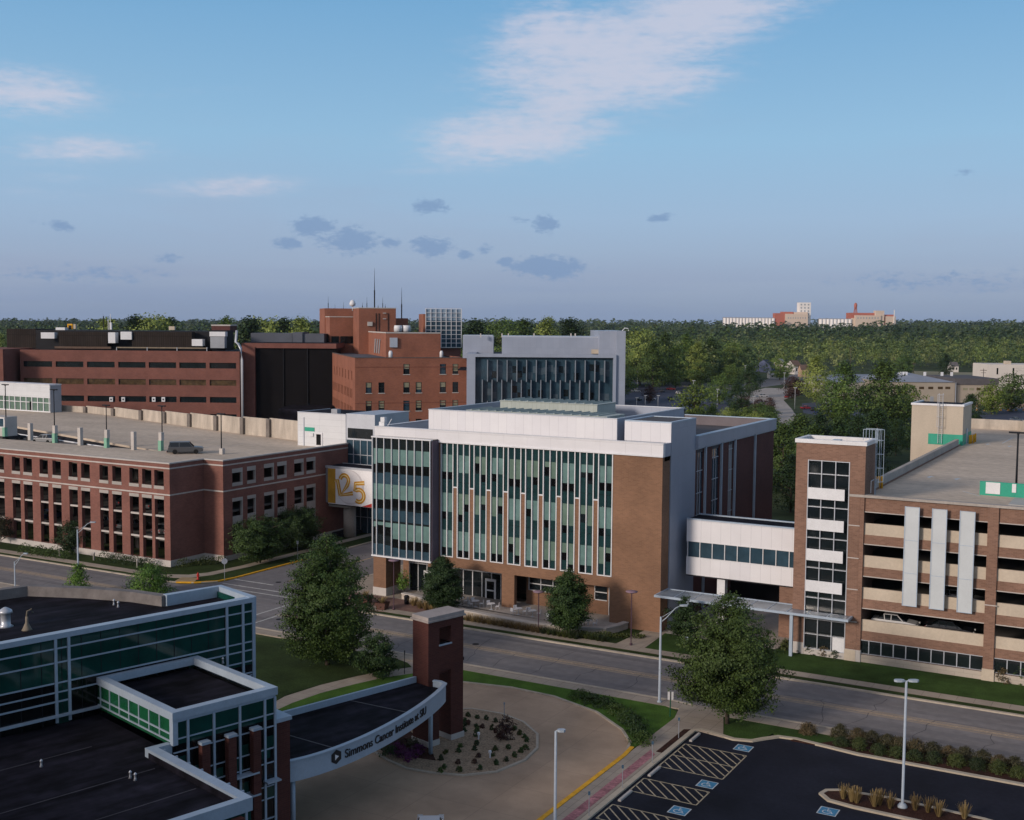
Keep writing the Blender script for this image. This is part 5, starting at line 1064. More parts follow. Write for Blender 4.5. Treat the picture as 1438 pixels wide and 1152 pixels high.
def inst_canopy():
    t = ftree('entrance_canopy', 'curved canopy with pale blue lettered fascia running from the institute to the brick arch tower', 'canopy')
    z0 = 5.55; px = [(405, 1071), (440, 1060), (482, 1046.5), (510, 1036), (540, 1022), (565, 1007.5), (590, 990), (606, 979), (617, 970), (625, 961)]
    c = [lo(*P(x, y, z0)) for x, y in px]
    # smooth the curve
    A = np.array(c); s = np.linspace(0, 1, len(A)); cu = np.polyfit(s, A[:, 0], 3); cv = np.polyfit(s, A[:, 1], 3); S = np.linspace(0, 1, 40); cc = [(float(np.polyval(cu, q)), float(np.polyval(cv, q))) for q in S]
    end = [(-2.15, -.9), (-2.4, -.35)]
    cc2 = cc+end
    mb = MB(); mb.strip(cc2, .14, 4.18, 5.55); mb.build('fascia', alu2, t, False); fa = t.children[-1]
    mb = MB(); mb.strip(cc2, .34, 5.55, 5.63); mb.build('fascia_lip', alu2, t, False)
    back = [(-2.75, 1.45), (-20.6, 1.6)]
    mb = MB(); mb.strip([(-2.7, 1.45), (-20.4, 1.6)], .2, 4.5, 5.6); mb.build('back_trim', alu2, t, False)
    mb = MB(); mb.prism([(-20.7, 1.5)]+[(p[0], p[1]+.08) for p in cc]+[(-2.5, -.35), (-2.72, -.3), (-2.72, 1.4)], 4.45, 5.12); mb.build('canopy_roof', roof_d, t, False)
    for u in (-17.6, -9.3):
        vb = min(cc, key=lambda q: abs(q[0]-u-1.5))[1]
        mb = MB(); mb.strip([(u, 1.4), (u+1.5, vb+.25)], .1, 5.12, 5.14); mb.build('roof_seam', noisy('pale_seam', (.10, .10, .11), .2, 1.), t, False)
    for u, v in ((cc[1][0]+.2, cc[1][1]+.5), (-3.4, -1.2), (-19.6, .8)): mb = MB(); mb.tube([(u, v, .1), (u, v, 4.45)], .17, 12); mb.build('column', alu2, t, False, True)
    # lettering bent along the fascia
    seg = np.array(cc); dl = np.r_[0, np.cumsum(np.hypot(*np.diff(seg, axis=0).T))]
    def at(sv, off):
        u = np.interp(sv, dl, seg[:, 0]); v = np.interp(sv, dl, seg[:, 1]); e = .05; tu = np.interp(sv+e, dl, seg[:, 0])-np.interp(sv-e, dl, seg[:, 0]); tv = np.interp(sv+e, dl, seg[:, 1])-np.interp(sv-e, dl, seg[:, 1]); n = math.hypot(tu, tv)
        return u+tv/n*off, v-tu/n*off
    def s_of(px_):
        best = min(range(400), key=lambda k: abs(proj(*at(dl[-1]*k/400, .08), 5.0)[0]-px_)); return dl[-1]*best/400
    def proj(u, v, z):
        w = np.array([OX+u*UU[0]+v*VV[0], OY+u*UU[1]+v*VV[1], z-H]); k = float(w @ VF); return 719+F*float(w @ VR)/k, 576+F*float(w @ VD)/k
    sa, sb = s_of(484), s_of(598)
    cu_ = bpy.data.curves.new('lettering', 'FONT'); cu_.body = 'Simmons Cancer Institute at SIU'; cu_.size = 1; cu_.extrude = .02; cu_.offset = .012
    to = bpy.data.objects.new('lettering', cu_); C.objects.link(to); dg = bpy.context.evaluated_depsgraph_get(); me = bpy.data.meshes.new_from_object(to.evaluated_get(dg)); bpy.data.objects.remove(to)
    xs = [v.co.x for v in me.vertices]; x0, x1 = min(xs), max(xs); k = (sb-sa)/(x1-x0)
    hk = .62/.72
    for v in me.vertices:
        s_ = sa+(v.co.x-x0)*k; u, w = at(s_, .115+v.co.z); v.co = (u, w, 4.70+v.co.y*hk*.95)
    me.materials.append(black_letter); o = bpy.data.objects.new('lettering', me); C.objects.link(o); o.parent = fa
    # hexagon emblem
    sh = s_of(472.5); mb = MB()
    def hexa(r_, off):
        pts = []
        for i in range(6): a = math.pi/6+i*math.pi/3; u, v = at(sh+r_*math.cos(a), off); pts.append((u, v, 5.0+r_*math.sin(a)))
        return pts
    mb.m = 0; mb.face(hexa(.50, .10)); mb.m = 1; mb.face([(at(sh-.13, .12)[0], at(sh-.13, .12)[1], 4.8), (at(sh-.13, .12)[0], at(sh-.13, .12)[1], 5.2), (at(sh+.2, .12)[0], at(sh+.2, .12)[1], 5.0)]); mb.build('emblem', [black_letter, banner_w], fa, False)
inst_canopy()
def arch_tower():
    t = ftree('arch_tower', 'dark red brick arch tower with a square window and pale stone cap', 'tower')
    u0, u1, v0, v1, z = -2.62, 1.15, 0., 1.9, 10.2
    ow0, ow1 = -1.45, -.2
    # arch opening with a round head through the whole depth
    hl = [(ow0, ow1, 8.25, 9.6), (ow0, ow1, .5, 6.0)]
    mb = MB(); mb.wall('x', v0, -1, .5, u0, u1, .55, z, hl); mb.wall('x', v1, 1, .5, u0, u1, .55, z, hl); mb.wall('y', u0, -1, .5, v0+.5, v1-.5, .55, z); mb.wall('y', u1, 1, .5, v0+.5, v1-.5, .55, z)
    cx, r_ = (ow0+ow1)/2, (ow1-ow0)/2
    for k in range(10):
        a, b = math.pi*k/10, math.pi*(k+1)/10
        for vv, sg in ((v0, 1), (v1, 1)): mb.face([(cx+r_*math.cos(a), vv, 6+r_*math.sin(a)), (cx+r_*math.cos(b), vv, 6+r_*math.sin(b)), (cx+r_*math.cos(b)*1., vv, 6+r_+.02), (cx+r_*math.cos(a), vv, 6+r_+.02)]) if False else None
    for x in (ow0, ow1-.0): mb.box(x-.12 if x == ow0 else x, x if x == ow0 else x+.12, v0+.5, v1-.5, .55, 6); mb.box(x-.12 if x == ow0 else x, x if x == ow0 else x+.12, v0+.5, v1-.5, 8.25, 9.6)
    mb.build('brick_wall', brick_t, t, False)
    B('base', precast_w, t, (u0-.08, ow0, v0-.08, v1+.08, .05, .55), (ow1, u1+.08, v0-.08, v1+.08, .05, .55), world=False)
    B('cap', noisy('weathered_cap', (.34, .30, .28), .15, 1.), t, (u0-.15, u1+.15, v0-.15, v1+.15, z, z+.14), (u0-.05, u1+.05, v0-.05, v1+.05, z+.14, z+.42), world=False)
    B('window_sill', alu2, t, (ow0-.05, ow1+.05, v0-.08, v0+.4, 8.12, 8.25), (ow0-.02, ow0+.12, v0+.52, v1-.52, 8.27, 9.58), world=False)
    B('brick_screen', brick_t, t, (ow0, ow1, v0+.3, v0+.5, 5.7, 6.0), world=False)
    mb = MB(); mb.tube([(u1, .9, 6.3), (u1+.45, .7, 6.35)], .05); mb.box(u1+.35, u1+.6, .55, .8, 6.25, 6.5); mb.build('camera_arm', darkm, t, False)
arch_tower()
# ------------------------------------------------------------------ background buildings
class FR:
    """frame of a distant facade: left and right ends at known distances"""
    def __init__(s, pl, wl, pr_, wr, hor=457):
        a = W(pl, hor, wl); b = W(pr_, hor, wr); s.o = (a[0], a[1], 0); s.rz = math.atan2(b[1]-a[1], b[0]-a[0]); s.L = math.hypot(b[0]-a[0], b[1]-a[1]); s.pl, s.pr, s.wl, s.wr = pl, pr_, wl, wr
    def x(s, px):    # distance along the facade where this bearing meets it
        d = ray(px, 457); dx, dy = math.cos(s.rz), math.sin(s.rz); ox, oy = s.o[0], s.o[1]
        den = d[0]*dy-d[1]*dx; return float((oy*d[0]-ox*d[1])/-den)
    def z(s, px, py, dep=0.):
        x = s.x(px); X = s.o[0]+x*math.cos(s.rz)-dep*math.sin(s.rz); Y = s.o[1]+x*math.sin(s.rz)+dep*math.cos(s.rz); d = ray(px, py)
        t = (X*VF[0]+Y*VF[1])/(d[0]*VF[0]+d[1]*VF[1]); return float(H+d[2]*t)
    def sub(s, px, dep):  # along-facade coordinate on a parallel plane dep behind
        d = ray(px, 457); dx, dy = math.cos(s.rz), math.sin(s.rz); ox, oy = s.o[0]-dep*math.sin(s.rz), s.o[1]+dep*math.cos(s.rz)
        den = d[0]*dy-d[1]*dx; return float((oy*d[0]-ox*d[1])/-den)
    def thing(s, name, label, cat): return thing(name, label, cat, s.o, s.rz)
def mbox(t, name, mt, *bx): return B(name, mt, t, *bx, world=False)
def dark_brick():
    f = FR(27, 287, 336, 284); t = f.thing('hospital_wing', 'long dark red brick building with ribbon windows and brown ribbed rooftop plant', 'building')
    zt = f.z(180, 492.5); rows = [f.z(180, y) for y in (508.5, 516.5)]; fp = f.z(180, 508.5)-f.z(180, 532.5); hz = rows[0]-rows[1]
    cols = [(f.x(a), f.x(b)) for a, b in ((31.5, 72), (77, 116), (121, 160), (165, 203.5), (208, 246.5), (251, 288.5), (293.5, 331))]
    holes = [(a, b, rows[0]-fp*k-hz, rows[0]-fp*k) for a, b in cols for k in range(5)]
    mb = MB(); mb.wall('x', 0, -1, .6, 0, f.L, 0, zt, holes); mb.wall('y', f.L, 1, .5, .6, 40, 0, zt); mb.wall('y', 0, -1, .5, .6, 40, 0, zt); mb.build('brick_wall', brick_d2, t, False)
    mbox(t, 'roof', roof_d, (.3, f.L-.3, .5, 40, zt-1, zt-.4))
    for k in range(5):
        for a, b in cols:
            w = mbox(t, 'ribbon_window', g_dark if (k != 1) else g_brown, (a, b, .3, .5, rows[0]-fp*k-hz, rows[0]-fp*k)); 
    for px in (155, 172, 215, 228.5): x = f.x(px); z = f.z(px, 561); mbox(t, 'wall_unit', white, (x-.42, x+.42, -.4, -.02, z-.55, z+.55)); mbox(t, 'wall_unit_grille', darkm, (x-.15, x+.15, -.46, -.4, z-.2, z+.2))
    # rooftop plant
    def rb(px0, px1, y0, y1, dep, th, mt, nm): x0, x1 = f.sub(px0, dep), f.sub(px1, dep); mbox(t, nm, mt, (x0, x1, dep, dep+th, f.z(px0, y1, dep), f.z(px0, y0, dep)))
    rb(50, 294, 463.5, 500, 9, 12, darkm, 'plant_wall'); rb(82, 150, 466, 486, 6, 2.5, ribbed, 'ribbed_screen'); rb(185, 269, 466, 487.5, 6, 2.5, ribbed, 'ribbed_screen'); rb(9, 50, 462, 500, 10, 14, ribbed, 'plant_wall')
    rb(57, 76, 467, 475.5, 5.5, 1.8, white, 'duct_hood'); rb(78, 91, 460, 466, 9.5, 2, white, 'duct_hood'); rb(151.5, 161.5, 467, 482, 5.5, 2, white, 'duct_hood'); rb(169, 184.5, 466, 477, 5.5, 2, white, 'duct_hood'); rb(269, 284, 476.5, 486, 5.5, 2, white, 'duct_hood')
    rb(294, 316, 466, 472.5, 6, 2, white, 'duct_hood'); rb(295, 315, 473, 489, 6, 1.8, greym, 'louvre'); rb(293.5, 318, 464, 492, 8, 6, darkm, 'plant_wall'); rb(297, 323, 457.5, 466, 12, 6, brick_d, 'brick_chimney'); rb(296.5, 323.5, 456, 457.8, 11.9, 6.2, precast_w, 'chimney_cap')
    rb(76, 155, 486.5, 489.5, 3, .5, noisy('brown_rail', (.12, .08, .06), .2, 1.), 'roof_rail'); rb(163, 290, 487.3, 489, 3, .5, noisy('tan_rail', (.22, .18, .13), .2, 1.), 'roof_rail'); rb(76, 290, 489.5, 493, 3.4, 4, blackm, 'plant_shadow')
    for px in (163, 206, 248, 290): rb(px-.4, px+.4, 488, 494, 2.9, .2, alu, 'rail_post')
    rb(94.5, 101.5, 455, 462.5, 12, .4, yellow, 'yellow_frame'); rb(96, 100, 457, 462.5, 11.9, .1, darkm, 'yellow_frame_gap'); rb(103, 106, 455.5, 462, 12, 1, precast, 'vent')
    rb(237, 245, 458.5, 463.6, 12, 1, precast, 'vent'); rb(144.8, 145.8, 444, 463, 12, .2, darkm, 'mast'); rb(153.8, 156.5, 453, 463, 12, .5, white, 'mast'); rb(154.8, 155.4, 441, 453, 12, .1, white, 'mast'); rb(151.5, 152.2, 449, 463, 12, .1, white, 'mast')
    mb = MB(); x = f.L; mb.tube([(x-1.5, 3, zt+5), (x-1.5, 2, zt+2.2), (x-.5, 1, zt+1.8), (x+.5, -.4, zt+.6), (x+.7, -.5, zt-2), (x+.8, -.5, 4)], .32, 8); mb.build('pipe', alu, t, False, True)
    rb(0-60, 3, 490, 600, -6, 20, brick_d2, 'left_brick_end')
brick_d2 = tiled('plum_brick', (.20, .080, .062), (.165, .067, .053), (.17, .08, .065), .42, .14, .012, amt=.18)
g_brown = glassy('brown_glass', (.07, .045, .022), .2, .4, .4, 1.2)
dark_brick()
def bronze_block():
    f = FR(336, 285, 470, 285); t = f.thing('hospital_block', 'tall recessed bronze glass block between two red brick buildings', 'building')
    z = lambda y: f.z(400, y)
    mbox(t, 'brick_wall', brick_d2, (0, f.sub(355, 0), 2, 20, 0, z(488)), (0, f.L, 2.3, 22, z(489.5), z(482.5)))
    mbox(t, 'bronze_wall', bronze, (f.sub(355, 3), f.L, 3, 10, 0, z(489.5))); mbox(t, 'roof', roof_d, (0, f.L, 2.5, 30, z(482.5), z(482.2)))
    mbox(t, 'slate_plant', roof_s, (f.sub(352, 14), f.sub(410, 14), 14, 24, z(484), f.z(380, 468, 14)), (f.sub(411, 14), f.sub(425, 14), 13.5, 24, z(484), f.z(415, 467, 14)), (f.sub(425, 14), f.sub(455, 14), 14, 24, z(484), f.z(440, 469, 14)))
    mbox(t, 'bronze_fin', darkm, (f.sub(397, 2.7), f.sub(398, 2.7), 2.7, 3, 0, z(489.5)), (f.sub(431, 2.7), f.sub(432, 2.7), 2.7, 3, 0, z(489.5)))
    mbox(t, 'low_roof', roof_d, (f.sub(390, -12), f.L, -12, 2, 0, f.z(420, 575, -12)))
bronze_block()
def hospital():
    f = FR(498.5, 250, 657.5, 256.6); t = f.thing('hospital', 'orange brick hospital with double hung windows and stepped rooftop towers', 'building')
    D = 52; zt = f.z(578, 503)
    wx = [(513.5, 522), (531.5, 540), (566.5, 575.4), (584, 592.5), (618, 626.6), (635.8, 644)]
    rows = [(511.5, 525.7), (537, 551.7), (562.8, 577), (588.5, 602.5), (614, 628), (640, 654)]; holes = []; wins = []
    for k, (a, b) in enumerate(rows):
        for i, (p, q) in enumerate(wx):
            if k == 0 and i not in (2, 4, 5): continue
            h = (f.x(p), f.x(q), f.z(578, b), f.z(578, a)); holes.append(h); wins.append((h, k, i))
    rs = []; 
    for k in range(6):
        zc = zt-3.0-k*3.85
        for i in range(9): y = 4.5+i*5.1; rs.append((y, y+1.35, zc-2, zc)); 
        if k: 
            for i in range(9): y = 6.8+i*5.1; rs.append((y, y+1.35, zc-2, zc))
    mb = MB(); mb.wall('x', 0, -1, .5, 0, f.L, 0, zt, holes); mb.wall('y', 0, -1, .5, .5, D, 0, zt, rs); mb.wall('y', f.L, 1, .5, .5, D, 0, zt); mb.build('brick_wall', brick_h, t, False)
    mbox(t, 'roof', roof_s, (.4, f.L-.4, .4, D, zt-.6, zt-.3)); mbox(t, 'coping', noisy('dark_coping', (.10, .08, .075), .1, 1.), (-.08, f.L+.08, -.08, .5, zt, zt+.15), (-.08, .45, .5, D, zt, zt+.147))
    for (a, b, z0, z1), k, i in wins:
        w = mbox(t, 'window', [g_dark, g_blue, g_dark][(k+i) % 3], (a, b, .2, .35, z0, z1)); mbox(w, 'sash', darkm, (a, b, .12, .2, (z0+z1)/2-.05, (z0+z1)/2+.05), (a, a+.1, .12, .2, z0, z1), (b-.1, b, .12, .2, z0, z1))
        if (k*3+i*5) % 4: mbox(w, 'blind', blind_y, (a+.12, b-.12, .17, .195, (z0+z1)/2+.05-(.5 if i % 2 else 0), z1-.05))
        mbox(w, 'sill', precast_w, (a-.1, b+.1, -.1, .2, z0-.15, z0))
    mb = MB()
    for y0, y1, z0, z1 in rs: mb.box(.25, .4, y0, y1, z0, z1)
    mb.build('side_windows', g_dark, t, False); t.children[-1]['kind'] = 'stuff'
    mb = MB()
    for k in range(3): z = zt-2.0-k*7.7; mb.box(0, f.L, -.03, 0, z, z+.12)
    mb.build('brick_course', noisy('dark_course', (.17, .06, .04), .1, 1.), t, False)
    # penthouse
    d1 = 15.; x0, x1 = f.sub(542, d1), f.sub(619, d1); z1 = f.z(580, 468.5, d1); zb = zt-.4
    mbox(t, 'penthouse', brick_h, (x0, x1, d1, d1+26, zb, z1)); mbox(t, 'penthouse_coping', precast_w, (x0-.1, x1+.1, d1-.1, d1+.4, z1, z1+.25), (x0-.1, x0+.4, d1+.4, d1+26, z1, z1+.247)); mbox(t, 'penthouse_roof', roof_d, (x0+.4, x1, d1+.4, d1+26, z1-.1, z1+.1))
    xa, xb = f.sub(547.5, d1-.3), f.sub(558, d1-.3); mbox(t, 'louvre', alu, (xa, xb, d1-.45, d1-.01, f.z(552, 488, d1), f.z(552, 474.5, d1)))
    for px, r_ in ((548.5, .45), (620, .4)): mb = MB(); x = f.sub(px, 11); mb.lathe([(r_, zt-.3), (r_, zt+.9), (r_*.6, zt+1.3)], x, 11, 10); mb.build('roof_vent', white, t, False, True)
    for px in (559, 571): mb = MB(); x = f.sub(px, 30); zz = f.z(px, 466, 30); mb.lathe([(1.0, zz), (1.0, zz+1.), (.9, zz+1.5)], x, 30, 12); mb.build('roof_tank', white, t, False, True)
    def blk(nm, px0, px1, y0, dep, th, mt=brick_h, cop=True):
        x0, x1 = f.sub(px0, dep), f.sub(px1, dep); z = f.z(px0, y0, dep); mbox(t, nm, mt, (x0, x1, dep, dep+th, zb-8, z))
        if cop: mbox(t, nm+'_coping', precast_w, (x0-.08, x1+.08, dep-.08, dep+.3, z, z+.2), (x0-.08, x0+.3, dep+.3, dep+th, z, z+.197))
        return x0, x1, z
    a, b, z = blk('lift_tower', 504, 556, 433, 41, 10); blk('stair_block', 463, 501, 445.5, 53, 12); blk('upper_block', 456, 504, 433, 62, 12, brick_h, False); blk('rear_block', 556, 573, 447, 52, 8, brick_h, False)
    for px in (470.5, 483, 490): x = f.sub(px, 52.9); mbox(t, 'upper_window', g_black, (x-.95, x+.95, 52.85, 52.98, f.z(px, 482.5, 53), f.z(px, 472.5, 53)))
    for px, y0, y1, dd in ((526, 376, 433, 44), (564, 403, 447, 54), (461, 416, 433, 63), (470.5, 427, 443, 63), (482.5, 424, 440, 63), (515.3, 417, 433, 44), (537.5, 417, 433, 44), (531, 428, 433, 44), (541, 427, 433, 43), (509, 425, 433, 43)):
        x = f.sub(px, dd); za, zb_ = f.z(px, y1, dd), f.z(px, y0, dd); mb = MB(); mb.tube([(x, dd, za-.5), (x, dd, za+(zb_-za)*.45)], .16 if y0 < 410 else .09, 6); mb.tube([(x, dd, za+(zb_-za)*.45), (x, dd, zb_)], .10 if y0 < 410 else .05, 5, .02); mb.build('antenna', darkm, t, False)
    x = f.sub(495, 62); z_ = f.z(495, 426, 62); mb = MB(); mb.lathe([(.1, z_-.9), (.75, z_-.55), (.85, z_), (.5, z_+.7), (.1, z_+.9)], x, 61.8, 12); mb.tube([(x, 62, z_-2), (x, 62, z_-.8)], .1); mb.build('satellite_dome', white, t, False, True)
    x = f.sub(519.5, 40.8); z_ = f.z(519.5, 455, 41); mbox(t, 'wall_fan', precast_w, (x-.6, x+.6, 40.6, 40.98, z_-.5, z_+.5)); x = f.sub(540, 40.8)
    for y in (440, 448): z_ = f.z(540, y, 41); mbox(t, 'wall_bracket', precast_w, (x-.4, x+.4, 40.7, 40.98, z_-.08, z_+.12))
    mb = MB()
    for px in (528, 532, 545): x = f.sub(px, 40.9); mb.tube([(x, 40.9, f.z(px, 465, 41)), (x, 40.9, f.z(px, 440, 41))], .08, 5)
    mb.build('conduit', darkm, t, False)
    mb = MB()
    for i in range(3): mb.tube([(x0-.1, d1+9+i*3.2, zb+.8), (x0-.15, d1+7.5+i*3.2, z1-1.5)], .22, 5)
    mb.build('leaning_frame', greym, t, False)
hospital()
def glass_cage():
    f = FR(598, 318, 648, 320); t = f.thing('glass_tower', 'small tower with a white gridded glass front open to the sky at its top', 'tower'); n, m_ = 7, 9
    z0, z1, zm = f.z(620, 488), f.z(620, 433.5), f.z(620, 450); g = MB(); g.box(0, f.L, .25, 5, z0, zm); g.build('glass', g_blue, t, False); g = MB(); g.box(0, f.L, .3, .45, zm, z1-.2); g.build('upper_glass', g_sky, t, False)
    fr = MB()
    for k in range(n+1): x = f.L*k/n; fr.box(x-.07, x+.07, 0, .3, z0, z1)
    for k in range(m_+1): z = z0+(z1-z0)*k/m_; fr.box(0, f.L, .03, .28, z-.06, z+.06)
    fr.build('grid', white, t, False); mbox(t, 'base_wall', brick_d2, (-.5, f.L, 1, 9, 0, z0-.3)); mbox(t, 'side_wall', brick_h, (-.6, 0, .5, 10, z0, z1-1.5))
glass_cage()
def grey_modern():
    f = FR(664, 240, 879, 240); t = f.thing('office_building', 'grey modern building with a framed wall of blue glass and staggered silver fins', 'building')
    x1 = f.x(866); zt = f.z(760, 500); zb = 0; D = 30
    mbox(t, 'grey_wall', panel_g, (-1.2, .55, -.3, D, 0, zt+.35), (x1-.6, x1+.0, -.3, 1, 0, zt+.35), (.55, x1-.6, -.3, 1, zt-.3, zt+.35), (x1, f.L, .2, D, 0, f.z(870, 465)), (f.sub(842, 2), x1, 2, D, zt, f.z(850, 465, 2)))
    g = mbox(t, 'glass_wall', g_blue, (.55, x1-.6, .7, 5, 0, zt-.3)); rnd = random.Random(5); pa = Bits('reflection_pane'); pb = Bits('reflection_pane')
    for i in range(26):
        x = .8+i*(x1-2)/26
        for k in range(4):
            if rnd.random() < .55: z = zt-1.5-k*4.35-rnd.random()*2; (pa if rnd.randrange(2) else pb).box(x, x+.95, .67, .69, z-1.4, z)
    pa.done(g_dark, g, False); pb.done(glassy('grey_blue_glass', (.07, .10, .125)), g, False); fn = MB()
    for i in range(13):
        x = f.x(685+i*13.75); fn.box(x-.09, x+.09, -.15, .68, f.z(760, 536.5), f.z(760, 506)); x = f.x(677+i*13.75)+.1; fn.box(x-.09, x+.09, -.15, .68, f.z(760, 566), f.z(760, 534)); x = f.x(685+i*13.75); fn.box(x-.09, x+.09, -.15, .68, f.z(760, 600), f.z(760, 564))
    fn.build('fin', noisy('fin_grey', (.20, .23, .27), .1, .5, .45, .5), t, False)
    def rb(px0, px1, y0, dep, th, mt, nm, bot=None): a, b = f.sub(px0, dep), f.sub(px1, dep); mbox(t, nm, mt, (a, b, dep, dep+th, zt-1 if bot is None else bot, f.z(px0, y0, dep)))
    rb(705, 842, 473.5, 5, 14, panel_g, 'penthouse'); rb(650, 693, 471.5, 14, 10, panel_g, 'penthouse'); rb(704.8, 842, 472, 5.4, 13, alu, 'penthouse_coping', f.z(705, 474, 5)); rb(650, 692, 470.8, 14.2, 9, alu, 'penthouse_coping', f.z(650, 472, 14))
    mbox(t, 'roof', roof_g, (.0, x1, 1, D, zt-.2, zt)); mbox(t, 'roof', roof_d, (f.sub(645, 8), 0, 3, D, zt-3.2, zt-3)); rb(831, 841, 491, 4.6, .3, precast, 'wall_hatch', f.z(835, 497, 4.6))
    for px in (675, 705, 714, 750, 802, 808): rb(px-.8, px+.8, 468.5, 12, .6, precast_w, 'roof_vent', f.z(px, 474, 12))
    mb = MB(); x = f.sub(874, 3); z = f.z(874, 465, 3); mb.tube([(x, 3, z), (x+.5, 3, z+.6), (x+1.2, 3, z+.5), (x+1.3, 3, z)], .1); mb.build('goose_neck', white, t, False)
grey_modern()
# tan low building, white building and houses at the right
def tan_shop():
    f = FR(1262, 520, 1406, 520); t = f.thing('warehouse', 'long tan warehouse with a shallow grey roof and square windows beyond the garage', 'building'); zt = f.z(1330, 537); zr = f.z(1300, 523.5, 22)
    mbox(t, 'tan_wall', noisy('tan_block', (.36, .31, .25), .08, .2), (-6, f.x(1344), 0, 40, 0, zt), (f.x(1344), f.x(1406), 2, 38, 0, f.z(1380, 541)))
    mb = MB(); z2 = zt+.3; x1 = f.x(1345); mb.face([(-6.4, -.5, zt), (x1, -.5, zt), (x1-14, 22, zr), (4, 22, zr)]); mb.face([(x1, -.5, zt), (x1, 40, zt), (x1-14, 22, zr)]); mb.face([(-6.4, -.5, zt), (4, 22, zr), (-6.4, 40, zt)]); mb.face([(-6.4, 40, zt), (4, 22, zr), (x1-14, 22, zr), (x1, 40, zt)]); mb.build('roof', noisy('light_metal_roof', (.27, .29, .34), .1, .1, .6), t, False)
    mbox(t, 'roof_band', roof_g, (x1+.1, f.x(1408), 1.6, 38, f.z(1380, 541), f.z(1380, 532)))
    for px in (1297, 1310, 1323.5, 1334, 1361, 1370, 1380, 1395):
        x = f.x(px); z = f.z(px, 545 if px < 1340 else 547); w = mbox(t, 'window', g_brown if px not in (1361, 1370) else blind_y, (x-1.1 if px < 1340 else x-.9, x+1.1, -.06 if px < 1340 else 1.93, 2.0, z-.55, z+.55))
    x = f.x(1312); mbox(t, 'roller_door', greym, (x-.8, x+.8, -.06, 0, 0, f.z(1312, 557)))
    mbox(t, 'downpipe', alu, (x1-.1, x1+.15, -.25, -.01, 0, zt))
    for px in (1282, 1287, 1291, 1318, 1343, 1357): x = f.x(px); mbox(t, 'roof_vent', white, (x, x+.9, 16, 17, zr-1.2, zr+.5))
tan_shop()
def grey_shed():
    f = FR(1165, 545, 1220, 547); t = f.thing('warehouse', 'pale warehouse partly hidden behind two big trees', 'building'); mbox(t, 'pale_wall', noisy('pale_block', (.36, .35, .32), .08, .2), (0, f.L+8, 0, 25, 0, f.z(1195, 537))); mb = MB(); zt = f.z(1195, 537); mb.face([(-.5, -.5, zt), (f.L+8, -.5, zt), (f.L+8, 12, zt+3.2), (-.5, 12, zt+3.2)]); mb.face([(-.5, 25, zt), (-.5, 12, zt+3.2), (f.L+8, 12, zt+3.2), (f.L+8, 25, zt)]); mb.face([(-.5, -.5, zt), (-.5, 12, zt+3.2), (-.5, 25, zt)]); mb.build('roof', noisy('blue_grey_roof', (.20, .23, .29), .1, .1, .6), t, False)
grey_shed()
def white_block():
    f = FR(1391, 620, 1500, 618); t = f.thing('office_building', 'plain white flat roofed building with slit windows at the right edge', 'building'); zt = f.z(1400, 512); mbox(t, 'white_wall', noisy('white_render', (.62, .57, .52), .05, .2), (0, f.L, 0, 25, 0, zt)); mbox(t, 'roof_box', precast, (f.x(1419), f.x(1426), 4, 8, zt, f.z(1421, 507.5)))
    for px in (1403, 1425.5): x = f.x(px); mbox(t, 'slit_window', g_black, (x-.4, x+.45, -.05, .02, f.z(px, 526), f.z(px, 517)))
white_block()
def house(label, px, py, w_px, wall, roofm, hh=3.0, rh=2.6, rz=0., dep=8.):
    x, y = P(px, py); w = float(np.array([x, y, -H]) @ VF); L = w_px*w/F
    t = thing('house', label, 'house', (x, y, 0), YAW+rz); mbox(t, 'wall', wall, (-L/2, L/2, 0, dep, 0, hh))
    mb = MB(); mb.face([(-L/2-.3, -.4, hh-.1), (L/2+.3, -.4, hh-.1), (L/2+.3, dep/2, hh+rh), (-L/2-.3, dep/2, hh+rh)]); mb.face([(-L/2-.3, dep/2, hh+rh), (L/2+.3, dep/2, hh+rh), (L/2+.3, dep+.4, hh-.1), (-L/2-.3, dep+.4, hh-.1)]); mb.build('roof', roofm, t, False)
    mb = MB(); mb.face([(-L/2, 0, hh), (-L/2, dep, hh), (-L/2, dep/2, hh+rh-.2)]); mb.face([(L/2, 0, hh), (L/2, dep, hh), (L/2, dep/2, hh+rh-.2)]); mb.build('gable', wall, t, False)
    for k in (-.25, .22): mbox(t, 'window', g_dark, (L*k-.5, L*k+.5, -.05, .02, hh*.4, hh*.78))
hw = noisy('house_white', (.62, .58, .54), .05, .3); hb = noisy('house_blue', (.10, .12, .20), .1, .3); hp = noisy('house_peach', (.55, .36, .24), .08, .3); ws = noisy('white_shingle', (.55, .54, .52), .08, .3)
house('low white roofed shed among the trees right of the grey building', 992, 529, 15, hw, ws, 2.4, 2.0)
house('small white shed with a bright roof below the blue house', 1088, 532, 14, hw, ws, 2.6, 1.8)
house('dark blue gabled house at the edge of the woods', 1086, 523, 20, hb, noisy('dark_blue_roof', (.05, .055, .08), .1, .3), 4.5, 4.5, R(60), 12)
house('white gabled house half hidden by a tree', 1102, 518, 10, hw, ws, 4.5, 3.5, R(55), 8)
house('tall cream house with a brown roof', 1121, 526, 12, hw, noisy('brown_roof', (.14, .09, .07), .1, .3), 5.5, 4., R(20), 12)
house('peach sided house wall catching the sun', 1130, 530, 10, hp, noisy('brown_roof_b', (.14, .09, .07), .1, .3), 5., 3., 0, 9)
house('pale house behind the pointed tree right of the warehouse roof', 1341, 523, 10, hw, shingle, 4.5, 3)
house('small grey green shed at the far parking lot', 934, 523, 9, noisy('grey_green', (.2, .26, .22), .1, .3), ws, 2.4, 1.8)
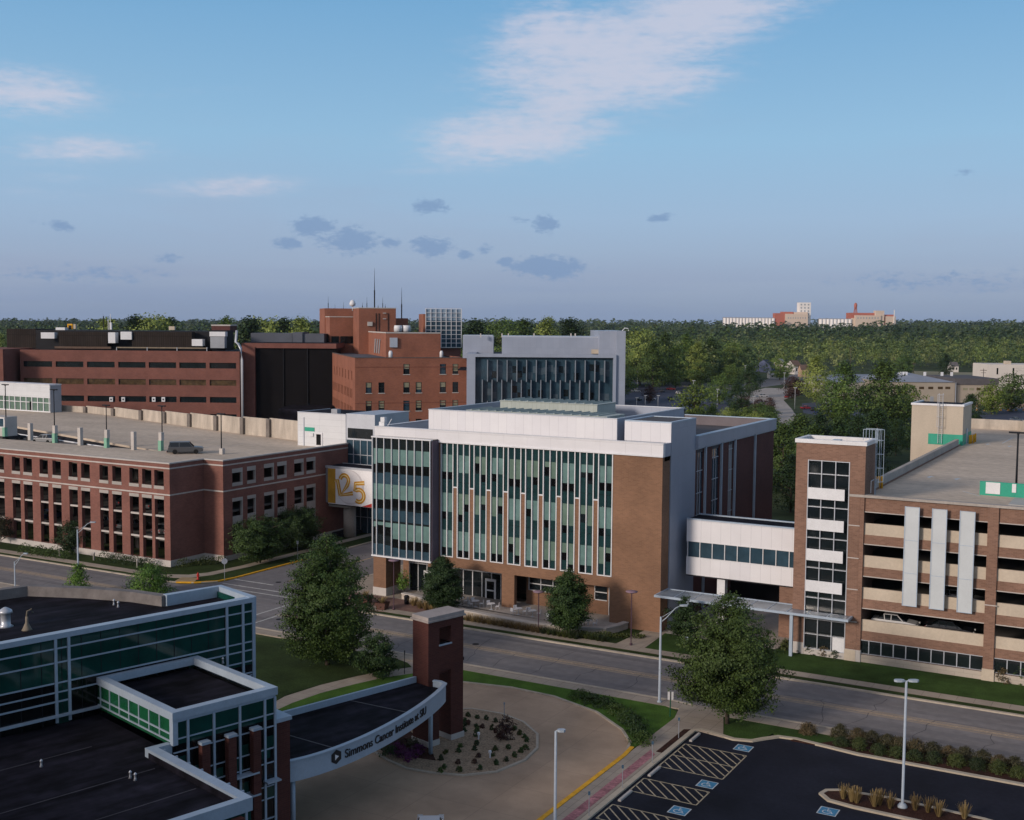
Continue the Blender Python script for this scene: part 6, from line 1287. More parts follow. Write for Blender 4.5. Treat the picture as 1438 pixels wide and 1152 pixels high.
# grain mill on the horizon
def mill():
    w = 3500.; z0 = 0
    t = thing('grain_mill', 'distant grain mill with rows of pale silos and a tall white elevator on the horizon', 'factory', (W(1015, 457, w)[0], W(1015, 457, w)[1], 10), YAW)
    k = w/F; sil = noisy('silo_white', (.80, .76, .72), .04, .01); mbk = noisy('mill_brick', (.42, .13, .085), .06, .01); mcr = noisy('mill_cream', (.62, .50, .40), .06, .01)
    X = lambda px: (px-1015)*k
    Zz = lambda px, py: W(px, py, w)[2]-10
    def silos(px0, px1, py, n):
        for i in range(n): mb = MB(); r_ = (X(px1)-X(px0))/n/2; mb.lathe([(r_*.96, -30), (r_*.96, Zz((px0+px1)/2, py))], X(px0)+r_*(2*i+1), 0, 14); mb.build('silo', sil, t, False, True)
        mbox(t, 'silo_gallery', noisy('gallery_grey', (.30, .30, .31), .1, .01), (X(px0), X(px1), 8, 12, -30, Zz((px0+px1)/2, py-1)))
    silos(1015.5, 1088, 447, 16); silos(1150, 1196, 448.5, 9)
    mbox(t, 'elevator', sil, (X(1123), X(1139), 8, 40, -30, Zz(1130, 425))); mb = MB()
    for i in range(5):
        for j in range(3): x = X(1125.5+j*5); z = Zz(1130, 428+i*4.5); mb.box(x-2, x+2, 7.4, 8, z-2.2, z+2.2)
    mb.build('elevator_window', greym, t, False)
    mbox(t, 'brick_mill', mbk, (X(1088), X(1102), 0, 30, -30, Zz(1095, 440)), (X(1099), X(1115), 12, 36, -30, Zz(1105, 438))); mbox(t, 'cream_mill', mcr, (X(1102), X(1134), -3, 28, -30, Zz(1118, 441)), (X(1116), X(1134), 2, 30, -30, Zz(1118, 438.5)))
    mbox(t, 'brick_mill', mbk, (X(1193), X(1232), 10, 40, -30, Zz(1210, 439.5)), (X(1233), X(1257), 6, 40, -30, Zz(1245, 442))); mbox(t, 'cream_mill', mcr, (X(1196), X(1222), 0, 12, -30, Zz(1210, 447)), (X(1200), X(1236), -6, 6, -30, Zz(1210, 443)), (X(1229), X(1241), -2, 20, -30, Zz(1235, 436.5))); mbox(t, 'cream_mill', mcr, (X(1243.5), X(1257), -4, 8, -30, Zz(1250, 444.5)))
    mbox(t, 'chimney', sil, (X(1254), X(1255), -6, -4, -30, Zz(1254, 435.5)))
    mb = MB()
    for i in range(6): a = i*math.pi/3; mb.tube([(X(1203.5)+6*math.cos(a), 20+6*math.sin(a), Zz(1203, 442)), (X(1203.5)+3*math.cos(a), 20+3*math.sin(a), Zz(1203, 432))], .8, 5)
    mb.build('water_tank_leg', mbk, t, False); mb = MB(); mb.lathe([(1.5, Zz(1203, 434)), (4.5, Zz(1203, 432)), (4.8, Zz(1203, 428)), (3, Zz(1203, 426)), (.4, Zz(1203, 425))], X(1203.5), 20, 12); mb.build('water_tank', [mbk], t, False, True)
    mbox(t, 'mill_windows', greym, *[(X(1106+i*3.4), X(1107+i*3.4), -3.3, -3, Zz(1118, 448), Zz(1118, 445.5)) for i in range(8)], *[(X(1203+i*4), X(1204.4+i*4), -6.4, -6, Zz(1210, 448), Zz(1210, 445.5)) for i in range(8)])
mill()

def shade_block():  # unseen block added behind the camera only to shade the foreground
    t = thing('hospital_tower', 'tall plain brick block standing behind the viewer and shading the foreground', 'building', (-60, -40, 0)); holes = [(-150+i*6., -147.6+i*6., 3+k*4., 5+k*4.) for i in range(32) for k in range(6)]
    mb = MB(); mb.wall('x', -14, 1, .5, -160, 42, 0, 27, holes); mb.wall('x', -60, -1, .5, -160, 42, 0, 27); mb.wall('y', -160, -1, .5, -59.5, -14.5, 0, 27); mb.wall('y', 42, 1, .5, -59.5, -14.5, 0, 27); mb.build('brick_wall', brick_h, t); B('roof', roof_g, t, (-159.5, 41.5, -59.5, -14.5, 26, 26.4)); B('glazing', g_dark, t, (-159, 41, -14.9, -14.6, 0, 26))
shade_block()
# ------------------------------------------------------------------ lamps, signs, small street things
def cobra(label, x, y, h, ang, grp='grey street lamps with one arm'):
    t = thing('street_lamp', label, 'street lamp', (x, y, .1), ang, grp); mb = MB(); mb.lathe([(.22, 0), (.22, .12), (.13, .15), (.085, h)], k=10); mb.build('pole', lampm, t, False, True)
    mb = MB(); mb.tube([(0, 0, h-.5), (.5, 0, h-.1), (1.3, 0, h+.75), (1.8, 0, h+1.0)], .045, 6); mb.tube([(0, 0, h-.1), (1.2, 0, h+.62)], .025, 5); mb.build('arm', lampm, t, False, True)
    mb = MB(); mb.prism([(1.7, -.08), (2.0, -.16), (2.35, -.14), (2.45, 0), (2.35, .14), (2.0, .16), (1.7, .08)], h+.93, h+1.07); o = mb.build('lamp_head', lampm, t, False); mb = MB(); mb.prism([(1.95, -.1), (2.35, -.1), (2.35, .1), (1.95, .1)], h+.88, h+.93); mb.build('lens', lampglass, o, True)
    return t
lampm = noisy('pale_grey_lamp', (.38, .44, .50), .06, 1., .5, .4)
def hgt(x, y, py):
    h = 5.
    for _ in range(40):
        d = np.array([x, y, h-H]); yy = 576+F*float(d @ VD)/float(d @ VF); h += (yy-py)*float(d @ VF)/F*.9
    return h
x, y = P(926, 988); cobra('tall pale street lamp at the lawn tip beside the accessible bays', x, y, hgt(x, y, 868), R(35))
x, y = P(110, 812); cobra('pale street lamp in front of the red brick garage facade', x, y, hgt(x, y, 745), R(30))
x, y = P(22, 860); t = cobra('slim street lamp rising behind the stone coping at the lower left', x, y, hgt(x, y, 790), R(20)); t.scale = (.7, .7, 1)
def lot_lamp(label, x, y, h, two, z=.1):
    t = thing('parking_lamp', label, 'lamp post', (x, y, z), YAW); mb = MB(); mb.lathe([(.34, 0), (.36, .1), (.22, .3), (.10, .34), (.085, h)], k=12); mb.build('pole', lampm, t, False, True)
    for s in ((-1, 1) if two else (1,)):
        mb = MB(); a, b = (s*.15, s*.85) if two else (.1, .62)
        pts = [(a, -.1), (a+(b-a)*.3, -.2), (a+(b-a)*.8, -.2), (b, -.08), (b, .08), (a+(b-a)*.8, .2), (a+(b-a)*.3, .2), (a, .1)]; mb.prism(pts, h-.02, h+.12); mb.tube([(0, 0, h), (a, 0, h+.05)], .05, 6); mb.build('lamp_head', lampm, t, False)
x, y = P(1267, 1136); lot_lamp('twin headed parking lamp on the grass island', x, y, hgt(x, y, 957)-.1, True)
x, y = P(779, 1185); lot_lamp('tall single headed lamp at the yellow kerb of the circular drive', x, y, hgt(x, y, 1027)-.1, False)
pm = noisy('plum_lamp', (.07, .035, .05), .1, 1., .5, .4)
for (px, py, pt, lb) in ((553, 858, 788, 'plum lamp post with a flat disc head beside the brick corner pier'), (756, 890, 832, 'plum lamp post with a flat disc head in front of the terrace wall'), (886, 908, 832, 'plum lamp post with a flat disc head in front of the blank brick wall')):
    x, y = P(px, py); h = hgt(x, y, pt); t = thing('plaza_lamp', lb, 'lamp post', (x, y, .1), 0, 'plum lamp posts by the office building'); mb = MB(); mb.lathe([(.16, 0), (.16, .25), (.06, .3), (.055, h-.2)], k=8); mb.build('pole', pm, t, False, True)
    mb = MB(); mb.lathe([(.06, h-.25), (.62, h-.06), (.66, h), (.3, h+.08), (.05, h+.1)], k=16); mb.build('lamp_shade', noisy('plum_shade', (.22, .15, .19), .1, 1.), t, False, True)
def post_sign(name, label, cat, x, y, h, mt_post, plate, mt_plate, rz=0., z=.1, r_=.035, grp=None, plate2=None):
    t = thing(name, label, cat, (x, y, z), rz, grp); mb = MB(); mb.tube([(0, 0, 0), (0, 0, h)], r_, 6); mb.build('post', mt_post, t, False)
    w, hh = plate; mb = MB(); mb.box(-w/2, w/2, -.05, -.03, h-hh, h); mb.build('plate', mt_plate, t, False); return t
sl = ['nearest the maple tree', 'second from the maple tree', 'third from the maple tree', 'fourth from the maple, near the bottom edge']
for i, (px, py) in enumerate(((953, 1037), (916, 1072), (874, 1107), (827, 1146))):
    x, y = P(px, py, .12); t = post_sign('bay_sign', 'slim bay sign post with small blue plate, %s' % sl[i], 'sign', x, y, 1.75, greym, (.16, .26), noisy('dull_blue_plate', (.06, .12, .18), .1, 1.), YAW, .12, .03, 'bay signs along the accessible bays')
x, y = P(941, 1008); t = post_sign('street_sign', 'white double plate sign on a green post in the lawn tip', 'sign', x, y, 2.2, noisy('green_post', (.01, .09, .05), .1, 1.), (.5, .7), white, YAW, .1, .05)
mb = MB(); mb.box(-.04, .04, -.08, -.052, 1.5, 2.2); mb.build('gap', darkm, t, False)
x, y = P(315.5, 817); t = thing('stop_sign', 'octagonal sign seen from its pale back at the corner of the red brick garage', 'sign', (x, y, .1), YAW+R(20)); mb = MB(); mb.tube([(0, 0, 0), (0, 0, 2.9)], .035, 6); mb.build('post', greym, t, False)
mb = MB(); mb.face([(.40*math.cos(R(22.5+45*k)), -.04, 2.6+.40*math.sin(R(22.5+45*k))) for k in range(8)][::-1]); mb.build('plate', alu, t, False)
x, y = P(418, 786); post_sign('street_sign', 'thin sign post beside the shaded trees on the side street', 'sign', x, y, 2.6, greym, (.3, .45), alu, YAW)
x, y = P(568, 948); post_sign('street_sign', 'thin dark sign post at the tip of the left lawn', 'sign', x, y, 2.3, darkm, (.12, .4), darkm, YAW+R(80))
x, y = P(708, 1012); post_sign('garden_light', 'thin pole light behind the red bush in the gravel island', 'light', x, y, 1.5, greym, (.16, .2), greym, YAW)
# hydrant
x, y = P(278, 815); t = thing('fire_hydrant', 'red fire hydrant at the corner by the red brick garage', 'hydrant', (x, y, .1)); mb = MB(); mb.lathe([(.19, 0), (.19, .06), (.13, .08), (.13, .62), (.17, .64), (.17, .7), (.13, .74), (.08, .86), (.04, .9), (.04, .95)], k=12); mb.build('barrel', redm, t, False, True)
for a in (0, math.pi/2, math.pi): mb = MB(); mb.tube([(0, 0, .5), (.22*math.cos(a), .22*math.sin(a), .5)], .065, 8); mb.build('nozzle', redm, t, False, True)
# planters, bin, bollard lights
cor = noisy('rusty_planter', (.105, .052, .04), .2, 1.5)
for i, (px, py, lb) in enumerate(((514, 848, 'rusty square planter with dry grass farthest left on the corner plaza'), (537, 857, 'rusty square planter with dry grass in the middle of the corner plaza'))):
    x, y = P(px, py); t = thing('planter', lb, 'planter', (x, y, .128), R(8*i)); mb = MB(); mb.prism([(-.55, -.55), (.55, -.55), (.55, .55), (-.55, .55)], 0, .1)
    k = len(mb.v); mb.v += [(-.5, -.5, .1), (.5, -.5, .1), (.5, .5, .1), (-.5, .5, .1), (-.68, -.68, .85), (.68, -.68, .85), (.68, .68, .85), (-.68, .68, .85)]
    for q in ((0, 1, 5, 4), (1, 2, 6, 5), (2, 3, 7, 6), (3, 0, 4, 7)): mb.f.append(tuple(k+j for j in q)); mb.mi.append(0)
    mb.build('pot', cor, t, False); mb = MB(); mb.prism([(-.62, -.62), (.62, -.62), (.62, .62), (-.62, .62)], .68, .76); mb.build('soil', mulch, t, False)
    tuft('ornamental_grass', ['dry golden grass growing in the left rusty planter', 'dry golden grass growing in the middle rusty planter'][i], 'grass plant', x, y, .7, lf['gold'], None, .85, 90, .35)
x, y = P(571, 850); t = thing('litter_bin', 'dark round litter bin at the end of the low terrace wall', 'bin', (x, y, .13)); mb = MB(); mb.lathe([(.28, 0), (.32, .85), (.34, .9)], k=14); mb.build('body', darkm, t, False, True); mb = MB(); mb.lathe([(.35, .9), (.2, 1.08), (.05, 1.1)], k=14); mb.build('lid', darkm, t, False, True)
for i, (px, py) in enumerate(((84, 782), (132, 788), (193, 798), (220, 802))):
    x, y = P(px, py); mb = MB(); mb.lathe([(.14, 0), (.14, .95), (.17, .97), (.17, 1.08), (.05, 1.14)], k=10); o = mb.build('bollard_light', precast_w, smooth=True); o.location = (x, y, .1)
    tag(o, 'pale concrete bollard light in front of the red brick garage, %s from the left' % ('first', 'second', 'third', 'fourth')[i], 'bollard', 'bollard lights in front of the red brick garage')
for i, (px, py, lb) in enumerate(((672, 1040, 'small white box light beside the middle shrubs of the gravel island'), (688, 1066, 'small white box light near the front kerb of the gravel island'), (601, 1050, 'small pale utility box at the foot of the arch tower'), (883, 1152, 'x'))):
    if i == 3: continue
    x, y = P(px, py); mb = MB(); mb.lathe([(.07, 0), (.07, .35), (.13, .38), (.13, .55), (.04, .6)], k=8); o = mb.build('garden_light', white); o.location = (x, y, .1); tag(o, lb, 'light')
# ------------------------------------------------------------------ cars
def car(kind, paint, label, x, y, z, rz, grp=None):
    t = thing({'suv': 'pickup_truck', 'sedan': 'parked_car'}[kind], label, 'car', (x, y, z), rz, grp); L, Wd = (5.2, 1.9) if kind == 'suv' else (4.6, 1.8); h = L/2
    if kind == 'suv': lower = [(-h, .45), (-h, 1.05), (-h+.1, 1.12), (h-1.5, 1.12), (h-.2, .98), (h, .85), (h, .4), (h-.5, .32), (-h+.4, .32)]; cab = [(-h+.05, 1.1), (-h+.25, 1.72), (-h+.6, 1.78), (.55, 1.78), (1.25, 1.1)]
    else: lower = [(-h, .42), (-h, .88), (-h+.15, .95), (h-1.3, .92), (h-.25, .76), (h, .62), (h, .35), (h-.5, .26), (-h+.4, .26)]; cab = [(-h+.55, .93), (-h+1.25, 1.40), (-.9, 1.45), (.25, 1.42), (1.15, .92)]
    def prof(pts, w0, w1, zt):
        mb = MB(); k = len(pts)
        def wd(z): return (w0+(w1-w0)*max(0, (z-pts[0][1])/(zt-pts[0][1])))/2
        n = 0
        for s in (1, -1): mb.v += [(p[0], s*wd(p[1]), p[1]) for p in pts]
        mb.f.append(tuple(range(k))[::-1]); mb.f.append(tuple(range(k, 2*k))); mb.mi += [0, 0]
        for i in range(k): mb.f.append((i, (i+1) % k, k+(i+1) % k, k+i)); mb.mi.append(0)
        return mb
    o = prof(lower, Wd, Wd, 1.2).build('body', car_mats[paint], t, False); bv = o.modifiers.new('bevel', 'BEVEL'); bv.width = .07; bv.segments = 2
    zt = cab[2][1]; g = prof(cab, Wd-.1, Wd-.5, zt).build('window', g_dark, t, False)
    ro = MB(); rr = [p for p in cab if p[1] > zt-.1]; x0, x1 = min(p[0] for p in rr), max(p[0] for p in rr); ro.box(x0-.03, x1+.03, -(Wd-.48)/2, (Wd-.48)/2, zt-.02, zt+.045); pl = [x0+(x1-x0)*q for q in ((.0, .5, 1.) if kind == 'suv' else (.0, .55, 1.))]
    for xp in pl:
        for s in (-1, 1): ro.tube([(xp+(.1 if xp == pl[0] else (-.1 if xp < pl[-1] else .55))*(0 if xp not in pl[:1]+pl[-1:] else 1), s*(Wd/2-.05), cab[0][1]), (xp, s*(Wd-.46)/2, zt)], .045, 5)
    ro.build('roof', car_mats[paint], t, False)
    wr = .37 if kind == 'suv' else .32
    for sx in (-1, 1):
        for s in (-1, 1):
            mb = MB(); mb.tube([(sx*h*.60, s*(Wd/2-.2), wr), (sx*h*.60, s*(Wd/2+.01), wr)], wr, 16); w = mb.build('wheel', tyre, t, False); mb = MB(); mb.tube([(sx*h*.60, s*(Wd/2), wr), (sx*h*.60, s*(Wd/2+.03), wr)], wr*.6, 10); mb.build('rim', rim, w, True)
    for s in (-1, 1): B('headlight', lampglass, t, (h-.12, h+.015, s*.72-.18, s*.72+.18, .58 if kind != 'suv' else .72, .72 if kind != 'suv' else .9), world=False); B('tail_light', taillens, t, (-h-.015, -h+.05, s*.78-.1, s*.78+.1, .68, .86 if kind != 'suv' else 1.05), world=False)
    return t
x, y = P(261, 637, DZ); car('suv', 'grey', 'silver grey pickup like sport truck parked on the roof deck of the red brick garage', x, y, DZ, YAW+R(12))
x, y = P(62, 618, 11.4); car('sedan', 'silver', 'silver sedan parked on the ramp behind the green deck post', onY(62, 613, 139.5)[0], 139.5, 12.22, R(194))
car('sedan', 'dark', 'dark car on the garage ramp left of the silver sedan', -184.5, 141, 11.98, R(80))
x, y = P(243, 640, DZ); car('sedan', 'dark', 'low dark car mostly hidden left of the pickup on the garage deck', x-2.5, y+4.5, DZ-.6, YAW+R(5))
# cars behind the openings of the garages
for i, (cx_, z, p) in enumerate(((-122.0, 3.7, 'white'), (-124.5, 3.7, 'silver'), (-131.5, 3.7, 'grey'), (-137, 3.7, 'silver'), (-148.8, 3.7, 'blue'), (-126.5, 7.05, 'grey'), (-132.5, 7.05, 'dark'))):
    car('sedan', p, '%s car inside the red brick garage, %s, %s from its corner' % ({'white': 'white', 'silver': 'silver', 'grey': 'grey', 'blue': 'blue', 'dark': 'dark'}[p], 'second floor' if z < 5 else 'third floor', ('first', 'second', 'third', 'fourth', 'fifth', 'first', 'second')[i]), cx_, 120.4, z, R(90), 'cars parked inside the red brick garage')
for cx_, z, p, nm in ((-24.2, 3.26, 'white', 'white car seen through the lowest opening of the brown brick garage'), (-18.9, 3.26, 'dark', 'dark car seen through the lowest opening of the brown garage'), (-18.0, 6.5, 'silver', 'silver car on the middle level of the brown garage behind the third white panel')):
    car('sedan', p, nm, cx_, 121.6+.6, z+.02, R(3), 'cars parked inside the brown brick garage')
far = [(942, 546, 'red'), (952, 552, 'white'), (893, 549, 'silver'), (897, 561, 'dark'), (914, 560, 'white'), (941, 560, 'dark'), (1072, 556, 'white'), (1118, 532, 'white'), (1125, 538, 'white'), (1103, 545, 'beige'),
       (1132, 573, 'red'), (1142, 575, 'dark'), (1172, 580, 'white'), (1160, 565, 'white'), (1151, 579, 'blue'), (1222, 574, 'white'), (1231, 571, 'silver'), (1241, 587, 'white'), (1427, 590, 'silver'), (1105, 557, 'red'), (1197, 567, 'dark'), (1205, 571, 'grey'), (1180, 563, 'blue'), (930, 549, 'grey')]
cn = ['red car standing alone on the far road', 'white van like car in front of the red car', 'silver car at the left end of the far road', 'dark car by the left edge of the far lot', 'white car beside the first lamp of the far lot', 'dark car in the middle of the far lot', 'white car on the curving road below the blue house', 'white car in front of the cream house', 'white car just below and right of the cream house', 'beige car on the road left of the red bush',
      'dark red car at the left end of the lot behind the hedge', 'dark car beside the dark red one', 'white car at the front of the lot behind the hedge', 'white car at the top of the lot behind the hedge', 'blue car in the front row behind the hedge', 'white car between the two big trees', 'silver car under the right hand big tree', 'white car below the right hand big tree', 'silver car alone in the blue lot at the right edge', 'reddish car at the bend of the curving road', 'dark car near the middle of the lot behind the hedge', 'grey car left of the right hand big tree', 'blue car in the back row of the lot behind the hedge', 'grey car left of the red car on the far road']
for i, (px, py, p) in enumerate(far):
    x, y = P(px, py+2); car('sedan', p, cn[i], x, y, .06, YAW+R((0, 90, 20, 70)[i % 4]), 'cars parked in the far lots')
x, y = P(622, 1141, 1.0); car('sedan', 'white', 'white car on the circular drive, cut off by the bottom edge of the picture', x+.35, y-2.15, .02, YAW+R(92))
# utility poles and wires
pole_pts = []
for i, (px, py, pt, lb) in enumerate(((1065, 528, 492, 'left of the blue house'), (1132, 535, 507, 'right of the peach house'), (1194, 520, 488, 'above the two big trees'), (1255, 522, 502, 'at the left end of the warehouse roof'), (1283, 524, 509, 'behind the warehouse roof'), (1366, 531, 510, 'at the right end of the warehouse'), (1380, 556, 518, 'in front of the brown end of the warehouse'), (980, 542, 514, 'in the trees left of the white shed'))):
    x, y = P(px, py); h = hgt(x, y, pt); t = thing('utility_pole', 'wooden utility pole '+lb, 'utility pole', (x, y, 0), YAW, 'wooden utility poles'); mb = MB(); mb.tube([(0, 0, 0), (0, 0, h)], .2, 6, .13); mb.build('pole', wood if i != 6 else darkm, t, False, True)
    B('cross_arm', wood, t, (-1.6, 1.6, -.1, .1, h-.9, h-.65), (-1.2, 1.2, -.1, .1, h-2.1, h-1.9), world=False); pole_pts.append((x, y, h))
def wire(a, b, label, sag=1.2, r_=.035):
    n = 12; mb = MB(); pts = [tuple(a[j]+(b[j]-a[j])*i/n-(sag*4*(i/n)*(1-i/n) if j == 2 else 0) for j in range(3)) for i in range(n+1)]; mb.tube(pts, r_, 4); tag(mb.build('overhead_wire', darkm), label, 'wire', 'overhead wires between the utility poles')
A_, B_, C_, D_ = pole_pts[0], pole_pts[1], pole_pts[3], pole_pts[5]
E_ = W(1500, 515, 500)
for k, dz in enumerate((-.6, -2.0)):
    nm = ('upper', 'lower')[k]
    for p, q, l in ((A_, B_, 'between the poles beside the blue and the peach house'), (B_, C_, 'crossing above the two big trees'), (C_, D_, 'above the warehouse roof'), (D_, E_, 'towards the white flat roofed building')): wire((p[0], p[1], p[2]+dz), (q[0], q[1], q[2]+dz), '%s overhead wire %s' % (nm, l))
pl_ = noisy('pale_pole', (.40, .42, .44), .1, 1.)
for i, (px, py, pt, lb) in enumerate(((895, 546, 522, 'at the left end of the far road'), (973, 583, 535, 'tall one in the middle of the far lot'), (1007, 575, 547, 'right of the tall middle one in the far lot'), (1058, 588, 557, 'behind the far corner of the glass building'), (1046, 547, 514, 'curved one left of the blue house'), (1116, 575, 545, 'on the grass tip of the curving road'), (1166, 582, 556, 'in the lot behind the hedge'), (1205, 584, 562, 'in the lot left of the right big tree'), (894, 573, 559, 'first of the short ones in the far lot'), (906, 572, 556, 'second of the short ones in the far lot'), (924, 572, 556, 'third of the short ones in the far lot'), (1101, 548, 524, 'beside the white car on the curving road'))):
    x, y = P(px, py); h = hgt(x, y, pt); t = thing('lamp_post', 'pale lamp post '+lb, 'lamp post', (x, y, 0), YAW, 'pale lamp posts in the far lots'); mb = MB(); mb.tube([(0, 0, 0), (0, 0, h)], .12, 6, .09); mb.build('pole', pl_, t, False, True); B('lamp_head', pl_, t, (-.5, .7, -.2, .2, h-.05, h+.2), world=False)
for i in range(7):
    x, y = P(1372+i*11, 577); mb = MB(); mb.lathe([(.35, 0), (.35, .2), (.28, .25), (.18, 1.3), (.1, 1.4)], k=8); mb.m = 1; mb.lathe([(.30, .55), (.26, .85)], k=8); o = mb.build('traffic_barrel', [noisy('orange_barrel', (.6, .3, .12), .1, 1.), white]); o.location = (x, y, 0); o.scale = (1.6, 1.6, 1.6); tag(o, 'orange and white barrel, %s from the left along the edge of the blue lot' % ('first', 'second', 'third', 'fourth', 'fifth', 'sixth', 'seventh')[i], 'barrel', 'orange barrels at the edge of the blue lot')
# ------------------------------------------------------------------ near trees and shrubs
def tp(px, py, z=0): return P(px, py, z)
x, y = tp(460, 935); plant_tree('broad_tree', 'large dark egg shaped tree on the left lawn', 'tree', x, y, 'ovate', 13.0, 3.75, 1.2, -150, 44, .30, .17, 11, lf['street'], None, .13, .28)
x, y = tp(1021, 1018); plant_tree('maple_tree', 'broad olive green maple between the hatched bays and the street', 'tree', x, y, 'ovate', 11.1, 3.8, 1.7, -120, 42, .30, .17, 12, lf['olive'], None, .2, .2)
x, y = tp(531, 952); plant_tree('young_tree', 'small light green tree on the left lawn before the arch tower', 'tree', x, y, 'round', 4.4, 1.6, .3, -32, 26, .22, .15, 13, lf['street'], None, .4, .08)
x, y = tp(621, 862); plant_tree('street_tree', 'dense dark pyramidal street tree before the main doors', 'tree', x, y, 'ovate', 6.7, 2.2, 1.2, -80, 40, .22, .15, 14, lf['street'], None, .2, .1)
x, y = tp(797, 896); plant_tree('street_tree', 'dark pyramidal street tree right of the terrace', 'tree', x, y, 'ovate', 7.4, 2.3, 1.3, -80, 40, .22, .15, 15, lf['street'], None, .22, .1)
x, y = tp(961, 912); plant_tree('street_tree', 'narrow young green tree beside the entry walk', 'tree', x, y, 'egg', 5.6, 1.7, 1.7, -45, 24, .2, .15, 16, lf['street'], None, .4, .08)
x, y = tp(548, 842); plant_tree('young_tree', 'tiny bright sapling beside the brick corner pier', 'tree', x+.6, y+2, 'round', 3.2, .7, 1.0, 26, 40, .22, .15, 17, lf['bright'], None, .3, .04)
x, y = tp(364, 792); plant_tree('round_tree', 'rounded dark tree at the side wall of the red brick garage', 'tree', x+.2, y, 'round', 6.6, 3.4, 1.0, -80, 36, .28, .17, 18, lf['street'], None, .3, .12)
x, y = tp(415, 775); plant_tree('round_tree', 'second rounded dark tree nearer the skybridge', 'tree', x-.4, y+1.5, 'round', 6.4, 3.3, .8, -80, 36, .28, .17, 19, lf['dark'], None, .3, .12)
x, y = tp(105, 776); plant_tree('round_tree', 'small dark tree against the front of the red brick garage', 'tree', x, y-.5, 'round', 4.5, 1.9, .5, 120, 60, .35, .18, 20, lf['dark'], None, .3, .08)
x, y = tp(5, 766); plant_tree('round_tree', 'small rusty tree at the left edge before the red brick garage', 'tree', x-.6, y, 'round', 4.2, 1.6, .9, 60, 50, .35, .18, 21, lf['rust'], None, .3, .07)
x, y = tp(210, 835); plant_tree('young_tree', 'light green willow like tree behind the stone coping', 'tree', x, y, 'flat', 3.4, 2.6, .2, 120, 60, .45, .17, 22, lf['bright'], None, .25, .07)
x, y = tp(110, 835); plant_tree('young_tree', 'bright young tree peeping over the stone coping by the street lamp', 'tree', x, y, 'cone', 3.6, 1.6, .2, 70, 50, .3, .17, 23, lf['bright'], None, .25, .05)
def row(pts, fn): 
    for i, (px, py) in enumerate(pts): fn(i, *P(px, py, .1))
nth = ['first', 'second', 'third', 'fourth', 'fifth', 'sixth', 'seventh', 'eighth', 'ninth', 'tenth', 'eleventh', 'twelfth', 'thirteenth']
row([(1135, 1030), (1180, 1034), (1204, 1038), (1225, 1042), (1247, 1047), (1262, 1050), (1287, 1055), (1310, 1059), (1332, 1062), (1356, 1066), (1380, 1070), (1403, 1076), (1425, 1079)], lambda i, x, y: shrub('hedge_shrub', '%s shrub from the left in the rusty back row of the long hedge' % nth[i], 'shrub', x, y, .9, .8, lf['rust'], 'rusty back row of the hedge by the parking lot', .1, 2600, .08))
row([(1182, 1047), (1207, 1052), (1234, 1058), (1260, 1062), (1285, 1067), (1312, 1071), (1343, 1075), (1372, 1079), (1402, 1085), (1430, 1090)], lambda i, x, y: shrub('hedge_shrub', '%s round green shrub from the left in the front row of the long hedge' % nth[i], 'shrub', x, y, .82, .75, lf['shrub'], 'green front row of the hedge by the parking lot', .1, 2600, .07))
row([(815, 981), (831, 986), (849, 992), (866, 999), (880, 1009), (890, 1019), (896, 1030), (901, 1043)], lambda i, x, y: shrub('low_juniper', '%s dark low shrub from the street end along the kerb of the circular drive' % nth[i], 'shrub', x, y, 1.35, .7, lf['dark'], 'dark shrubs along the kerb of the circular drive', .1, 900, .12))
rg = [(465, 22), (528, 35), (590, 43), (652, 60), (445, 62), (470, 77), (440, 90), (442, 124), (523, 95), (562, 98), (525, 120), (520, 155), (628, 110), (650, 130), (778, 112), (815, 145), (845, 165), (862, 190), (853, 243), (820, 265), (780, 293), (725, 322), (655, 345), (545, 380), (410, 390), (307, 372), (280, 400), (315, 272), (415, 228), (403, 262), (285, 315), (523, 213), (508, 248), (648, 248), (738, 240), (537, 298), (628, 287), (400, 340), (510, 338)]
for i, (a, b) in enumerate(rg):
    x, y = P(560+a/4.793, 1000+(b+8)/4.793, .1); red = i in (5, 9, 13, 35, 37, 38); shrub('garden_shrub', ('small reddish' if red else 'small dark green')+' shrub in the gravel island', 'shrub', x, y, .33 if 14 <= i <= 24 else .26, .34, lf['red'] if red else (lf['dark'] if i % 3 else lf['shrub']), ('small reddish' if red else 'small dark green')+' shrubs dotted over the gravel island', .1, 500, .085)
for i, (a, b, r_) in enumerate(((720, 112, .95), (712, 182, .85))): x, y = P(560+a/4.793, 1000+b/4.793, .1); shrub('red_shrub', ['larger dark red bush at the back of the gravel island', 'dark red bush just in front of the larger one in the gravel island'][i], 'shrub', x, y, r_, .9, lf['red'], None, .1, 700, .12)
for i, (px, py, m_, r_) in enumerate(((556, 1058, 'purple', 1.0), (570, 1066, 'purple', .9), (585, 1060, 'purple', .9), (563, 1046, 'red', .8), (548, 1062, 'dark', .9), (580, 1050, 'rust', .8))): x, y = P(px, py, .1); shrub('flowering_shrub', ['purple flowering clump at the left of the mulch bed under the canopy', 'purple flowering clump at the front of the mulch bed', 'purple flowering clump nearest the arch tower', 'dark red clump at the back of the mulch bed', 'dark green clump at the left tip of the mulch bed', 'rusty clump behind the purple ones in the mulch bed'][i], 'shrub', x, y, r_, .7, lf[m_], None, .1, 500, .12)
for i, (px, py) in enumerate(((1184, 1122), (1203, 1128), (1235, 1131), (1250, 1136), (1285, 1138), (1303, 1141), (1318, 1147), (1354, 1150), (1196, 1126), (1228, 1133))): x, y = P(px, py, .1); tuft('ornamental_grass', 'tall dry grass clump in the parking lot island', 'grass plant', x, y, 1.05, lf['gold'], 'dry grass clumps in the parking lot island', .12, 80, .26)
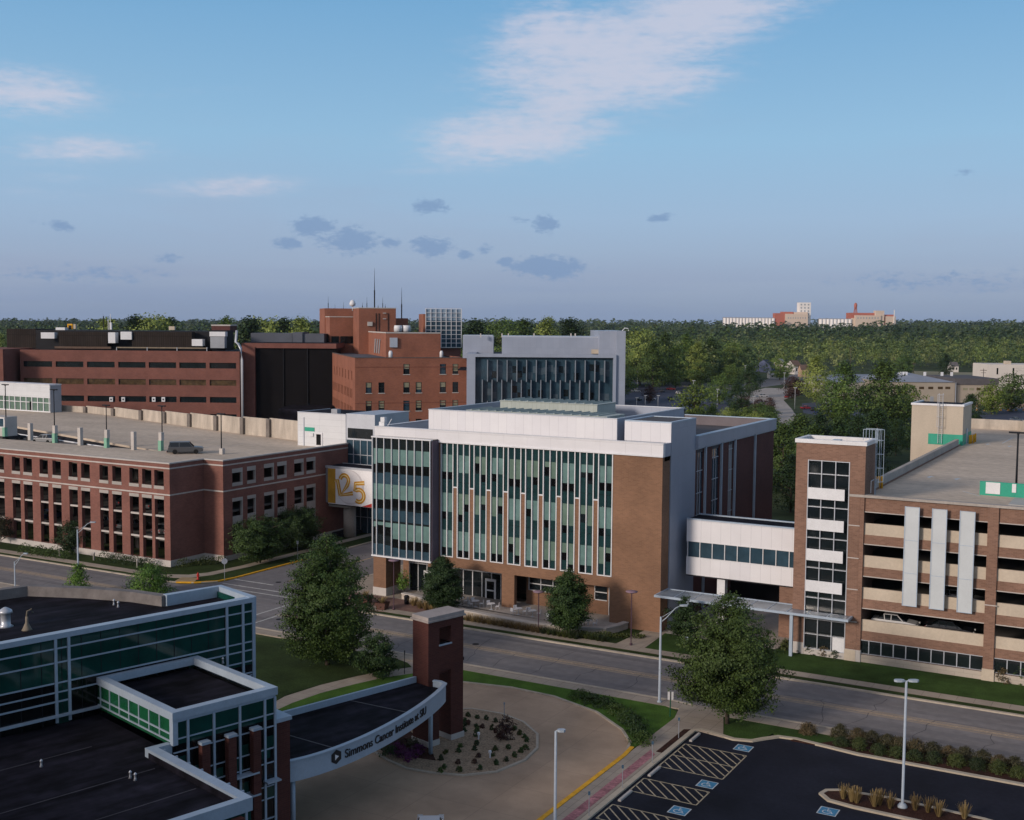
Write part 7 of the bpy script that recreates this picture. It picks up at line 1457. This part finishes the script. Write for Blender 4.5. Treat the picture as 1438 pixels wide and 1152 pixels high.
for i in range(26): px = 655+i*7.6; q = min(1, i/26.); x, y = P(px, 874+q*34-(3 if i > 20 else 0)); tuft('ornamental_grass', 'low dry grass clump at the foot of the terrace wall', 'grass plant', x, y+.3, .75, lf['gold'] if i < 14 else lf['shrub'], 'dry grass clumps at the foot of the terrace wall', .1, 110, .4)
for i, (px, py) in enumerate(((581, 852), (590, 856), (598, 858), (607, 860))): x, y = P(px, py); tuft('ornamental_grass', 'dry grass clump between litter bin and street tree', 'grass plant', x, y, .95, lf['gold'], 'dry grass clumps between litter bin and street tree', .13, 140, .4)
def hedge(label, px0, py0, px1, py1, r_, h, m_, n=700):
    x0, y0 = P(px0, py0); x1, y1 = P(px1, py1); L = math.hypot(x1-x0, y1-y0); rng = np.random.default_rng(int(px0)); k = int(L*170); t_ = rng.random(k)
    c = np.stack([x0+(x1-x0)*t_+rng.normal(size=k)*.1, y0+(y1-y0)*t_, np.zeros(k)], 1); a = rng.random(k)*math.pi; rr = rng.random(k)**.3*(1+.18*np.sin(t_*L*2.1)); c[:, 1] += rr*np.cos(a)*r_; c[:, 2] += .1+np.abs(rr*np.sin(a)*h)
    me = arrmesh('hedge', leafquads(c, np.full(k, .16), rng), k, [m_]); o = bpy.data.objects.new('hedge', me); C.objects.link(o); tag(o, label, 'hedge')
hedge('dark clipped hedge left of the small tree in front of the red brick garage', 30, 777, 98, 786, 1.0, 1.3, lf['dark']); hedge('dark clipped hedge in front of the right half of the red brick garage', 142, 787, 212, 798, 1.0, 1.2, lf['dark']); hedge('low bushes round the brick corner of the red brick garage', 250, 798, 312, 792, 1.0, 1.1, lf['shrub'])
hedge('low planting before the blank brick wall of the office building', 800, 893, 905, 898, .5, .5, lf['shrub'])
for i, (px, py) in enumerate(((1103, 913), (1122, 917), (1137, 920), (1157, 923), (1173, 926))): x, y = P(px, py); shrub('foundation_shrub', '%s round shrub from the left at the foot of the glazed stair tower' % nth[i], 'shrub', x, y, .75, .9+.4*(i == 1), lf['rust'] if i % 2 else lf['shrub'], 'shrubs at the foot of the glazed stair tower', .1, 500, .12)
for i, (px, py) in enumerate(((1408, 960), (1432, 962))): x, y = P(px, py); shrub('foundation_shrub', ['rusty bush at the foot of the second garage pilaster', 'dark bush at the right edge before the brown brick garage'][i], 'shrub', x, y, .9, 1.2+.5*i, lf['rust'] if i == 0 else lf['dark'], None, .1, 700, .12)
# ------------------------------------------------------------------ woods
def proto(shape, h, r, th, n, per, crad, leaf, seed, m_, lump=.3):
    me, tr = tree_parts(shape, h, r, th, n, per, crad, leaf, seed, lump, .3); me.materials.append(m_); tm = tr.build('tmp', bark); tme = tm.data; bpy.data.objects.remove(tm); return me, tme
PR = [proto(*a) for a in (('round', 18, 7.5, 2.5, 150, 46, .85, .5, 31, lf['forest']), ('pear', 20, 7, 2.5, 150, 46, .85, .5, 32, lf['forest']), ('round', 15, 7, 2, 130, 46, .8, .5, 33, lf['forest'], .5), ('egg', 19, 6, 2, 140, 46, .8, .5, 34, lf['dark']), ('pear', 17, 7.5, 2, 150, 46, .85, .5, 35, lf['dark'], .45), ('round', 12, 5.5, 1.5, 110, 30, .8, .55, 36, lf['olive'], .4))]
def far_tree(i, x, y, s, label, grp, name='tree', z=0, parts=True):
    me, tm = PR[i]; t = thing(name, label, 'tree', (x, y, z), random.random()*6.28, grp); t.scale = (s*(.9+.25*random.random()), s*(.9+.25*random.random()), s)
    c = bpy.data.objects.new('crown', me); C.objects.link(c); c.parent = t
    if parts: k = bpy.data.objects.new('trunk', tm); C.objects.link(k); k.parent = t
    return t
HT = [18, 20, 15, 19, 17, 12]
def spec(px, py, top, i, label, grp=None, name='tree'):
    x, y = P(px, py); h = hgt(x, y, top); t = far_tree(i, x, y, h/HT[i], label, grp, name); t.scale.x *= 1.15; t.scale.y *= 1.15; return t
spec(1240, 604, 512, 4, 'big spreading tree standing right of the gap in front of the pale warehouse', None); spec(1184, 604, 513, 1, 'big upright tree left of the gap in front of the pale warehouse', None); spec(1145, 566, 502, 1, 'dark tree right of the peach sided house'); spec(1095, 534, 500, 2, 'tree between the blue house and the cream house')
for a, b, c_ in ((1172, 592, 548), (1232, 596, 545), (1262, 596, 556)): spec(a, b, c_, 5, 'low leafy tree in the clump before the pale warehouse', 'low trees before the pale warehouse')
spec(1052, 558, 513, 3, 'dark upright tree at the bend of the curving road'); spec(1273, 590, 543, 5, 'brownish small tree left of the far stair house'); spec(1362, 598, 556, 4, 'tree just right of the far stair house', None); spec(1420, 578, 528, 5, 'grey green tree at the end of the warehouse'); spec(1328, 528, 498, 3, 'pointed tree behind the warehouse roof'); spec(1270, 530, 500, 2, 'pale tree behind the left of the warehouse roof')
spec(1392, 582, 543, 5, 'reddish crowned tree before the brown end of the warehouse'); spec(975, 598, 544, 5, 'light green tree in the middle of the far lot'); spec(1010, 568, 528, 2, 'tree beside the white shed behind the far lot'); spec(1035, 580, 540, 4, 'dark tree at the right end of the far lot')
hedge_trees = [(1098, 690, 596, 4), (1122, 676, 588, 1), (1150, 668, 582, 4), (1176, 662, 590, 2), (1204, 655, 584, 4), (1230, 648, 578, 1), (1258, 640, 590, 2), (1274, 632, 600, 4), (1110, 720, 640, 2), (1095, 650, 600, 5), (1215, 690, 610, 2), (1180, 700, 605, 4), (1140, 705, 600, 4)]
for i, (px, py, tp_, k) in enumerate(hedge_trees): spec(px, py, tp_, 3+i % 2, 'dark tree in the dense belt of trees between office building and brown garage', 'dense belt of trees behind the footbridge')
for i, (px, py, tp_) in enumerate(((1000, 604, 572), (1022, 606, 574), (1046, 606, 574), (985, 605, 577), (1066, 602, 568), (1080, 600, 572), (1030, 600, 570), (1062, 612, 580), (1078, 612, 580))): spec(px, py, tp_, (4, 2, 5)[i % 3], 'low dark tree at the near edge of the far lot', 'low trees along the near edge of the far lot')
for i, (px, py, tp_) in enumerate(((912, 566, 543), (1112, 560, 531), (1122, 556, 535), (1046, 574, 556), (1080, 582, 560), (1066, 588, 562))): 
    x, y = P(px, py); h = hgt(x, y, tp_); t = far_tree(5, x, y, h/12., 'small %s crowned tree beside the far roads' % ('reddish',)[0], 'reddish trees beside the far roads'); m2 = t.children[0]
    if i == 0: red_me = m2.data.copy(); red_me.materials[0] = lf['red']
    m2.data = red_me
rng = np.random.default_rng(77); n_ind = 0; mids = []
def ok_spot(px, w):
    if w < 330: return False
    if px > 1060 and w < 880: return False
    if 870 <= px <= 1060 and w < 640: return False
    if 1240 < px and w < 900: return False
    if 420 < px < 900 and w < 380: return False
    return True
cand = []
while len(cand) < 4200:
    w = math.sqrt(rng.random()*(1500**2-330**2)+330**2); px = -30+1500*rng.random()
    if ok_spot(px, w): cand.append((w, px, rng.random()))
cand.sort()
front = [c for c in cand]
def spot(px, w): q = W(px, 457, w); return q[0], q[1]
placed = []; vis = 0
for w, px, rr in cand:
    x, y = spot(px, w)
    if any((x-a)**2+(y-b)**2 < 120 for a, b in placed[-140:]): continue
    placed.append((x, y))
    s = .75+.30*rng.random()+.35*rng.random()**3
    if vis < 236: far_tree(int(rng.integers(0, 5)), x, y, s, 'broad woodland tree in the woods beyond the town', 'nearest trees of the woods beyond the town', 'woodland_tree', rise(x, y), vis < 60).scale.x *= 1.18; vis += 1
    else: mids.append((x, y, s))
# the rest of the woods reads as one mass
def mass(name, pts, nq, leaf, mats, label, seed, tall=1.):
    rng = np.random.default_rng(seed); n = len(pts); base = []
    for k in range(6):
        cs, p = crown_pts(('round', 'pear', 'flat')[k % 3], 14, 7.0, 3.0, max(8, nq//7), 7, 1.0, rng, .4); base.append(leafquads(p, np.full(len(p), leaf), rng, .1, p-np.array([0, 0, 8.]), 1.2))
    out = np.concatenate([base[i % 6]*[s*1., s*1., s*tall]+[x, y, rise(x, y)] for i, (x, y, s) in enumerate(pts)]); nf = len(out)//4; mi = np.concatenate([np.full(len(base[i % 6])//4, int(rng.integers(0, len(mats))), np.int32) for i in range(n)])
    me = arrmesh(name, out, nf, mats, mi); o = bpy.data.objects.new(name, me); C.objects.link(o); tag(o, label, 'woods', None, 'stuff')
wm = [leaves('wood_a', (.062, .108, .030), .45, (.15, .20, .055)), leaves('wood_b', (.090, .145, .036), .4, (.21, .26, .07)), leaves('wood_c', (.034, .066, .026), .4, (.06, .10, .035)), leaves('wood_d', (.110, .150, .052), .35, (.22, .25, .09)), leaves('wood_e', (.046, .084, .028), .4, (.09, .135, .045))]
mass('woods', mids, 210, 1.25, wm, 'continuous woods behind the nearest trees', 5)
pts = []
while len(pts) < 9500:
    w = 1450*math.exp(rng.random()*math.log(6500/1450.)); px = -60+1560*rng.random(); x, y = spot(px, w); pts.append((x, y, (.7+.5*rng.random()+.7*rng.random()**5)*(1+.1*(w > 3000)+.15*(w > 4500))))
mass('distant_woods', pts, 56, 2.9, wm, 'distant woods fading to the horizon', 6)
for i, (px, tp_, w) in enumerate(((150, 449, 560), (190, 446, 600), (214, 443, 600), (238, 445, 620), (318, 447, 640), (352, 449, 520), (374, 447, 560), (400, 446, 560), (424, 448, 520), (668, 452, 560), (703, 449, 600), (735, 447, 620), (768, 448, 600), (800, 450, 640), (900, 462, 640), (935, 466, 660), (965, 470, 690), (1000, 476, 700), (1030, 480, 720), (918, 480, 600), (950, 486, 610), (985, 492, 640))):
    q = W(px, 457, w); h = hgt(q[0], q[1], tp_); t = far_tree((1, 4, 0, 3)[i % 4], q[0], q[1], h/HT[(1, 4, 0, 3)[i % 4]]*.97, 'tall tree rising above the general tree line of the woods', 'tall trees rising above the tree line'); t.scale.x = t.scale.y = t.scale.z*1.1
def haze():
    hz = bpy.data.materials.new('haze'); hz.use_nodes = True; nt = hz.node_tree; nt.nodes.clear(); o = nt.nodes.new('ShaderNodeOutputMaterial'); v = nt.nodes.new('ShaderNodeVolumePrincipled')
    v.inputs['Density'].default_value = .00003; v.inputs['Color'].default_value = (.75, .85, 1, 1); v.inputs['Anisotropy'].default_value = .2; nt.links.new(v.outputs[0], o.inputs['Volume'])
    hz.cycles.homogeneous_volume = True; hz.cycles.volume_sampling = 'DISTANCE'
    a = 7200; mb = MB(); mb.box(-a, a, -a, a, -6, 140); ob = mb.build('haze', hz); tag(ob, 'thin pale blue evening haze over the woods and town', 'haze', None, 'stuff')
haze()
